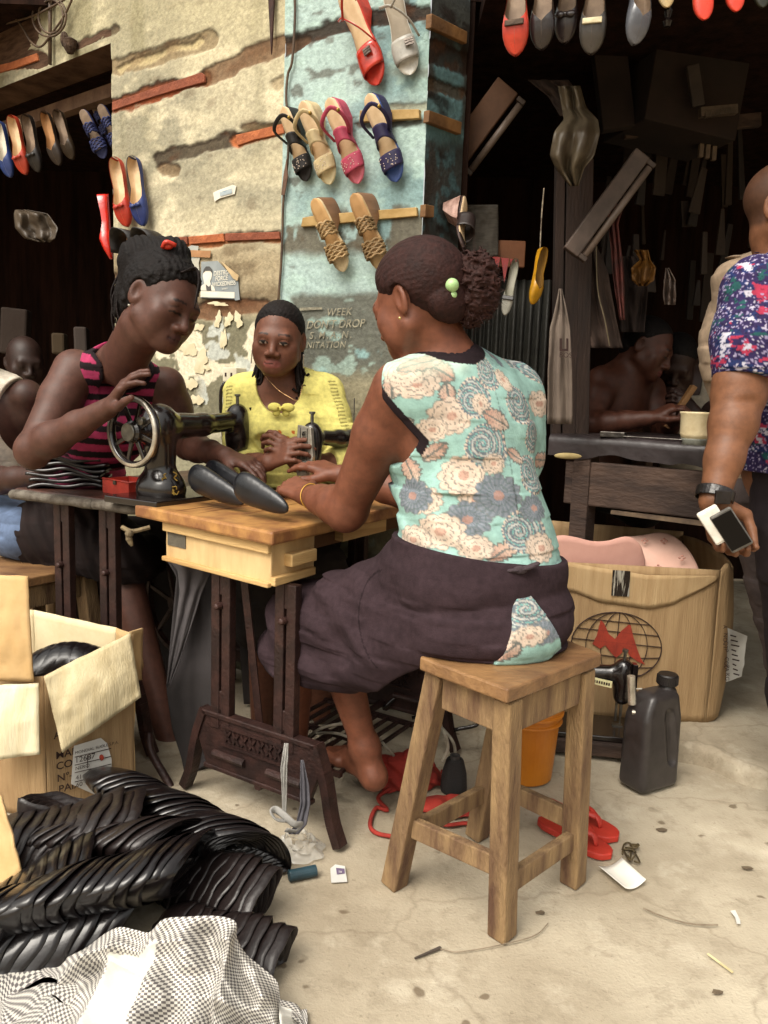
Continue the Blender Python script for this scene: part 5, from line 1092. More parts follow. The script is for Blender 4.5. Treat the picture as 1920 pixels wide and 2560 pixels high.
bundle('nearest black bundle poking out from under the right edge of the checked cloth',P(690,2440,1.34),[-.85,.4,.0],.22,.07,.045,9,9,seed=6,twist=.9,gl=m_leadm,tilt=.3)
bundle('lowest bundle of black uppers lying behind the checked cloth at the left',P(270,2330,1.43),[-.9,-.35,-.05],.34,.07,.07,12,4,seed=7,twist=.4)
bundle('flattened bundle of black uppers lying under the open-ended dull one',P(300,2095,1.60),[-.9,-.15,-.1],.30,.10,.065,12,4,seed=8,gl=m_leadm,twist=.4)
bundle('bundle of black uppers wedged between the big glossy one and the middle fan',P(430,2120,1.57),[-.92,.1,-.05],.30,.09,.06,13,4,seed=9,twist=-.5,tilt=.9,gl=m_leadm)
# checked cloth
m_chk=bpy.data.materials.new('checked_weave'); m_chk.use_nodes=True
def chk(m):
    n=m.node_tree.nodes; l=m.node_tree.links; b=n['Principled BSDF']; at=n.new('ShaderNodeAttribute'); at.attribute_name='Col'
    sx=n.new('ShaderNodeSeparateXYZ'); l.new(at.outputs['Vector'],sx.inputs[0]); cb=n.new('ShaderNodeCombineXYZ'); l.new(sx.outputs[0],cb.inputs[0]); l.new(sx.outputs[1],cb.inputs[1])
    ck=n.new('ShaderNodeTexChecker'); ck.inputs['Scale'].default_value=150; ck.inputs['Color1'].default_value=(*lin('cbc7be'),1); ck.inputs['Color2'].default_value=(*lin('625d5c'),1); l.new(cb.outputs[0],ck.inputs['Vector'])
    mx=n.new('ShaderNodeMix'); mx.data_type='RGBA'; l.new(sx.outputs[2],mx.inputs[0]); l.new(ck.outputs[0],mx.inputs[6]); mx.inputs[7].default_value=(*lin('dcd9d0'),1); l.new(mx.outputs[2],b.inputs['Base Color']); b.inputs['Roughness'].default_value=.75
chk(m_chk)
topl=[(-90,2600),(30,2520),(100,2455),(160,2400),(215,2370),(262,2335),(300,2318),(340,2325),(375,2330),(410,2298),(470,2292),(540,2290),(588,2304),(592,2345),(615,2385),(650,2415),(690,2450),(698,2480),(700,2498),(745,2515),(765,2570)]
def cloth_grid():
    nu,nv=230,120; T=curve([(x,y,0) for x,y in topl],nu)[:,:2]; g=np.zeros((nv,nu,3)); C_=np.zeros((nv,nu,3))
    for i in range(nu):
        u=i/(nu-1); x,y=T[i]; x1=-260+1120*u
        for j in range(nv):
            v=j/(nv-1); px=x*(1-v)+x1*v; py=y*(1-v**1.05)+2900*v**1.05; d=float(np.interp(x,[0,200,400,600,700,765],[1.36,1.34,1.28,1.25,1.24,1.255]))*(1-v)+1.02*v
            g[j,i]=P(px,py,d)
            q=g[j,i]; 
            C_[j,i]=(u*1.05+.05*math.sin(v*5),v*.62,0)
    X=g[...,0]; Y=g[...,1]; U,Vv=np.meshgrid(np.linspace(0,1,nu),np.linspace(0,1,nv))
    ph=noise(U*5,Vv*4,0,3)*5
    fold=.026*(.5-np.abs(noise(U*7+Vv*3,Vv*5,0,31)-.5)*3)*sstep(0,.1,Vv)+.020*(.5-np.abs(noise(U*15,Vv*11-U*4,0,37)-.5)*3)*sstep(0,.08,Vv)+.014*np.sin(U*24+Vv*4+ph)*sstep(0,.12,Vv)+.012*np.sin(U*47-Vv*9+ph*1.4)*sstep(0,.1,Vv)+.030*(fbm(U*4,Vv*4,0,4,8)-.5)*sstep(0,.15,Vv)
    g[...,1]-=fold*1.0; g[...,2]+=fold*.9
    g[...,2]=np.maximum(g[...,2],.01)
    wm=((U>.30)&(U<.45)&(Vv>.10+.15*(.45-U)))|((U>.84)&(U<.93)&(Vv>.05)); C_[...,2]=wm*.95
    V,Fm=gridmesh(g,nu,nv); return V,Fm,C_.reshape(-1,3)
V,Fm,C_=cloth_grid(); tag(obj('checked_cloth',V,Fm,m_chk,cols=C_,smooth=True,mods=[('solid',.0015)]),'crumpled black and white checked woven sack with white patches, bottom left foreground','sack')
# cardboard at the very left edge
o=patch(P(-60,1960,1.52),P(2,1990,1.50),P(55,2175,1.45),P(-60,2330,1.42),12,14,.015,rough_=.005,seed=4).build('cardboard_flap',m_cardi,smooth=True,mods=[('solid',.005)]); tag(o,'tan cardboard flap entering from the left edge in front of the bundles','cardboard')
# ---- on the left table ----
sk=thing('leather_stack',G(165,1222,zt2),'wavy stack of thin black patent pieces left of the red tin','leather stack')
for k in range(7):
    z0=zt2+.006+k*.0145; sh_=.004*math.sin(k*2.1)
    a_=G(68+5*math.sin(k*2),1222,zt2)*[1,1,0]; b_=G(258+10*math.sin(k*1.7),1226,zt2)*[1,1,0]
    def f(u,v,k=k,z0=z0,a_=a_,b_=b_):
        p=a_*(1-u)+b_*u+np.array([.05*v*0,0.09*v,0]); return p+[0,0,z0+.006*math.sin(u*9+k*.9+v*3)+.010*math.sin(u*3+k*.3)+.008*(1-u)*(k-3)*.2]
    MB().grid(f,36,8).build('leather_piece',m_lead,sk,smooth=True,mods=[('solid',.009)])
tn=thing('tin_box',G(320,1243,zt2),'open red tin box with black catch on the dark table','tin')
tx=unit(G(212,1222,zt2)-G(320,1243,zt2)); ty=np.array([-tx[1],tx[0],0]); ty=ty if ty[1]>0 else -ty; t0=G(322,1244,zt2)
m_rt=mat('red_tin','b5392a','8f2a20',scale=18,rough=.45,bump=.1)
lw_,ld_,lh_=.135,.085,.042
b=MB(); z3=np.array([0,0,1.])
b.prism([t0,t0+tx*lw_,t0+tx*lw_+ty*.002,t0+ty*.002],z3*lh_); b.prism([t0+ty*ld_,t0+tx*lw_+ty*ld_,t0+tx*lw_+ty*(ld_-.002),t0+ty*(ld_-.002)],z3*lh_); b.prism([t0+ty*.003,t0+ty*(ld_-.003),t0+ty*(ld_-.003)+tx*.002,t0+ty*.003+tx*.002],z3*lh_); b.prism([t0+tx*lw_+ty*.003,t0+tx*lw_+ty*(ld_-.003),t0+tx*(lw_-.002)+ty*(ld_-.003),t0+tx*(lw_-.002)+ty*.003],z3*lh_); b.prism([t0,t0+tx*lw_,t0+tx*lw_+ty*ld_,t0+ty*ld_],z3*.002)
b.build('tin_body',m_rt,tn); b=MB(); b.tube([t0+z3*lh_,t0+tx*lw_+z3*lh_,t0+tx*lw_+ty*ld_+z3*lh_,t0+ty*ld_+z3*lh_,t0+z3*lh_],.0024,6); b.build('rim',m_rt,tn,smooth=True)
MB().box(t0+tx*lw_*.5-ty*.002+z3*(lh_-.006),(.014,.004,.012),ax=(tx,ty,z3)).build('catch',m_blk,tn)
# black shoe uppers on the tables
m_calf=mat('blue_black_leather','101115','191a1f',scale=14,rough=.3,bump=.1,bscale=60)
def upper(lab,a,b_,dz,rad_,d0,d1,flat=.55):
    A=P(*a,d0); B_=P(*b_,d1); d=unit(B_-A); L=np.linalg.norm(B_-A); s=S(); ctr=(A+B_)/2; ax=frame(d,(0,0,1))
    up_=ax[2]
    def f(p):
        l=(p-ctr)@ax.T; t=np.clip(l[:,1]/L+.5,0,1); w_=rad_*(1-.60*t)*np.sqrt(np.clip(1-(t*2-1)**4,0,1))+.002; q=np.sqrt((l[:,0]/flat)**2+(l[:,2]+ .012*(t-.5))**2); d_=q-w_; e=np.maximum(d_,np.abs(l[:,1])-L*.5); return np.maximum(e,zt+.002-p[:,2])*.8
    V,Fm=surf(f,ctr-L*.8,ctr+L*.8,.0028); return tag(obj('shoe_upper',V,Fm,m_calf,smooth=True),lab,'shoe upper','stitched shoe uppers on the tables')
upper('smooth black shoe upper in front, nearest the sewing hand of the blouse woman',(588,1212),(722,1268),0,.044,1.98,1.88)
upper('smooth black shoe upper at the left, between the table edge and the front one',(474,1190),(612,1250),0,.044,2.13,2.02)
upper('black shoe upper lying behind the other two, under the needle of the black machine',(515,1175),(640,1225),0,.038,2.28,2.15)
# ---- hanging cloths, straps ----
rag('hanging_cloth','grey cloth hanging from the underside of the wooden sewing table','cloth',[(412,525,1393,2.18),(442,545,1440,2.16),(430,560,1560,2.15),(415,562,1720,2.14),(430,560,1820,2.14),(455,556,1900,2.14),(462,482,1936,2.14)],mat('slate_cloth','3a3536','2a2625',scale=5,rough=.95,bump=.2),.010,seed=31)
rag('folded_cloth','lighter folded edge of cloth hanging over the grey one','cloth',[(412,524,1392,2.12),(445,530,1425,2.11),(450,505,1480,2.11),(440,480,1560,2.11),(425,450,1650,2.11),(416,425,1715,2.11)],mat('pale_slate_cloth','504b4c','3d393a',scale=5,rough=.95,bump=.2),.008,seed=33)
rag('strap','pale grey fabric strap tied to the iron stand','strap',[(712,720,1858,1.72),(702,718,1920,1.71),(706,716,1990,1.71),(708,714,2050,1.71)],mat('pale_strap','8f8d88','77746f',scale=20,rough=.8),.004,seed=35)
rag('strap','dark grey strap hanging behind the pale one on the stand','strap',[(752,758,1900,1.74),(750,772,1960,1.73),(752,775,2010,1.72),(740,766,2060,1.71),(722,745,2085,1.70)],mat('dark_strap','4e4c52','3f3d42',scale=20,rough=.8),.006,seed=36)
b=MB(); b.tube(curve([P(712,2052,1.70),P(690,2048,1.69),P(678,2030,1.70),P(690,2024,1.71),P(712,2040,1.70),P(735,2060,1.69),P(752,2062,1.70),P(742,2078,1.70),P(715,2075,1.69)],40),.0085,8,flat=.3); tag(b.build('strap_knot',mat('pale_strap'),smooth=True),'looped knot of grey strap at the foot of the stand','strap')
# plastic bag on the floor
def bagf(u,v):
    c=G(745,2130); a=u*2*math.pi; r_=.052*(1-v*.5)*(.75+.5*float(noise(math.cos(a)*2+5,math.sin(a)*2+5,v*3,3))); return c+np.array([r_*math.cos(a)*1.1,r_*math.sin(a),.004+.03*v*float(noise(math.cos(a)*3+5,math.sin(a)*3,v*4,5))+.02*v])
m_clear=mat('clear_film','e9e7df','d5d1c6',scale=12,rough=.12,alpha=.38,bump=.8,bscale=30,coat=.6)
tag(MB().grid(bagf,40,14).build('plastic_wrapper',m_clear,smooth=True),'crumpled clear plastic wrapper on the floor at the foot of the stand','wrapper')
a=G(722,2190,.012); b_=G(790,2176,.012); tag(MB().tube([a,a+(b_-a)*.02,b_],[.0115,.0125,.0125],16).build('blue_tube',mat('teal_tube','24404a','1b3038',scale=20,rough=.5),smooth=False,mods=[('bevel',.002)]),'short dark blue tube lying on the floor','tube')
stq=thing('floor_label',G(845,2185),'small white printed label on the floor right of the blue tube','label'); MB().prism([G(826,2172,.006),G(838,2162,.006),G(862,2166,.006),G(868,2205,.002),G(828,2207,.002)],(0,0,.001)).build('paper',m_label,stq); MB().prism([G(840,2170,.0085),G(861,2172,.0085),G(862,2184,.006),G(842,2186,.006)],(0,0,.0006)).build('print_block',mat('violet_print','5a4a66','6b5b74',scale=40),stq)
text('print_text','ia',G(846,2182,.0100),(1,0,0),(0,1,.1),.012,m_label,stq,.0006)
def pap(u,v):
    p=G(1495,2178)*(1-u)*(1-v)+G(1553,2157)*u*(1-v)+G(1614,2212)*u*v+G(1562,2234)*(1-u)*v; return p+[0,0,.003+.010*(2*u-1)**2]
tag(MB().grid(pap,14,8).build('paper_slip',mat('white_paper','e3e0d6','d8d4c8',scale=10,rough=.7,bump=0),smooth=True,mods=[('solid',.0006)]),'clean white slip of paper on the floor right of the stool','paper')
# threads, slivers, crumbs
tag(MB().tube(curve([G(1100,2372,.004),G(1140,2380,.004),G(1200,2372,.004),G(1260,2360,.004),G(1320,2345,.004),G(1350,2330,.004),G(1370,2308,.003)],24),.0011,5).build('thread',mat('grey_thread','8a7c68','6c5f4e',scale=30)),'thin thread curling past the front leg of the stool','thread')
tag(MB().beam(G(1037,2396,.004),G(1102,2369,.004),.003,.003,wd2=.006,th2=.004).build('wood_sliver',mat('dark_sliver','4a4038','3a322c',scale=20)),'dark pointed sliver on the floor left of the front stool leg','sliver')
tag(MB().tube(curve([G(1608,2270,.003),G(1660,2292,.003),G(1730,2310,.003),G(1795,2312,.003)],12),.0016,5).build('thread',mat('grey_thread')),'pale thread lying on the floor at the lower right','thread')
tag(MB().prism([G(1826,2278,.003),G(1838,2276,.005),G(1850,2300,.003),G(1851,2310,.003),G(1842,2310,.003),G(1838,2294,.004)],(0,0,.001)).build('paper_scrap',m_label),'tiny torn white scrap near the right edge of the floor','paper scrap')
tag(MB().beam(G(1769,2384,.003),G(1832,2431,.003),.004,.002).build('match_stick',mat('pale_stick','d9ca9f','c3b385',scale=20)),'thin pale stick on the floor near the lower right corner','stick')
b=MB(); rg=random.Random(9)
for i in range(5): q=[G(1560+rg.uniform(-10,40),2110+rg.uniform(0,45),.004+.012*rg.random()) for _ in range(5)]; b.tube(curve(q,14),.0022,5)
tag(b.build('string_tangle',mat('olive_string','4d3f22','3a2f19',scale=20),smooth=True),'small dark tangle of string beside the red sandals','string')
for i,(x,y,s_,nm_) in enumerate(((1655,2075,.014,'on the floor below the oil jug'),(1869,2170,.013,'near the right edge of the floor'),(1352,2282,.010,'between the stool and the white slip'),(1792,2480,.010,'near the bottom right corner'))):
    b=MB(); c=G(x,y,.001); n=9; b.prism([c+[s_*math.cos(2*math.pi*k/n)*rg.uniform(.6,1.2),s_*.6*math.sin(2*math.pi*k/n)*rg.uniform(.6,1.2),0] for k in range(n)],(0,0,.002)); tag(b.build('crumb',mat('crumb_brown','6b5c48','54483a',scale=20)),'small flattened dark crumb '+nm_,'crumb')
# ---- red sandals ----
m_rs=mat('red_rubber','c0392a','a32c20',scale=12,rough=.5,bump=.05)
def flip(lab,h,t,side):
    h=np.asarray(h,float); t=np.asarray(t,float); y=unit(t-h); x=np.cross(y,(0,0,1)); L=np.linalg.norm(t-h); r=thing('flip_flop',(h+t)/2,lab,'sandal','red rubber sandals')
    us=np.linspace(0,1,24); w_=[np.interp(u,[0,.04,.15,.35,.55,.75,.9,.97,1],[0,.07,.12,.115,.13,.165,.135,.08,0])*L for u in us]
    pts=[h+y*u*L-x*q for u,q in zip(us,w_)]+[h+y*u*L+x*q for u,q in zip(us[::-1],w_[::-1])][1:-1]
    MB().prism(pts,(0,0,.016)).build('sole',m_rs,r,mods=[('bevel',.003)])
    k=h+y*.80*L+[0,0,.016]
    b=MB()
    for q in (-1,1): b.tube(curve([k,k+[0,0,.022]-y*.01,h+y*.60*L+x*q*.075*L+[0,0,.042],h+y*.42*L+x*q*.115*L+[0,0,.014]],14),[.006+.003*math.sin(i/13*math.pi) for i in range(14)],8,flat=.55)
    b.build('thong_strap',m_rs,r,smooth=True); return r
flip('red rubber sandal nearer the stool, toe pointing right, lower of two',G(1345,2055),G(1528,2150),1)
flip('red rubber sandal behind the stool leg, upper of two',G(1330,2003),G(1545,2106),1)
# ---- red cloth heap with cords, thread cone ----
hc=G(1010,1990)+np.array([0,.08,0])
m_rc=mat('red_cloth','a52f22','7c2219',scale=10,rough=.85,bump=.3)
def heap(p): l=p-hc; return np.sqrt((l[:,0]/.115)**2+((l[:,1])/.07)**2+((l[:,2])/.075)**2)*.07-.07+.016*(noise(p[:,0]*26,p[:,1]*26,p[:,2]*26,3)-.5)*2+.006*np.sin(p[:,0]*120+p[:,2]*160)
V,Fm=surf(lambda p:np.maximum(heap(p),.002-p[:,2]),hc-[.16,.12,.02],hc+[.16,.12,.13],.004); tag(obj('red_cloth_heap',V,Fm,m_rc,smooth=True),'heap of crumpled red cloth on the floor behind the stool','cloth')
h2_=G(1120,2020)+np.array([0,.0,0]); V,Fm=surf(lambda p:np.maximum(np.sqrt(((p[:,0]-h2_[0])/.13)**2+((p[:,1]-h2_[1])/.05)**2+(p[:,2]/.022)**2)*.03-.03+.012*(noise(p[:,0]*30,p[:,1]*30,p[:,2]*30,5)-.5)*2,.002-p[:,2]),h2_-[.18,.09,.02],h2_+[.18,.09,.06],.004); tag(obj('red_strap_heap',V,Fm,m_rc,smooth=True),'flat spread of red straps on the floor between the stool legs','cloth')
V,Fm=surf(lambda p:np.maximum(np.sqrt(((p[:,0]-G(1215,2075)[0])/.035)**2+((p[:,1]-G(1215,2075)[1])/.03)**2+(p[:,2]/.045)**2)*.03-.03+.008*(noise(p[:,0]*40,p[:,1]*40,p[:,2]*40,6)-.5)*2,.002-p[:,2]),G(1215,2075)-[.06,.06,.02],G(1215,2075)+[.06,.06,.07],.004); tag(obj('red_scrap',V,Fm,m_rc,smooth=True),'small bunched red scrap by the back leg of the stool','cloth')
tag(MB().tube(curve([G(975,1970,.03),G(945,1995,.01),G(968,2025,.006),G(940,2020,.006),G(925,2060,.006),G(940,2082,.006),G(985,2092,.006)],30),.0055,8).build('rope',m_rc,smooth=True),'red cord looping out onto the floor left of the stool','cord')
tag(MB().tube(curve([G(1060,2040,.008),G(1110,2062,.006),G(1160,2058,.006),G(1200,2062,.02)],20),.0065,8,flat=.6).build('rope',m_rc,smooth=True),'red cord lying across the floor under the stool','cord')
tc_=G(1135,1985)+np.array([0,.02,0]); tcn=thing('thread_cone',tc_,'black cone of sewing thread standing by the red cloth','thread cone'); MB().lathe([(.034,0),(.036,.01),(.033,.05),(.024,.085),(.021,.09)],tc_,n=28).build('thread_winding',mat('black_thread','1a1716','2a2624',scale=60,stretch=(1,1,12),rough=.7,bump=.5,bscale=200),tcn,smooth=True); MB().lathe([(.0125,.085),(.014,.10),(.010,.10),(.009,.085)],tc_,n=20).build('cone_core',mat('grey_core','4b4744','35312f',scale=20),tcn)
m_wc=mat('white_cable','a59e8e','857e70',scale=30,rough=.5)
for pts,lb in (([(772,1842,2.15),(800,1822,2.1),(850,1810,2.05),(905,1818,2.0),(940,1835,2.0)],'upper pale cable arching over the treadle pedal'),([(775,1835,2.2),(830,1832,2.12),(870,1842,2.05),(895,1852,2.05)],'lower pale cable arching over the treadle pedal'),([(1085,1800,2.1),(1110,1830,2.05),(1120,1870,2.05),(1105,1905,2.05)],'pale cable curving down left of the bucket'),([(1100,1815,2.15),(1130,1850,2.1),(1138,1880,2.1),(1132,1905,2.1)],'second pale cable curving down left of the bucket'),([(955,1855,2.1),(985,1890,2.1)],'short end of pale cable beside the bare foot')):
    tag(MB().tube(curve([P(*q) for q in pts],20) if len(pts)>2 else [P(*q) for q in pts],.0042,8).build('cable',m_wc,smooth=True),lb,'cable','pale cables under the table')
for i,(x,y,d) in enumerate(((1105,1790,2.3),(1000,1760,2.4))): tag(MB().tube(curve([P(x-40,y+10,d),P(x,y-20,d),P(x+60,y-10,d),P(x+90,y+20,d),P(x+30,y+35,d)],20),.006,8).build('black_cable',m_blk,smooth=True),('black cable' if i else 'coil of black cable')+' lying on the floor in the dark behind the stool','cable')
# carton behind the second stool
tag(MB().box(P(115,1490,2.85),(.17,.12,.20),ax=(unit([1,-.3,0]),unit([.3,1,0]),z3)).build('carton',m_card,mods=[('bevel',.004)]),'brown carton on the floor behind the squat stool','carton')
# ================= people =================
m_skin=mat('skin',attr=True,scale=45,rough=.52,bump=.06,bscale=160,spec=.35,rvar=.06)
m_cloth=mat('printed_cloth',attr=True,scale=40,rough=.85,bump=.12,bscale=260,spec=.2)
m_hair=mat('dark_hair',attr=True,scale=30,stretch=(1,1,1),rough=.72,bump=.35,bscale=140,spec=.2)
class Head:
    def __init__(s,c,f,u=(0,0,1),sc=1.):
        s.c=np.asarray(c,float); s.ax=frame(f,u); s.k=sc
    def X(s,a,b,c): return s.c+s.k*(s.ax[0]*a+s.ax[1]*b+s.ax[2]*c)
    def L(s,p): return (p-s.c)@s.ax.T/s.k
    def add(s,S_,ears=True,face=True,lid=1.):
        k=s.k; e=lambda c,r,kk=.02,op='u',ax=None: S_.ell(s.X(*c),np.array(r)*k,ax=s.ax if ax is None else ax,k=kk*k,op=op)
        cp=lambda a,b,ra,rb,kk=.015,op='u': S_.cap(s.X(*a),s.X(*b),ra*k,rb*k,k=kk*k,op=op)
        e((0,-.014,.030),(.073,.093,.082),.03); e((0,.026,-.024),(.066,.063,.076),.03)
        for q in (-1,1):
            cp((q*.056,.004,-.054),(q*.022,.060,-.090),.016,.015,.03)
            e((q*.047,.058,-.024),(.021,.018,.019),.025); e((q*.036,.050,-.055),(.026,.022,.026),.03)
        e((0,.074,-.093),(.021,.017,.015),.025)
        cp((-.036,.078,.014),(.036,.078,.014),.012,.012,.02)
        if face:
            for q in (-1,1): e((q*.031,.105,-.003),(.015,.013,.0085),.012,'s')
            cp((0,.085,.004),(0,.104,-.034),.0075,.0115,.014)
            for q in (-1,1): e((q*.0150,.097,-.040),(.0105,.011,.0085),.008)
            for q in (-1,1): e((q*.008,.101,-.050),(.0040,.006,.004),.003,'s')
            e((0,.077,-.070),(.031,.017,.022),.02)
            for q in (-1,1): cp((q*.025,.081,-.0665),(q*.007,.0935,-.0635),.0028,.0046,.006)
            for q in (-1,1): cp((q*.023,.080,-.0690),(q*.006,.0915,-.0735),.0036,.0062,.006)
            cp((-.022,.090,-.0680),(.022,.090,-.0680),.0012,.0012,.004,'s'); cp((0,.100,-.0682),(0,.096,-.0682),.0014,.0014,.003,'s')
            for q in (-1,1):
                e((q*.031,.0775,-.004),(.0170,.0145,.0130),.005)
        if ears:
            for q in (-1,1):
                ax=frame(s.ax[1]*1+s.ax[0]*q*-.35,s.ax[2]); e((q*.076,-.010,-.006),(.007,.018,.031),.006,'u',ax); e((q*.083,-.004,.000),(.010,.0115,.021),.003,'s',ax); e((q*.083,.002,-.006),(.005,.006,.006),.005,'s',ax)
    def paint(s,p,c,skin,lip='6a3230',gaze=(0,0),closed=.45,brow='120a08'):
        l=s.L(p); x,y,z=l.T; ax=np.abs(x); fr=y>.05
        lipm=fr&(((x/.0275)**2+((z+.0685)/.0130)**2)<1)&(y>.075)&(ax<.027); c[lipm]=c[lipm]*.35+lin(lip)*.65
        line=fr&(np.abs(z+.0682)<.0014)&(ax<.021)&(y>.07); c[line]*=.3
        br=fr&(np.abs(z-(.0215-(ax-.030)**2*9))<.0026)&(ax>.014)&(ax<.049); c[br]=c[br]*.15+lin(brow)*.85
        ex=(ax-.031)/.0150; ez=z+.004
        top=.0075*(1-ex**2)*(1-closed*1.0)-.0035*closed*2; bot=-.0068*(1-ex**2)-.001*closed
        eye=fr&(np.abs(ex)<1)&(ez<top)&(ez>bot)
        c[eye]=lin('9c8878'); ir=eye&(((ax*np.sign(x)-(np.sign(x)*.031+gaze[0]*.006))**2+(ez-gaze[1]*.005)**2)<.0062**2); c[ir]=lin('120906')
        lash=fr&(np.abs(ex)<1.08)&(np.abs(ez-top)<.0022); c[lash]=lin('0d0605')
        crease=fr&(np.abs(ex)<1.15)&(np.abs(ez-(.0125-.006*ex**2))<.0010); c[crease]*=.5
        nos=fr&(((ax-.007)/.0045)**2+((z+.050)/.0035)**2<1)&(y>.09); c[nos]*=.55
        return c
    def hair(s,S0=None,th=.010,line=None,low=-.075,seed=0,tex='smooth',extra=None,res=.0035,col='1a0f0c',name='hair',parent=None,lift=1.):
        ks=s.k; hz=line or ([-.12,-.05,-.01,.02,.05,.075,.10],[-.07,-.045,.000,.030,.062,.080,.10])
        def f(p):
            l=s.L(p); x,y,z=l.T; r=np.array([.073+th,.093+th,.082+th*lift]); q=(l-[0,-.014,.030]); k0=np.linalg.norm(q/r,axis=1); k1=np.linalg.norm(q/(r*r),axis=1); d=k0*(k0-1)/np.maximum(k1,1e-6)
            ear=np.sqrt(((np.abs(x)-.082)/.022)**2+((y+.006)/.026)**2+((z+.012)/.040)**2)-1
            lo_=-z+low-np.abs(x)*.1
            g=y-np.interp(z,hz[0],hz[1])+np.abs(x)*.10+.010*(noise(x*110,y*110+3,z*110,seed+2)-.5)
            # nape part: neck hair
            d2=np.linalg.norm((q-[0,-.045,-.055])/np.array([.052+th*.6,.040+th*.6,.05]),axis=1)-1; d=np.minimum(d,d2*.045)
            n_=0
            if tex=='smooth': n_=.0005*np.sin((np.arctan2(x,z+.02))*60)*1.0
            if tex=='rough': n_=.006*(noise(l[:,0]*130,l[:,1]*130,l[:,2]*130,seed)-.5)*2
            if tex=='rows': n_=.0010*np.sin(x*520)+.004*(noise(x*90,y*90,z*90,seed)-.5)+.004*(noise(x*260,y*260,z*260,seed)-.5)
            d=d+n_
            d=d+.0075*sstep(-.035,.0,g); d=np.maximum(np.maximum(d,g),np.maximum(lo_,-ear*.02)); d=d*ks
            if extra is not None:
                e=extra(p); h=np.clip(.5+.5*(e-d)/.012,0,1); d=e*(1-h)+d*h-.012*h*(1-h)
            return d
        R_=.16*ks if extra is None else .26*ks; V,Fm=surf(f,s.c-R_,s.c+R_,res); 
        n1=noise(V[:,0]*160,V[:,1]*160,V[:,2]*60,seed+3); c=lin(col)*(.65+.8*n1[:,None])
        return obj(name,V,Fm,m_hair,parent,cols=c,smooth=True)
def hand(S_,W,d,n,side,sc=1.,curl=(.5,.55,.6,.65),thumb=.5,spread=.10,tdown=.3,L0=1.):
    """W wrist, d towards the fingers, n out of the back of the hand, side: unit vector to the thumb side"""
    W=np.asarray(W,float); d=unit(d); n=unit(np.asarray(n,float)-d*(np.asarray(n,float)@d)); t=unit(np.cross(d,n)); t=t if t@np.asarray(side,float)>0 else -t
    kn=[]
    for i,(o_,l_,r_) in enumerate(((.026,.082,.0115),(.009,.086,.0115),(-.009,.082,.011),(-.026,.074,.0100))):
        K=W+sc*(d*l_*L0+t*o_+n*.002); kn.append(K); S_.cap(W+sc*(t*o_*.55),K,.0135*sc,r_*sc,k=.010)
    for i,(L,r_) in enumerate(((.072,.0083),(.080,.0085),(.074,.0082),(.058,.0073))):
        a=curl[i]; sp=(1.5-i)*spread; dd=unit(d+t*sp); p=kn[i]; th=0
        for j,(fr_,rr) in enumerate(((.44,1.),(.31,.92),(.25,.80))):
            th+=a*(.7 if j==0 else 1.0); q=p+sc*L*fr_*(dd*math.cos(th)-n*math.sin(th)); S_.cap(p,q,r_*rr*sc,r_*rr*.93*sc,k=.0035 if j else .005); p=q
    b0=W+sc*(d*.022+t*.020-n*.004); b1=b0+sc*(d*.030+t*.028-n*.012*tdown*3); dd=unit(d*.9+t*(.55-thumb)-n*thumb*.7); b2=b1+sc*dd*.032; b3=b2+sc*unit(dd-t*.3*thumb-n*.1)*.026
    S_.cap(b0,b1,.0150*sc,.0125*sc,k=.012); S_.cap(b1,b2,.0108*sc,.0098*sc,k=.005); S_.cap(b2,b3,.0096*sc,.0078*sc,k=.003)
def arm(S_,sh,el,wr,r=(.056,.050,.040,.041,.0265),k=.02):
    sh,el,wr=[np.asarray(q,float) for q in (sh,el,wr)]; m=sh+(el-sh)*.35; f=el+(wr-el)*.28; f2=el+(wr-el)*.62
    S_.cap(sh,m,r[0],r[1],k=.03); S_.cap(m,el,r[1],r[2],k=k); S_.cap(el,f,r[2],r[3],k=k); S_.cap(f,f2,r[3],(r[3]+r[4])/2*.97,k=k); S_.cap(f2,wr,(r[3]+r[4])/2*.97,r[4],k=k)
def skincol(V,base,seed=0,var=.25):
    n=fbm(V[:,0]*9,V[:,1]*9,V[:,2]*9,3,seed); n2=noise(V[:,0]*55,V[:,1]*55,V[:,2]*55,seed+9); return lin(base)*(.80+.30*n[:,None]+.16*n2[:,None])
def bbox(S_,pad=.03):
    lo=[];hi=[]
    for o in S_.ops:
        if o[6]=='s': continue
        if o[0]=='cap': r=max(o[3],o[4]); lo+= [o[1]-r,o[2]-r]; hi+=[o[1]+r,o[2]+r]
        else: r=np.abs(o[3].T)@o[2]; lo.append(o[1]-r); hi.append(o[1]+r)
    return np.min(lo,0)-pad,np.max(hi,0)+pad
def wr(p,amp,fr=9,seed=0,st=(1,1,1)):
    return amp*(noise(p[:,0]*fr*st[0],p[:,1]*fr*st[1],p[:,2]*fr*st[2],seed)-.5)*2+amp*.5*(noise(p[:,0]*fr*2.3*st[0],p[:,1]*fr*2.3*st[1],p[:,2]*fr*2.3*st[2],seed+1)-.5)*2
def body(root,S_,base,res=.0045,heads=(),seed=0,post=None,cut=None):
    lo,hi=bbox(S_); f=S_ if cut is None else (lambda p: np.maximum(S_(p),cut(p)))
    V,Fm=surf(f,lo,hi,res); c=skincol(V,base,seed)
    for h,kw in heads: c=h.paint(V,c,base,**kw)
    if post is not None: c=post(V,c)
    return obj('body',V,Fm,m_skin,root,cols=c,smooth=True)
def garment(root,name,fn,lo,hi,res,colfn,m=m_cloth):
    V,Fm=surf(fn,lo,hi,res); return obj(name,V,Fm,m,root,cols=colfn(V),smooth=True)
ball_out=lambda p,c,r: np.linalg.norm(p-c,axis=1)-r
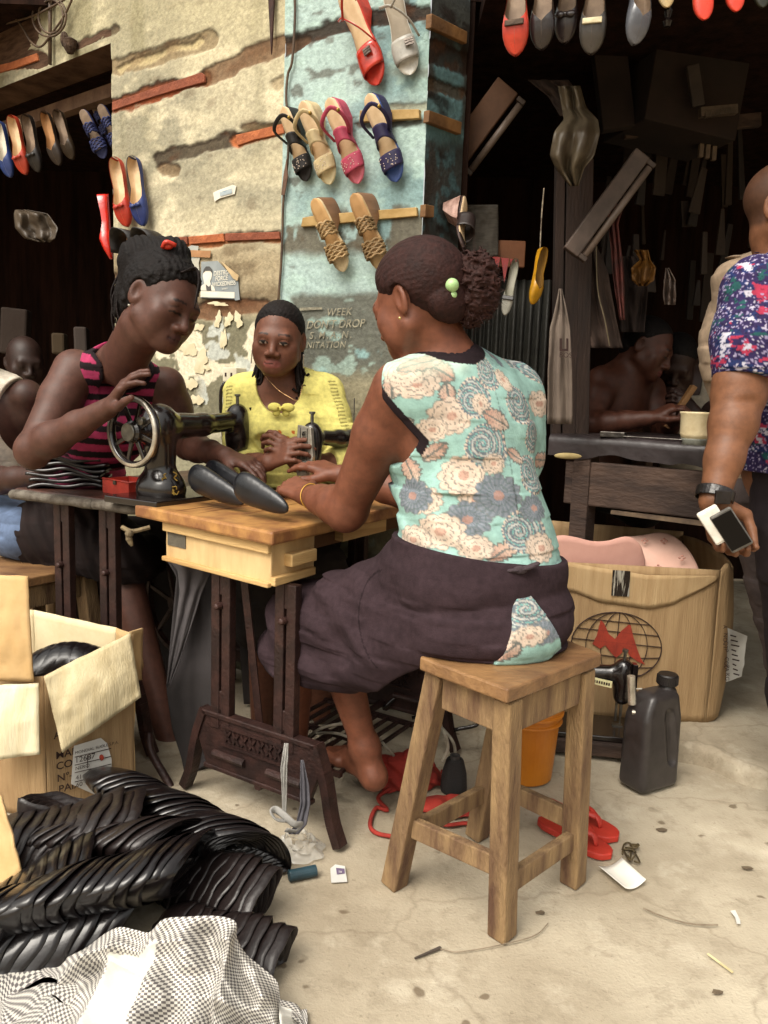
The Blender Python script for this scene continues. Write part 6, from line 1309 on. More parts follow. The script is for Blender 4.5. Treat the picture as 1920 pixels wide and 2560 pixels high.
# ---------------- woman in the floral blouse ----------------
W1=thing('person',(*G(1250,2150)[:2],0),'seated woman with hair bun, turquoise floral blouse and dark skirt, sewing at the wooden table','person')
tf=unit([-.58,.81,0]); ta=frame(tf,unit([-.10,.06,1]))   # torso axes
pel=P(1225,1500,1.68); wst=P(1180,1335,1.71); che=P(1165,1115,1.74); nkb=P(1128,915,1.74)
shL=P(1013,965,1.655); shR=P(1268,965,1.86)
hd1=Head(P(1048,752,1.72),unit([-.73,.60,-.36]),unit([-.25,.12,1]),1.0)
def torso1(off):
    s=S(); o=off
    s.ell(che,np.array([.158,.108,.17])+o,ax=ta,k=.001); s.ell(wst+[0,0,.02],np.array([.165,.118,.14])+o,ax=ta,k=.07); s.ell(P(1205,1440,1.69),np.array([.185,.140,.12])+o,ax=ta,k=.06)
    s.cap(shL,nkb-[0,0,.01],.048+o,.052+o,k=.05); s.cap(shR,nkb-[0,0,.01],.048+o,.052+o,k=.05)
    s.cap(P(1045,1010,1.66),P(1060,1100,1.67),.055+o,.045+o,k=.04); s.cap(P(1290,1010,1.86),P(1300,1150,1.86),.05+o,.045+o,k=.05)
    s.ell(che+ta[1]*.07-ta[2]*.04,np.array([.13,.07,.09])+o,ax=ta,k=.05)
    return s
elL=G(868,1283,.785); wrL=G(775,1245,.775); 
S1_=torso1(-.006); hd1.add(S1_,face=True)
S1_.cap(P(1092,880,1.74),P(1075,800,1.73),.052,.050,k=.03); S1_.cap(P(1120,905,1.74),P(1090,850,1.735),.060,.053,k=.03)
elL=P(868,1272,1.80); wrL=P(768,1238,1.93)
arm(S1_,P(1000,975,1.665),elL,wrL,(.058,.056,.043,.043,.026))
S1_.cap(P(868,1275,1.80),P(862,1288,1.80),.040,.036,k=.02)
hdir=unit(P(722,1215,1.99)-wrL); hand(S1_,wrL,hdir,[-.1,-.5,.8],[-.2,1,.2],1.0,curl=(.55,.6,.65,.7),thumb=.5)
elR=P(1010,1230,2.12); wrR=P(850,1185,2.20); arm(S1_,P(1240,985,1.90),elR,wrR,(.055,.053,.041,.040,.026)); hand(S1_,wrR,unit(P(790,1165,2.24)-wrR),[0,-.3,1],[0,-1,0],1.,curl=(.25,.3,.35,.4),thumb=.3)
# legs
kL=P(775,1555,1.92); kR=P(735,1560,2.0); aL=P(912,1868,1.92); aR=P(735,1900,2.12)
hipL=P(1190,1580,1.60); hipR=P(1210,1560,1.82)
S1_.cap(hipL,kL,.065,.052,k=.03); S1_.cap(hipR,kR,.060,.042,k=.03)
calL=kL+(aL-kL)*.35+[.03,0,0]; S1_.cap(kL,calL,.055,.050,k=.03); S1_.cap(calL,aL,.048,.031,k=.02); calR=kR+(aR-kR)*.35; S1_.cap(kR,calR,.042,.046,k=.03); S1_.cap(calR,aR,.05,.032,k=.02)
def foot(S_,ank,toe,heel,s_=1.):
    ank,toe,heel=[np.asarray(q,float) for q in (ank,toe,heel)]; d=unit(toe-heel); t=unit(np.cross(d,(0,0,1)))
    S_.cap(ank,heel,.033*s_,.028*s_,k=.02); S_.cap(heel,heel+(toe-heel)*.65,.028*s_,.026*s_,k=.03); S_.cap(ank,heel+(toe-heel)*.6,.030*s_,.022*s_,k=.03)
    for i in range(5): o_=(i-2)*.0165*s_; L_=.0-abs(i-1)*.006; S_.cap(heel+(toe-heel)*.62+t*o_,toe+d*L_+t*o_*1.1,.016*s_,(.0115 if i else .014)*s_,k=.008)
foot(S1_,aL,P(840,1872,2.06),P(935,1942,1.90)); foot(S1_,aR,aR+[-.12,.16,-.04],aR+[.02,-.02,-.045])
body(W1,S1_,'6a3f2d',.0042,heads=[(hd1,dict(lip='5b2b2a',closed=.6))],seed=2)
bobc=P(1130,712,1.655)
bun=P(1182,722,1.70)
def bunf(p): return np.minimum(np.linalg.norm((p-bun)*[1,1,.72],axis=1)-.054,9)+.007*(noise(p[:,0]*75,p[:,1]*75,p[:,2]*75,9)-.5)*2+.006*(noise(p[:,0]*200,p[:,1]*200,p[:,2]*200,4)-.5)*2
hd1.hair(th=.011,line=([-.12,-.06,-.02,.0,.03,.055,.08,.11],[-.05,-.030,-.018,-.005,.050,.074,.088,.11]),low=-.083,col='2a1613',parent=W1,res=.003)
V,Fm=surf(bunf,bun-.1,bun+.1,.003); n1=noise(V[:,0]*190,V[:,1]*190,V[:,2]*190,3)
bo=obj('hair_bun',V,Fm,m_hair,W1,cols=lin('2d1814')*(.6+.9*n1[:,None]),smooth=False)
# loose fuzz
rg=np.random.RandomState(4); b=MB()
for i in range(700):
    d_=unit(rg.normal(size=3)); q=bun+d_*np.array([.046,.046,.062]); e=q+d_*rg.uniform(.006,.020)+rg.normal(size=3)*.006; b.beam(q,e,.0008,.0008,wd2=.0004,th2=.0004)
b.build('hair_fuzz',mat('hair_strand','3a1d17','24110d',scale=30,rough=.7,bump=0),bo)
m_bob=mat('mint_bead','a9c98f','96b87d',scale=9,rough=.35)
for q,r_ in ((P(1130,713,1.635),.0135),(P(1131,738,1.64),.0095)): MB().ball(q,r_,n=20).build('hair_bead',m_bob,W1,smooth=True)
MB().tube(curve([P(1126,700,1.645),P(1132,692,1.64),P(1139,684,1.645)],8),.0045,8,flat=.6).build('hair_band',m_gold,W1,smooth=True)
MB().ball(hd1.X(-.084,.0,-.040),.0032,n=10).build('earring',mat('gold_stud','d8c089','b79a55',scale=9,metal=.8,rough=.25),W1,smooth=True)
b=MB(); bc_=wrL+(elL-wrL)*.12; bd_=unit(elL-wrL); b.lathe([(.0305,-.0015),(.0320,0),(.0305,.0015),(.0295,0),(.0305,-.0015)],bc_,axis=unit(bd_+[0.0,0,.25]),n=30,closed=True); b.build('bracelet',mat('yellow_band','c99a3c','b08430',scale=9,rough=.4),W1,smooth=True)
# blouse
T0=torso1(.010); Cb=S(); 
def uvb(p): l=(p-che)@ta.T; return np.arctan2(l[:,0],-l[:,1]+.03)*.135,l[:,2]
aQ=P(1000,1000,1.64); aM=unit(P(905,1150,1.70)-P(1012,985,1.66)); aM=unit(aM+np.array([-.25,0,.1]))
aP0=P(968,992,1.66)
aR0=P(1262,1000,1.90); aRM=unit(elR-aR0)
nkdir=unit(P(1075,800,1.73)-P(1120,905,1.74))
nkC=P(1105,880,1.735)
hemA=P(975,1385,1.62); 
def hemz(p):
    px,py=None,None
    l=(p-wst)@ta.T; return None
zh=P(1180,1400,1.60)[2]
tailpoly=None
def blouse(p):
    d=T0(p)+wr(p,.0045,9,5,(1,1,.6))+.0028*np.sin((p[:,0]*70+p[:,2]*120)+5*noise(p[:,0]*10,p[:,1]*10,p[:,2]*10,18))*sstep(.02,-.05,(p-wst)@ta[0])*sstep(.15,.0,np.abs(p[:,2]-wst[2]-.02))+.0045*np.sin(p[:,2]*38+p[:,0]*26+4*noise(p[:,0]*7,p[:,1]*7,p[:,2]*7,8))*sstep(.30,.0,np.abs(p[:,2]-(wst[2]+.08)))
    inner=T0(p)+.006
    a=np.maximum(-((p-aP0)@aM),np.linalg.norm(p-P(935,1040,1.66),axis=1)-.112); d=np.maximum(d,-a)
    a=np.maximum(-((p-aR0)@aRM),np.linalg.norm(p-aR0-aRM*.05,axis=1)-.11); d=np.maximum(d,-a)
    nk=np.linalg.norm((p-nkC)-((p-nkC)@nkdir)[:,None]*nkdir,axis=1)-.066; nk=np.maximum(nk,-((p-nkC)@nkdir+.035)); d=np.maximum(d,-nk)
    low=(zh-.012+.022*((p[:,0]-wst[0])/.16)*-1.0)-p[:,2]
    # gathered hem rises on the left, dips right where the sash crosses
    return np.maximum(d,low)
m_tq='56a89f'
# skirt: hips, thighs and the draped hem
def skirtS(o):
    s=S(); pc=P(1215,1510,1.69)
    s.ell(pc,np.array([.190,.150,.125])+o,ax=ta,k=.001); s.ell(P(1195,1400,1.70),np.array([.200,.157,.10])+o,ax=ta,k=.03); s.ell(P(1250,1560,1.66),np.array([.165,.135,.085])+o,ax=ta,k=.05)
    s.cap(P(1150,1530,1.64),P(805,1535,1.90),.100+o,.068+o,k=.06); s.cap(P(1180,1510,1.85),P(760,1525,2.0),.095+o,.066+o,k=.06)
    s.cap(P(798,1545,1.91),P(795,1625,1.93),.058+o,.056+o,k=.05); s.cap(P(735,1540,1.95),P(728,1610,2.0),.062+o,.058+o,k=.05); s.cap(P(765,1570,1.94),P(745,1655,1.95),.072+o,.070+o,k=.05)
    s.cap(P(1040,1450,1.72),P(880,1520,1.84),.085+o,.075+o,k=.07)
    s.cap(P(800,1640,1.93),P(990,1650,1.74),.085+o,.075+o,k=.05); s.cap(P(990,1620,1.72),P(1110,1590,1.62),.085+o,.07+o,k=.05); s.cap(P(730,1630,2.0),P(840,1640,1.9),.08+o,.08+o,k=.05); s.cap(P(980,1600,1.72),P(1090,1600,1.64),.06+o,.05+o,k=.05)
    return s
K0=skirtS(.0)
def px2uv(x,y,d=1.62):
    r=ray(x,y); r=r/r[1]; t=1.45; S_=K0 if y>1420 else T0
    for _ in range(40): t+=float(S_((CP+r*t)[None])[0])*.8
    u,v=uvb((CP+r*t)[None]); return u[0],v[0]
FL=[('leaf',1105,930,.038,2.6),('leaf',1120,985,.030,1.8),('dah',1130,1040,.048,0),('dah',1080,1075,.030,1),('leaf',1085,1130,.034,3.9),('leaf',1025,1175,.040,5.1),('dah',1160,1190,.052,2),('dah',1060,1250,.036,1),('dah',1190,1250,.034,3),
('pai',1215,920,.045,.6),('pai',1180,1000,.05,2.0),('pai',1295,1000,.05,.2),('pai',1205,1110,.055,1.2),('pai',1330,1080,.045,.3),('pai',1320,1180,.05,.9),('pai',1230,860,.035,.4),('dah',1205,1010,.028,1),('leaf',1245,1050,.045,-.5),('dah',1260,950,.030,3),('dah',1235,1160,.028,2),('leaf',1290,1140,.032,-.6),
('dark',1170,1300,.045,0),('dark',1030,1240,.045,1),('dah',1100,1330,.045,2),('dark',1250,1240,.055,2),('leaf',1260,1380,.034,.5),('dah',1030,1350,.036,1),('pai',1300,1330,.05,1.4),('dark',1330,1270,.036,2),('dah',1190,1370,.030,2),('leaf',1000,1060,.030,.4),('dark',1240,890,.03,1),('dah',1100,880,.028,1),('leaf',1180,880,.03,2.9),
('dah',1220,1590,.045,1),('pai',1310,1520,.045,.5),('dark',1360,1580,.03,1),('dah',1320,1590,.026,2),('dark',1290,1455,.03,0),('leaf',1260,1630,.03,1)]
FL=[(t,*px2uv(x,y),r*.80,a) for t,x,y,r,a in FL]
rg=np.random.RandomState(11)
for x,y,t_ in ((1335,930,'pai'),(1300,880,'leaf'),(1262,870,'dah'),(1345,1010,'dah'),(985,960,'leaf'),(1040,960,'dah'),(1010,930,'dah'),(1060,905,'leaf'),(1355,1150,'leaf'),(1360,1240,'dah'),(1355,1370,'dah'),(1140,1440,'dah'),(1060,1440,'leaf'),(1000,1430,'dark'),(1220,1450,'pai')): FL.append((t_,*px2uv(x,y),.030,x*.7))
for i in range(40): FL.append((['dah','leaf','pai','dark'][i%4],rg.uniform(-.6,-.25) if i%2 else rg.uniform(.25,.6),rg.uniform(-.35,.25),.04,rg.uniform(0,6)))
SW=[(rg.uniform(-.26,.26),rg.uniform(-.45,.22),rg.uniform(.010,.018),rg.uniform(0,6)) for i in range(46)]
def floral(V,uv=uvb):
    u,v=uv(V); c=np.tile(lin('86ada5'),(len(V),1)); c=c*(.92+.16*noise(u*20,v*20,0,3)[:,None])
    cr,pk,dk,ol,gy=lin('cfae9a'),lin('b0674f'),lin('3f3a52'),lin('4a3230'),lin('5d6d7c')
    for (x,y,r,a) in SW:
        dx,dy=u-x,v-y; q=np.hypot(dx,dy); th=np.arctan2(dy,dx)+a; m=(q<r)&(np.abs((q/r*2-th/(2*math.pi))%1-.5)<.20); c[m]=c[m]*.35+gy*.65
    for t,x,y,r,a in FL:
        dx,dy=u-x,v-y; q=np.hypot(dx,dy); near=q<r*1.5
        if not near.any(): continue
        dx,dy,q=dx[near],dy[near],q[near]; th=np.arctan2(dy,dx)-a; cc=c[near]
        nz=noise(dx*260,dy*260,a,2)
        if t in('dah','dark'):
            n=11; R_=r*(.80+.16*np.abs(np.cos(th*n/2))+.05*nz); b1,b2=(cr,lin('d3baa4')) if t=='dah' else (dk,lin('8a8296'))
            m=q<R_; f=(.5+.5*np.cos(th*n*2+q/r*6)); base=b1*(1-f[:,None]*.5)+b2*f[:,None]*.5; rings=np.abs(((q/R_)*3.2+.25*np.cos(th*n))%1-.5)<.09
            base[rings]=ol*.8+base[rings]*.2 if t=='dah' else base[rings]*.4; cen=q<r*.22; base[cen]=pk*.7+base[cen]*.3; cc[m]=base[m]; e=(np.abs(q-R_)<.0015); cc[e]=cc[e]*.5+ol*.5
        elif t=='leaf':
            ca,sa=math.cos(a),math.sin(a); lx=dx*ca+dy*sa; ly=-dx*sa+dy*ca; w_=.55*r*np.clip(1-(lx/r)**2,0,1)*(.82+.28*np.abs(np.sin(lx/r*11))); m=np.abs(ly)<w_; f=np.clip((lx/r+1)/2,0,1)[:,None]
            base=cr*(f)+pk*(1-f); ve=np.abs(((np.abs(ly)/r*1.3+lx/r)*5)%1-.5)<.13; base[ve]*=.55; mid=np.abs(ly)<.0018; base[mid]=ol; cc[m]=base[m]; e=(np.abs(np.abs(ly)-w_)<.0018)&(w_>.001); cc[e]=ol
        else:
            ca,sa=math.cos(a),math.sin(a); lx=dx*ca+dy*sa; ly=-dx*sa+dy*ca; R_=r*(.95-.28*np.sin(th)); m=q<R_; sp=((q/r)*3.4-th/(2*math.pi))%1
            base=np.tile(dk,(len(q),1)); base[sp<.28]=lin('a9a6a4'); base[(sp>.5)&(sp<.66)]=lin('5a9a96'); dots=(np.cos(th*16)*np.cos(q/r*30)>.55); base[dots]=base[dots]*.5+cr*.5; cc[m]=base[m]; e=(q>R_*.93)&(q<R_*1.03); cc[e]=np.where((np.cos(th[e]*26)>0)[:,None],cr,dk)
        c[near]=cc
    return c*.74+lin('9db5ad')*.26
def blcol(V):
    c=floral(V); d=np.abs((V-aP0)@aM); m=(d<.016)&(np.linalg.norm(V-P(935,1040,1.66),axis=1)<.132)&((V-aP0)@aM>-.016); c[m]=lin('20161a')
    d=np.abs((V-aR0)@aRM); m=(d<.014)&(np.linalg.norm(V-aR0,axis=1)<.12); c[m]=lin('20161a')
    
    # left shoulder paled as a painted highlight, centre back seam
    u,v=uvb(V); lt=sstep(.13,.18,v)*sstep(-.04,-.09,u); c=c*(1-.45*lt[:,None])+lin('c9d6c2')*.45*lt[:,None]; c[(np.abs(u-.002)<.0012)]*=.6
    nk=np.linalg.norm((V-nkC)-((V-nkC)@nkdir)[:,None]*nkdir,axis=1)-.066; m=(nk<.015)&((V-nkC)@nkdir>-.045); c[m]=lin('20161a')
    return c
lo,hi=bbox(T0,.03); garment(W1,'blouse',blouse,lo,hi,.0030,blcol)
seatz=zs+.034
tri0=P(1300,1440,1.52); 
def inquad(p):   # triangle opening at the lower back where the blouse tail shows, in the hip's own plane
    l=(p-pel)@ta.T; u,v=l[:,0],l[:,2]; return u,v
a_,b_,c_=[((P(x,y,1.55)-pel)@ta.T) for x,y in ((1305,1445),(1195,1655),(1400,1580))]
def tail(p):
    u,v=inquad(p); 
    def ed(A,B): 
        n=np.array([-(B[2]-A[2]),B[0]-A[0]]); n=n/np.linalg.norm(n); return (u-A[0])*n[0]+(v-A[2])*n[1]
    d=np.maximum(-ed(a_,b_),-(ed(c_,a_))); 
    return d if d.min()<0 else -d
def skirt(p):
    d=np.minimum(K0(p),np.maximum(T0(p)-.007,(zh-.10)-p[:,2]))+wr(p,.005,8,15,(1,1,1.6))*sstep(zh-.02,zh-.09,p[:,2])+.003*np.sin((p[:,0]*-14+p[:,2]*48+p[:,1]*18)+4*noise(p[:,0]*5,p[:,1]*5,p[:,2]*5,23))*sstep(.05,-.12,p[:,0])+.004*np.sin((p[:,0]*30-p[:,1]*18+p[:,2]*55)+3*noise(p[:,0]*6,p[:,1]*6,p[:,2]*6,3))*sstep(.25,.0,p[:,0]+.12)
    top=p[:,2]-(zh+.012+.022*((p[:,0]-wst[0])/.16)*-1.0)
    d=np.maximum(d,top); d=np.maximum(d,np.where(p[:,0]>.10,seatz-p[:,2],-1)); 
    hem=np.minimum(P(860,1742,1.8)[2]+1.15*np.maximum(p[:,0]+.05,0)+.006*np.sin(p[:,0]*50),seatz)-p[:,2]; d=np.maximum(d,hem)
    return d
def skcol(V):
    n=fbm(V[:,0]*12,V[:,1]*12,V[:,2]*12,4,6); c=lin('35292d')*(.75+.5*n[:,None]); w_=(V[:,2]>zh-.03)&(V[:,0]<.2); c[w_]*=.9
    # curved side seam
    px_=V-P(940,1560,1.66); s_=np.abs(np.linalg.norm((V-P(1010,1560,1.62))[:,[0,2]]*[1,.8],axis=1)-.095); c[(s_<.0012)&(V[:,0]<-.0)]*=.45
    return c
lo,hi=bbox(K0,.03); garment(W1,'skirt',skirt,lo,hi,.0042,skcol,m=mat('skirt_cloth',attr=True,scale=60,rough=.9,bump=.15,bscale=300,spec=.1,sheen=0))
# blouse tail showing below the knotted sash
def tailf(p):
    l=(p-pel)@ta.T; u,v=l[:,0],l[:,2]; d=K0(p)-.006+wr(p,.003,11,5)
    e=[]
    for A,B in ((a_,b_),(b_,c_),(c_,a_)):
        n=np.array([(B[2]-A[2]),-(B[0]-A[0])]); n=n/np.linalg.norm(n); q=(u-A[0])*n[0]+(v-A[2])*n[1]; ctr=(a_+b_+c_)/3; 
        if (ctr[0]-A[0])*n[0]+(ctr[2]-A[2])*n[1]>0: q=-q
        e.append(q)
    e=np.maximum(np.maximum(e[0],e[1]-.05),e[2]); return np.maximum(np.maximum(d,e),np.maximum(l[:,1]+.0,seatz-.001-p[:,2]))
garment(W1,'blouse_tail',tailf,lo,hi,.0032,floral)
# sash knot
kt=P(1300,1425,1.545); b=MB()
for e_,r_ in ((P(1345,1408,1.56),.009),(P(1255,1425,1.55),.007)): b.tube(curve([kt,(kt+e_)/2+np.array([0,-.004,0]),e_],10),[r_*.8+r_*.3*math.sin(i/9*math.pi) for i in range(10)],10,flat=.5)
b.ball(kt,.012,n=12,rs=(1.2,.6,.7)); b.build('sash',mat('sash_cloth','3c2f34','30262a',scale=20,rough=.9,bump=.3),W1,smooth=True)
# ---------------- braided woman in the striped top ----------------
W2=thing('person',(-1.0,2.5,0),'braided woman in a pink and black striped sleeveless top, bending over the hand-wheel machine','person')
hd2=Head(P(404,752,2.14),unit([.78,-.48,-.36]),unit([.26,.10,1]),1.04)
tf2=unit([.72,-.60,-.1]); ta2=frame(tf2,unit([.32,-.1,1]))
sR=P(192,928,2.36); sL=P(415,965,2.44); nb2=P(300,905,2.36); ch2=P(268,1040,2.48); ws2=P(215,1215,2.64); pv2=P(160,1335,2.68)
def torso2(o):
    s=S(); s.ell(ch2,np.array([.145,.100,.16])+o,ax=ta2,k=.001); s.ell(ws2,np.array([.125,.098,.15])+o,ax=ta2,k=.06); s.ell(ch2+ta2[1]*.07+ta2[0]*.05-ta2[2]*.02,np.array([.060,.05,.055])+o,ax=ta2,k=.04); s.ell(ch2+ta2[1]*.07-ta2[0]*.05-ta2[2]*.02,np.array([.060,.05,.055])+o,ax=ta2,k=.04)
    s.cap(sR+[.03,0,0],nb2,.048+o,.045+o,k=.05); s.cap(sL-[.03,0,0],nb2,.045+o,.045+o,k=.05); return s
S2_=torso2(-.006); S2_.ell(pv2,(.17,.14,.12),ax=ta2,k=.05)
hd2.add(S2_)
S2_.cap(nb2-[0,0,.0],hd2.X(0,-.035,-.075),.054,.050,k=.03); S2_.cap(nb2+[.02,-.02,-.03],hd2.X(0,.0,-.09),.045,.040,k=.03)
elb=P(82,1125,2.22); wrs=P(268,1022,2.10)
arm(S2_,sR+[-.005,0,0],elb,wrs,(.062,.056,.043,.045,.027))
S2_.cap(elb,elb+[.0,0,-.01],.042,.040,k=.02)
hand(S2_,wrs,unit(P(312,960,2.07)-wrs),unit([-.45,-.4,.75]),[0.3,-1,.0],1.02,curl=(.35,.30,.28,.30),thumb=.2,spread=.13)
elb2=P(470,1115,2.52); wr2=P(565,1140,2.30); arm(S2_,sL,elb2,wr2,(.056,.052,.040,.040,.026)); hand(S2_,wr2,unit(P(625,1160,2.26)-wr2),[0,-.2,1],[0,-1,0],1.,curl=(.3,.4,.5,.5))
# thighs under the table and one lower leg
S2_.cap(pv2+[0,0,-.02],P(300,1400,2.50),.095,.07,k=.03); S2_.cap(pv2+[.05,.1,-.02],P(340,1400,2.60),.09,.07,k=.03); S2_.cap(P(300,1400,2.50),P(430,1880,2.35),.058,.034,k=.02); foot(S2_,P(430,1880,2.35),P(520,1880,2.25),P(420,1915,2.37))
body(W2,S2_,'4f3228',.0042,heads=[(hd2,dict(lip='3c2020',closed=.75,gaze=(0,-.5)))],seed=4)
q0=hd2.X(0,-.03,.10); pony=hd2.X(0,-.10,.075)
def pnf(p):   # ponytail mass behind the head falling to the neck
    a=np.minimum(1e9,ball_out(p,hd2.X(0,-.055,.085),.045)); s=S(); s.cap(hd2.X(0.0,-.03,.110),hd2.X(0,-.110,.070),.046,.060,k=.02); s.cap(hd2.X(0,-.115,.055),hd2.X(.0,-.115,-.07),.052,.022,k=.03); 
    d=s(p); return d+.0022*np.sin(p[:,0]*330+p[:,1]*200)
h2=hd2.hair(th=.011,line=([-.12,-.06,-.02,.0,.03,.05,.07,.10],[-.06,-.035,-.01,.008,.035,.052,.066,.10]),low=-.07,tex='rows',col='0d0807',parent=W2,extra=pnf,res=.0036)
rg=np.random.RandomState(7); b=MB(); mb_=mat('braid_black','120c0b','1d1412',scale=60,rough=.7,bump=.5,bscale=250,spec=.2)
for i in range(34):
    u_=rg.uniform(-.03,.03); s0_=hd2.X(u_,-.10-rg.uniform(0,.05),.05+rg.uniform(-.04,.05)); e=s0_+np.array([rg.uniform(-.03,.01),rg.uniform(-.01,.03),-rg.uniform(.12,.23)]); m_=(s0_+e)/2+np.array([-.015,-.01,.0])+rg.normal(size=3)*.008
    c=curve([s0_,m_,e],12); b.tube(c,np.linspace(.0034,.0020,12),5)
for k in range(4):
    if k==0: b.build('ponytail',mb_,h2,smooth=True)
    s0_=hd2.X(-.0+.012*k,.055,.105-.008*k); e=P(486+5*k,770-14*k,2.02+.01*k); m_=s0_*.45+e*.55+np.array([.012,0,.035]); MB().tube(curve([s0_,m_,e],12),np.linspace(.0030,.0016,12),5).build('braid',mb_,h2,smooth=True)
b=MB(); c=hd2.X(-.01,-.045,.135); p=hd2.X(.045,-.01,.125); b.ball(p,.014,n=12,rs=(1.1,.6,.8)); b.tube(curve([p+[-.012,0,-.006],p+[0,-.01,.006],p+[.02,0,0]],8),.006,8); b.build('hair_clip',mat('red_clip','d23a24','a62a1a',scale=20,rough=.3),W2,smooth=True)
MB().lathe([(.036,-.006),(.044,-.004),(.046,0),(.044,.004),(.036,.006)],hd2.X(0.0,-.062,.098),axis=hd2.ax[1]*-.5+hd2.ax[2]*.6,n=24).build('hair_band',mat('purple_band','5a1d5c','3f1441',scale=20,rough=.6),W2,smooth=True)
MB().ball(hd2.X(.087,0,-.042),.0035,n=8).build('earring',m_chr,W2)
T2s=torso2(.008)
aR2=unit(elb-sR); aL2=unit(elb2-sL)
nk2=P(315,935,2.28); nd2=unit(hd2.c-nk2)
def top2(p):
    d=T2s(p)+wr(p,.003,11,31)
    for c_,dr_,o_,rr in ((sR,unit([-1,-.12,-.25]),.012,.115),(sL,unit([1,.1,-.15]),.004,.11)):
        a=np.maximum(-((p-c_)@dr_)-o_+.03,np.linalg.norm(p-c_,axis=1)-rr); d=np.maximum(d,-a)
    # deep V neck: remove a wedge at the front
    l=(p-nb2)@ta2.T; v=np.abs(l[:,0]-.0)-(.072+np.minimum(l[:,2],0)*.42); vv=np.maximum(v,-(l[:,1]+.03)); vv=np.maximum(vv,-l[:,2]-.17); d=np.maximum(d,-vv)
    return np.maximum(d,(P(200,1255,2.45)[2]-.03)-p[:,2])
def col2(V):
    l=(V-ch2)@ta2.T; k=(l[:,2]+.020*np.sin(l[:,0]*8)+.10*l[:,0]*.3+.006*noise(V[:,0]*14,V[:,1]*14,V[:,2]*14,2))/.043; s_=(k%1)<.52; c=np.where(s_[:,None],lin('9c3357'),lin('1b1114')); c=c*(.85+.3*noise(V[:,0]*30,V[:,1]*30,V[:,2]*30,5)[:,None])
    l=(V-nb2)@ta2.T; e=np.abs(np.abs(l[:,0])-(.072+np.minimum(l[:,2],0)*.42))<.009; c[e&(l[:,1]>-.02)&(l[:,2]>-.19)]=lin('1b1114')
    for c_,dr_,o_,rr in ((sR,unit([-1,-.12,-.25]),.012,.125),(sL,unit([1,.1,-.15]),.004,.12)):
        q=(V-c_)@dr_-.03+o_; m=(np.abs(q)<.011)&(np.linalg.norm(V-c_,axis=1)<rr); c[m]=lin('1b1114')
    return c
lo,hi=bbox(T2s,.03); garment(W2,'striped_top',top2,lo,hi,.0036,col2)
K2=S(); K2.ell(pv2+[0,0,-.0],np.array([.185,.165,.13]),ax=ta2,k=.001); K2.ell(ws2-[0,0,.05],(.135,.11,.09),ax=ta2,k=.04); K2.cap(pv2+[.02,-.02,-.02],P(310,1400,2.48),.115,.09,k=.05); K2.cap(pv2+[.06,.1,-.02],P(350,1400,2.60),.11,.09,k=.05); K2.cap(P(310,1430,2.5),P(350,1500,2.5),.075,.07,k=.05)
ztp=P(200,1248,2.45)[2]-.02
def sk2(p): return np.maximum(np.maximum(K2(p)+.0035*np.sin(p[:,0]*140+p[:,2]*70)*1.0+wr(p,.004,10,3),p[:,2]-ztp),.45-p[:,2])
lo,hi=bbox(K2,.03); garment(W2,'skirt',sk2,lo,hi,.0045,lambda V: lin('1d1413')*(.7+.6*noise(V[:,0]*30,V[:,1]*30,V[:,2]*8,3)[:,None]))
# ---------------- woman in yellow ----------------
W3=thing('person',(*P(700,1100,2.62)[:2],0),'seated woman in a yellow long-sleeved blouse with a bow, facing us between the two machines','person')
hd3=Head(P(697,846,2.50),unit([-.06,-1,-.16]),unit([.06,-.08,1]),.95)
ta3=frame(unit([-.02,-1,-.02]),unit([.02,.03,1]))
ch3=P(712,1060,2.58); s3a=P(608,985,2.56); s3b=P(812,982,2.58); nb3=P(706,945,2.56)
def torso3(o):
    s=S(); s.ell(ch3,np.array([.150,.095,.165])+o,ax=ta3,k=.001); s.ell(P(712,1190,2.60),np.array([.135,.10,.15])+o,ax=ta3,k=.06)
    for x in (672,752): s.ell(P(x,1075,2.49),np.array([.055,.045,.055])+o,k=.04)
    s.cap(s3a+[.03,0,0],nb3-[0,0,.02],.048+o,.045+o,k=.05); s.cap(s3b-[.03,0,0],nb3-[0,0,.02],.048+o,.045+o,k=.05); return s
S3_=torso3(-.007); hd3.add(S3_)
S3_.cap(nb3-[0,0,.03],hd3.X(0,-.03,-.07),.052,.049,k=.03)
e3a=P(598,1170,2.50); w3a=P(672,1155,2.34); e3b=P(868,1165,2.50); w3b=P(745,1160,2.36)
arm(S3_,s3a,e3a,w3a,(.05,.046,.037,.038,.025)); arm(S3_,s3b,e3b,w3b,(.05,.046,.037,.038,.025))
hand(S3_,w3a,unit(P(722,1130,2.30)-w3a),unit([-.2,-.7,.5]),[0,0,1],.98,curl=(.45,.55,.6,.7),thumb=.4); hand(S3_,w3b,unit(P(700,1112,2.34)-w3b),unit([.3,-.6,.6]),[0,0,1],.95,curl=(.6,.7,.8,.8),thumb=.5)
S3_.ell(P(712,1330,2.68),(.17,.14,.12),k=.05); S3_.cap(P(690,1380,2.62),P(660,1420,2.35),.08,.065,k=.03); S3_.cap(P(740,1380,2.62),P(790,1420,2.38),.08,.065,k=.03); S3_.cap(P(660,1420,2.35),P(655,1800,2.45),.055,.035,k=.02); S3_.cap(P(790,1420,2.38),P(800,1780,2.5),.055,.035,k=.02)
body(W3,S3_,'643e2e',.0036,heads=[(hd3,dict(lip='8a4c46',closed=.28,gaze=(-.1,-.25)))],seed=7)
h3=hd3.hair(th=.006,line=([-.12,-.06,-.02,.0,.03,.05,.075,.10],[-.06,-.035,.0,.020,.045,.058,.074,.10]),low=-.05,tex='smooth',col='120c0b',parent=W3,res=.0034)
rg=np.random.RandomState(17); b=MB()
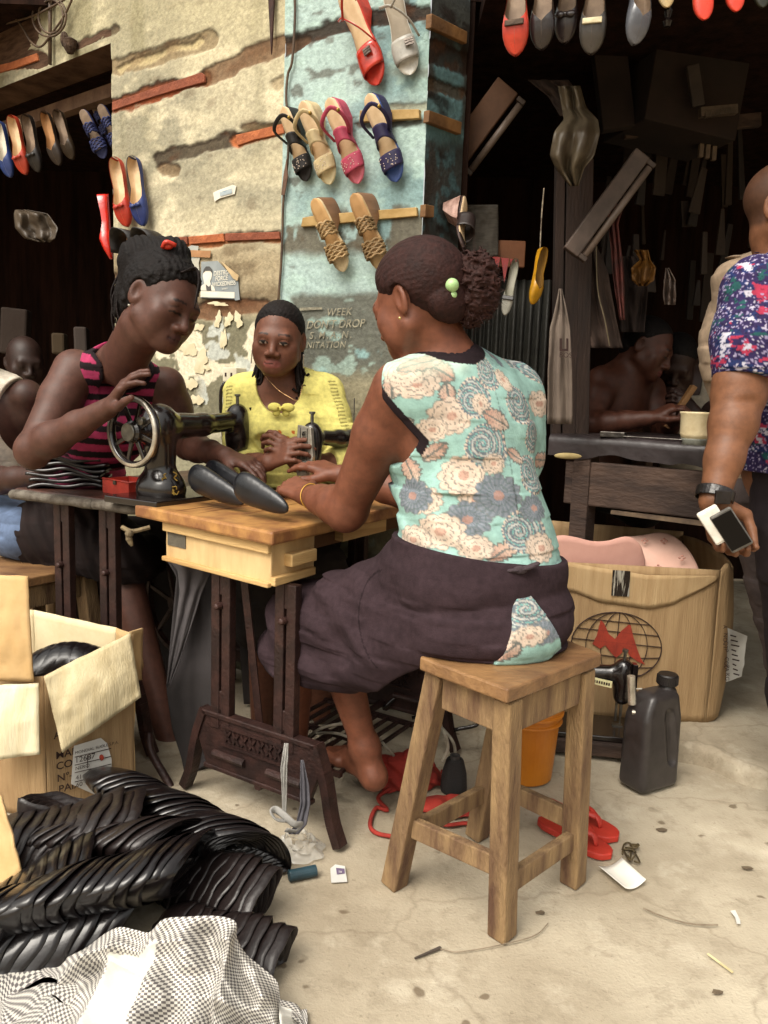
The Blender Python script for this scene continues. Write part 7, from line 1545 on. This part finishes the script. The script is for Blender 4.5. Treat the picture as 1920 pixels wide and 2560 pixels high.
for sd_ in (-1,1):
    for i in range(16):
        s0_=hd3.X(sd_*(.066+rg.uniform(0,.008)),-.03+rg.uniform(-.02,.02),-.03+rg.uniform(-.02,.03)); e=s0_+np.array([-sd_*rg.uniform(-.012,.016)*1.0,rg.uniform(-.03,.01),-rg.uniform(.085,.135)]); m_=(s0_+e)/2+np.array([-sd_*-.010*1.,-.008,0])
        b.tube(curve([s0_,m_,e,e+[rg.uniform(-.02,.02),0,.006]],12),.0042,6)
    b.build('twists',mat('braid_black'),h3,smooth=True); b=MB()
b=MB(); c=curve([P(655,930,2.48),P(690,970,2.45),P(722,992,2.43),P(745,1000,2.43),P(757,960,2.47)],24); b.tube(c,.0012,6); b.build('necklace',mat('gold_chain','b9946a','8d6b45',scale=50,metal=.8,rough=.25),W3,smooth=True)
for q in ((.082),(-.082)): 
    b=MB(); b.ball(hd3.X(q,.005,-.045),.0035,n=8); b.tube([hd3.X(q,.005,-.045),hd3.X(q*1.02,.005,-.085)],.0016,6); b.build('earring',m_chr,W3)
T3s=torso3(.009)
SL=S(); 
def sleeve(o):
    s=S(); arm(s,s3a,e3a+(w3a-e3a)*.0,e3a+(w3a-e3a)*.42,tuple(np.array((.05,.046,.037,.038,.030))+o)); return s
SA=S(); arm(SA,s3a,e3a,e3a+(w3a-e3a)*.40,(.062,.058,.050,.050,.046)); SB=S(); arm(SB,s3b,e3b,e3b+(w3b-e3b)*.45,(.062,.058,.050,.050,.046))
def yb(p):
    d=T3s(p); 
    for s in (SA,SB): q=s(p); h=np.clip(.5+.5*(q-d)/.03,0,1); d=q*(1-h)+d*h-.03*h*(1-h)
    d=d+wr(p,.0045,9,41,(1,1,.7))
    l=(p-nb3)@ta3.T; n=np.sqrt((l[:,0]/.072)**2+((l[:,2]-.00)/.105)**2)-1; n=np.maximum(n*.07,-(l[:,1]+.0)); n2=np.linalg.norm(l*[1,1,.0],axis=1)-.062; n2=np.maximum(n2,-(l[:,2]+.04)); d=np.maximum(d,-np.minimum(n,n2))
    for wv,ee in ((w3a,e3a),(w3b,e3b)):
        a_=unit(wv-ee); q=(p-(ee+(wv-ee)*.40))@a_; d=np.maximum(d,np.minimum(q,.05-np.linalg.norm(p-(ee+(wv-ee)*.5),axis=1)*-1*0+q))if False else np.maximum(d,-np.maximum(-q,np.linalg.norm(p-(ee+(wv-ee)*.7),axis=1)-.10))
    return d
def col3(V):
    c=lin('d0c674')*(.88+.22*fbm(V[:,0]*14,V[:,1]*14,V[:,2]*14,3,3)[:,None]); 
    for sh_,el_,sd_ in ((s3a,e3a,-1),(s3b,e3b,1)):
        a_=unit(el_-sh_); t=(V-sh_)@a_/np.linalg.norm(el_-sh_); perp=V-sh_-((V-sh_)@a_)[:,None]*a_; out=unit(np.array([sd_*.55,-.83,0])); q=perp@unit(np.cross(a_,out)); f=perp@out
        m=(t>-.05)&(t<.9)&(np.abs(q)<.013)&(f>0)&(((t*22)%1)<.42); c[m]=c[m]*.3+lin('6a5a2c')*.25
    for x,y in ((655,1095),(690,1090),(700,1080),(735,1080),(720,1095)):
        q=np.linalg.norm((V-P(x,y,2.45))[:,[0,2]],axis=1)<.006; c[q&(V[:,1]<2.52)]=lin('b5602a')
    return c
lo,hi=bbox(T3s,.14); garment(W3,'yellow_blouse',yb,lo,hi,.0036,col3,m=mat('yellow_knit',attr=True,scale=60,rough=.9,bump=.15,bscale=300,spec=.15))
m_yel=mat('yellow_bow','d0c568','bdb155',scale=30,rough=.85,bump=.2); b=MB(); c=P(703,1022,2.432)
for sd_ in (-1,1): b.ball(c+[sd_*.020,0,.004],.019,n=14,rs=(1.05,.45,.72)); b.ball(c+[sd_*.014,.002,-.012],.012,n=12,rs=(1.0,.4,.9))
b.ball(c+[0,-.006,0],.008,n=10); b.build('bow',m_yel,W3,smooth=True)
for x in (-.008,.004,.012): MB().ball(c+[x,-.012,.001-x*.2],.0028,n=8).build('bow_bead',m_gold,W3)
K3=S(); K3.ell(P(712,1340,2.66),(.19,.17,.12),k=.001); K3.cap(P(690,1380,2.62),P(650,1430,2.35),.10,.085,k=.05); K3.cap(P(740,1380,2.62),P(795,1430,2.38),.10,.085,k=.05); K3.cap(P(650,1430,2.35),P(645,1560,2.36),.085,.08,k=.04); K3.cap(P(795,1430,2.38),P(800,1560,2.4),.085,.08,k=.04)
lo,hi=bbox(K3,.03); garment(W3,'dark_skirt',lambda p:K3(p)+wr(p,.005,9,3),lo,hi,.006,lambda V: lin('2a2420')*(.7+.6*noise(V[:,0]*30,V[:,1]*30,V[:,2]*8,3)[:,None]))
MB().tube(curve([P(562,955,2.72),P(553,975,2.72),P(552,1020,2.72),P(556,1060,2.72),P(565,1180,2.72)],16),.006,8).build('chair_back_rim',m_blk,thing('plastic_chair',(*P(700,1200,2.75)[:2],0),'chair behind the yellow blouse, only its thin dark back rim showing','chair'),smooth=True)
# ---------------- man in the purple print shirt (right edge) ----------------
PX=lambda x,y,d: P(x+26,y,d)
M1=thing('person',(*PX(1930,1500,1.9)[:2],0),'standing man in a purple print shirt at the right edge, holding two phones','person')
tf=unit([.85,.5,0]); ta4=frame(tf,(0,0,1)); hd4=Head(PX(1944,522,1.95),unit([.70,-.70,-.05]),(0,0,1),.95)
ch4=PX(1965,880,1.97); s4=PX(1868,725,1.84); nb4=PX(1950,680,1.95); e4=PX(1826,985,1.80); w4=PX(1758,1250,1.72)
def torso4(o):
    s=S(); s.ell(ch4,np.array([.175,.125,.22])+o,ax=ta4,k=.001); s.ell(PX(1990,1130,2.0),np.array([.17,.135,.20])+o,ax=ta4,k=.08); s.cap(s4+[.02,.02,0],nb4-[0,0,.01],.058+o,.055+o,k=.05); s.cap(PX(2060,740,2.05),nb4-[0,0,.01],.058+o,.055+o,k=.05); return s
S4_=torso4(-.008); hd4.add(S4_); S4_.cap(nb4-[0,0,.02],hd4.X(0,-.02,-.06),.062,.056,k=.03)
arm(S4_,s4,e4,w4,(.062,.060,.049,.048,.030)); S4_.cap(PX(1815,960,1.80),PX(1815,985,1.80),.050,.052,k=.02)
S4_.cap(PX(1735,1003,1.735),PX(1870,1003,1.735),.006,.006,k=.012,op='s')
hand(S4_,w4,unit(PX(1788,1345,1.73)-w4),unit([-.15,1,.0]),unit([1,0,.1]),1.05,curl=(.75,.9,.95,1.0),thumb=.75)
S4_.cap(PX(1990,1280,2.0),PX(1975,1700,1.98),.10,.07,k=.03)
def scalp4(V,c):
    l=hd4.L(V); m=sstep(.012,-.012,l[:,1]-np.interp(l[:,2],[-.06,-.02,.02,.06,.11],[-.035,-.02,.03,.07,.12]))*sstep(-.055,-.035,l[:,2])*(np.linalg.norm(l,axis=1)<.14)*(np.abs(l[:,0])<.0755); return c*(1-.62*m[:,None])
body(M1,S4_,'6d4730',.0042,heads=[(hd4,dict())],seed=9,post=scalp4)
pass
T4=torso4(.012); SV=S(); SV.cap(s4,PX(1850,850,1.815),.078,.074,k=.02); SV.cap(PX(1850,850,1.815),PX(1838,990,1.80),.074,.068,k=.03)
zc=PX(1838,945,1.80); ca=unit(e4-s4)
def shirt4(p):
    d=T4(p); q=np.maximum(SV(p),(p-zc)@ca); h=np.clip(.5+.5*(q-d)/.02,0,1); d=q*(1-h)+d*h-.02*h*(1-h)*0
    d=np.minimum(T4(p),q) if False else d
    d=d+wr(p,.005,8,51); n=np.linalg.norm((p-nb4)[:,:2],axis=1)-.068; n=np.maximum(n,-(p[:,2]-nb4[2]+.01)); return np.maximum(np.maximum(d,-n),PX(1880,1182,1.95)[2]-p[:,2])
def col4(V):
    x,y,z=V.T; n=fbm(x*26,y*26,z*26,4,3); n2=fbm(x*40,y*40,z*40,3,13); n3=noise(x*230,y*230,z*230,5); c=np.tile(lin('2b2148'),(len(V),1)); c[n2>.56]=lin('1f2a55')
    c[(n>.61)&(n2>.47)]=lin('9c2f48'); c[(n<.33)]=lin('1f4a4a'); c[(np.abs(n-.50)<.007)]=lin('a9a4b6'); c[(n3>.76)]=lin('8f86a6'); c[(n2>.70)]=lin('b3b0be'); c[(n3<.25)]*=.5; return c
lo=np.minimum(*[bbox(q,.03)[0] for q in (T4,SV)]); hi=np.maximum(*[bbox(q,.03)[1] for q in (T4,SV)]); garment(M1,'print_shirt',shirt4,lo,hi,.0034,col4)
K4=S(); K4.cap(PX(1985,1150,2.0),PX(1985,1330,2.0),.13,.12,k=.02); K4.cap(PX(1975,1330,1.95),PX(1975,1750,1.95),.10,.07,k=.03); K4.cap(PX(2050,1330,2.1),PX(2040,1750,2.1),.10,.07,k=.03); K4.cap(PX(1975,1750,1.95),PX(1985,2060,1.95),.07,.06,k=.03)
lo,hi=bbox(K4,.03); garment(M1,'trousers',lambda p:K4(p)+wr(p,.006,8,3),lo,hi,.006,lambda V: lin('241d20')*(.8+.4*noise(V[:,0]*30,V[:,1]*30,V[:,2]*8,3)[:,None]))
wa=unit(w4-e4); b=MB(); b.lathe([(.037,-.012),(.0395,-.011),(.0395,.011),(.037,.012),(.034,0),(.037,-.012)],w4-wa*.012,axis=wa,n=30,closed=True); b.box(w4-wa*.012+[0,-.041,0],(.032,.008,.028)); b.build('wristwatch',mat('watch_black','120e0e','1c1717',scale=20,rough=.3),M1,mods=[('bevel',.002)])
# the two phones in his hand
def phone(nm,lab,c,ax,sz,m1,m2):
    r=thing(nm,c,lab,'phone'); MB().box(c,sz,ax=ax).build('case',m1,r,mods=[('bevel',.004)]); MB().box(np.asarray(c)-np.asarray(ax[1])*(sz[1]/2+.0008),(sz[0]*.9,.0012,sz[2]*.86),ax=ax).build('screen',m2,r,mods=[('bevel',.0005)]); return r
pz_=unit([.55,-.05,-.75]); px_=unit(np.cross(pz_,[.35,1,.1])); py_=np.cross(pz_,px_); 
phone('phone','black phone with a glossy screen held in front of the white one',P(1828,1325,1.672),np.array([px_,-py_ if (-py_)[1]>0 else py_,pz_]),(.047,.008,.092),mat('phone_edge','6a6762','4d4a47',scale=20,rough=.3,metal=.3),mat('phone_glass','0a0808',scale=5,rough=.35,spec=.2,bump=0))
phone('phone','white phone held behind the black one in the hand of the purple shirt man',P(1790,1312,1.685),np.array([px_,-py_ if (-py_)[1]>0 else py_,pz_]),(.044,.010,.080),mat('phone_white','dedad0','cdc8bc',scale=20,rough=.3),mat('phone_white'))
# ---------------- man in beige behind him ----------------
M5=thing('person',(*P(1900,1600,2.35)[:2],0),'person in a beige shirt and grey trousers mostly hidden behind the purple shirt man','person')
Kb=S(); Kb.ell(P(1905,850,2.35),(.17,.12,.24),k=.001); Kb.cap(P(1835,700,2.32),P(1960,650,2.35),.055,.055,k=.05); Kb.cap(P(1835,700,2.32),P(1838,920,2.36),.055,.045,k=.03); Kb.ell(P(1905,1100,2.35),(.15,.12,.22),k=.06)
lo,hi=bbox(Kb,.03); garment(M5,'beige_shirt',lambda p:Kb(p)+wr(p,.008,9,61),lo,hi,.005,lambda V: lin('8f7c68')*(.85+.3*noise(V[:,0]*20,V[:,1]*20,V[:,2]*20,3)[:,None]))
Kt=S(); Kt.ell(P(1905,1230,2.35),(.155,.13,.12),k=.001); Kt.cap(P(1895,1280,2.33),P(1975,1640,2.3),.085,.065,k=.03); Kt.cap(P(1960,1280,2.4),P(1990,1640,2.4),.085,.065,k=.03); Kt.cap(P(1975,1640,2.3),P(1990,1850,2.3),.065,.055,k=.03)
lo,hi=bbox(Kt,.03); garment(M5,'grey_trousers',lambda p:Kt(p)+wr(p,.006,9,62),lo,hi,.006,lambda V: lin('433a38')*(.85+.3*noise(V[:,0]*20,V[:,1]*20,V[:,2]*20,3)[:,None]))
Sb=S(); hd6=Head(P(1985,560,2.4),unit([.3,-1,0]),(0,0,1),1.); hd6.add(Sb); Sb.cap(P(1960,660,2.35),hd6.X(0,-.02,-.07),.06,.05,k=.03); Sb.cap(P(1838,920,2.36),P(1850,1050,2.33),.040,.03,k=.02); Sb.cap(P(1990,1840,2.3),P(1995,1880,2.3),.04,.04); body(M5,Sb,'4b3022',.006,seed=12)
# ---------------- shirtless man behind the bench ----------------
M2=thing('person',(*P(1560,1150,3.25)[:2],0),'shirtless man seated behind the dark bench, head bowed over small work','person')
hd7=Head(P(1618,868,3.18),unit([.80,-.50,-.42]),unit([.2,0,1]),1.)
S7=S(); ta7=frame(unit([.75,-.6,0]),unit([.22,-.05,1])); S7.ell(P(1545,1010,3.25),(.16,.11,.17),ax=ta7,k=.001); S7.ell(P(1530,1140,3.28),(.14,.11,.14),ax=ta7,k=.06); hd7.add(S7)
S7.cap(P(1580,940,3.22),hd7.X(0,-.03,-.07),.058,.052,k=.03); sA=P(1505,955,3.15); sB=P(1625,975,3.32); S7.cap(sA,P(1580,935,3.22),.05,.05,k=.05); S7.cap(sB,P(1580,935,3.22),.05,.05,k=.05)
arm(S7,sA,P(1475,1062,3.02),P(1625,1045,2.92),(.056,.05,.04,.04,.027)); hand(S7,P(1625,1045,2.92),unit(P(1675,1022,2.90)-P(1625,1045,2.92)),[-.1,-.3,1],[0,-1,.2],1.,curl=(.6,.7,.8,.9)); arm(S7,sB,P(1660,1080,3.2),P(1690,1040,3.0),(.055,.05,.04,.04,.027)); S7.ell(P(1530,1200,3.3),(.17,.14,.12),k=.05); S7.cap(P(1530,1210,3.3),P(1600,1260,3.0),.08,.07,k=.03); S7.cap(P(1600,1260,3.0),P(1600,1560,3.05),.055,.04)
body(M2,S7,'4a2a1e',.005,heads=[(hd7,dict(closed=.8))],seed=14)
hd7.hair(th=.003,line=([-.12,-.06,-.02,.02,.06,.11],[-.05,-.03,.0,.03,.065,.11]),low=-.06,col='0f0a09',parent=M2,res=.005)
Ks=S(); Ks.ell(P(1530,1200,3.3),(.185,.155,.13),k=.001); Ks.cap(P(1530,1210,3.3),P(1600,1262,3.0),.10,.09,k=.04); lo,hi=bbox(Ks,.02); garment(M2,'shorts',lambda p:np.maximum(Ks(p)+wr(p,.004,9,1),p[:,2]-P(1530,1160,3.3)[2]),lo,hi,.008,lambda V:np.tile(lin('1d1612'),(len(V),1)))
# ---------------- man in the white vest behind ----------------
M6=thing('person',(*P(1700,1150,3.6)[:2],0),'man in a white vest bending forward behind the shirtless man','person')
S8=S(); ta8=frame(unit([-.5,-.8,-.2]),unit([-.2,-.2,1])); S8.ell(P(1728,1000,3.5),(.155,.11,.17),ax=ta8,k=.001); hd8=Head(P(1690,905,3.42),unit([-.3,-.8,-.6]),unit([0,-.4,1]),1.); hd8.add(S8); S8.cap(P(1720,930,3.5),hd8.X(0,-.03,-.06),.055,.05,k=.03); S8.ell(P(1728,1130,3.55),(.15,.12,.15),k=.06)
arm(S8,P(1785,965,3.5),P(1775,1075,3.3),P(1735,1030,3.12),(.052,.047,.038,.038,.026)); hand(S8,P(1735,1030,3.12),unit(P(1700,1000,3.08)-P(1735,1030,3.12)),[.3,-.9,.3],[0,0,1],1.,curl=(.8,.9,.9,1.)); arm(S8,P(1680,975,3.45),P(1668,1060,3.3),P(1700,1035,3.12),(.052,.047,.038,.038,.026)); body(M6,S8,'2c1a14',.006,seed=15)
hd8.hair(th=.004,low=-.06,col='0d0908',parent=M6,res=.006)
Sv=S(); Sv.ell(P(1728,1000,3.5),np.array([.155,.11,.17])+.008,ax=ta8,k=.001); Sv.ell(P(1728,1130,3.55),np.array([.15,.12,.15])+.008,k=.06)
def vest(p): 
    l=(p-P(1728,940,3.5))@ta8.T; d=Sv(p)+wr(p,.003,9,3); n=np.maximum(np.abs(l[:,0])-.065-l[:,2]*.1,-l[:,2]-.06); d=np.maximum(d,-n); return np.maximum(np.maximum(d,np.abs(l[:,0])-.115),l[:,2]-.09)
lo,hi=bbox(Sv,.02); garment(M6,'white_vest',vest,lo,hi,.006,lambda V:np.tile(lin('8b8375'),(len(V),1)))
tag(MB().beam(P(1665,1070,3.05),P(1735,965,3.05),.02,.02,wd2=.035).build('tool',m_batd,mods=[('bevel',.003)]),'dark wooden tool held by the man in the white vest','tool')
# ---------------- person in the white singlet (left edge) ----------------
M3=thing('person',(*P(-20,1350,2.75)[:2],0),'person in a white singlet and blue jeans cut off by the left edge','person')
S9=S(); c9=P(-40,1060,2.8); ta9=frame(unit([.3,-.9,-.2]),unit([.25,-.1,1])); S9.ell(c9,(.155,.11,.18),ax=ta9,k=.001); S9.ell(P(-50,1200,2.82),(.15,.115,.15),ax=ta9,k=.06); hd9=Head(P(-75,860,2.75),unit([.3,-.9,-.3]),(0,0,1),1.); hd9.add(S9); S9.cap(P(-50,960,2.8),hd9.X(0,-.03,-.07),.056,.05,k=.03)
arm(S9,P(66,990,2.78),P(72,1120,2.85),P(72,1130,2.84),(.056,.05,.04,.04,.03)); arm(S9,P(-130,990,2.75),P(-30,1205,2.62),P(85,1190,2.52),(.055,.05,.042,.042,.03)); S9.ell(P(-50,1300,2.8),(.17,.14,.1),k=.05); S9.cap(P(-40,1300,2.8),P(60,1330,2.6),.09,.07,k=.03); body(M3,S9,'3a241d',.0055,heads=[(hd9,dict())],seed=18)
hd9.hair(th=.004,low=-.06,col='0d0908',parent=M3,res=.006)
Sx=S(); Sx.ell(c9,np.array([.155,.11,.18])+.009,ax=ta9,k=.001); Sx.ell(P(-50,1200,2.82),np.array([.15,.115,.15])+.009,ax=ta9,k=.06); Sx.cap(P(35,975,2.78),P(-40,960,2.78),.052,.05,k=.04)
def sing(p):
    l=(p-c9)@ta9.T; d=Sx(p)+wr(p,.004,9,71); a=np.sqrt(((p[:,0]-P(80,1060,2.78)[0])/.09)**2+((p[:,2]-P(80,1050,2.78)[2])/.15)**2)-1; return np.maximum(d,-a*.08)
lo,hi=bbox(Sx,.02); garment(M3,'white_singlet',sing,lo,hi,.0045,lambda V:lin('cfc6b6')*(.9+.15*noise(V[:,0]*20,V[:,1]*20,V[:,2]*20,3)[:,None]))
Sj=S(); Sj.ell(P(-50,1300,2.8),(.185,.155,.11),k=.001); Sj.cap(P(-40,1300,2.8),P(60,1335,2.6),.105,.085,k=.04); lo,hi=bbox(Sj,.02); garment(M3,'blue_jeans',lambda p:Sj(p)+wr(p,.005,9,1),lo,hi,.006,lambda V:lin('55647e')*(.7+.6*noise(V[:,0]*40,V[:,1]*40,V[:,2]*40,3)[:,None]))
M7=thing('person',(*P(60,1100,3.9)[:2],0),'barely visible person deep in the dark left opening, above the white singlet','person')
Sq=S(); hdq=Head(P(62,905,3.7),unit([.6,-.8,-.2]),(0,0,1),1.); hdq.add(Sq); Sq.cap(P(50,980,3.75),hdq.X(0,-.02,-.07),.055,.05,k=.03); Sq.ell(P(45,1070,3.8),(.18,.12,.2),k=.05); body(M7,Sq,'2a1a14',.007,seed=19)
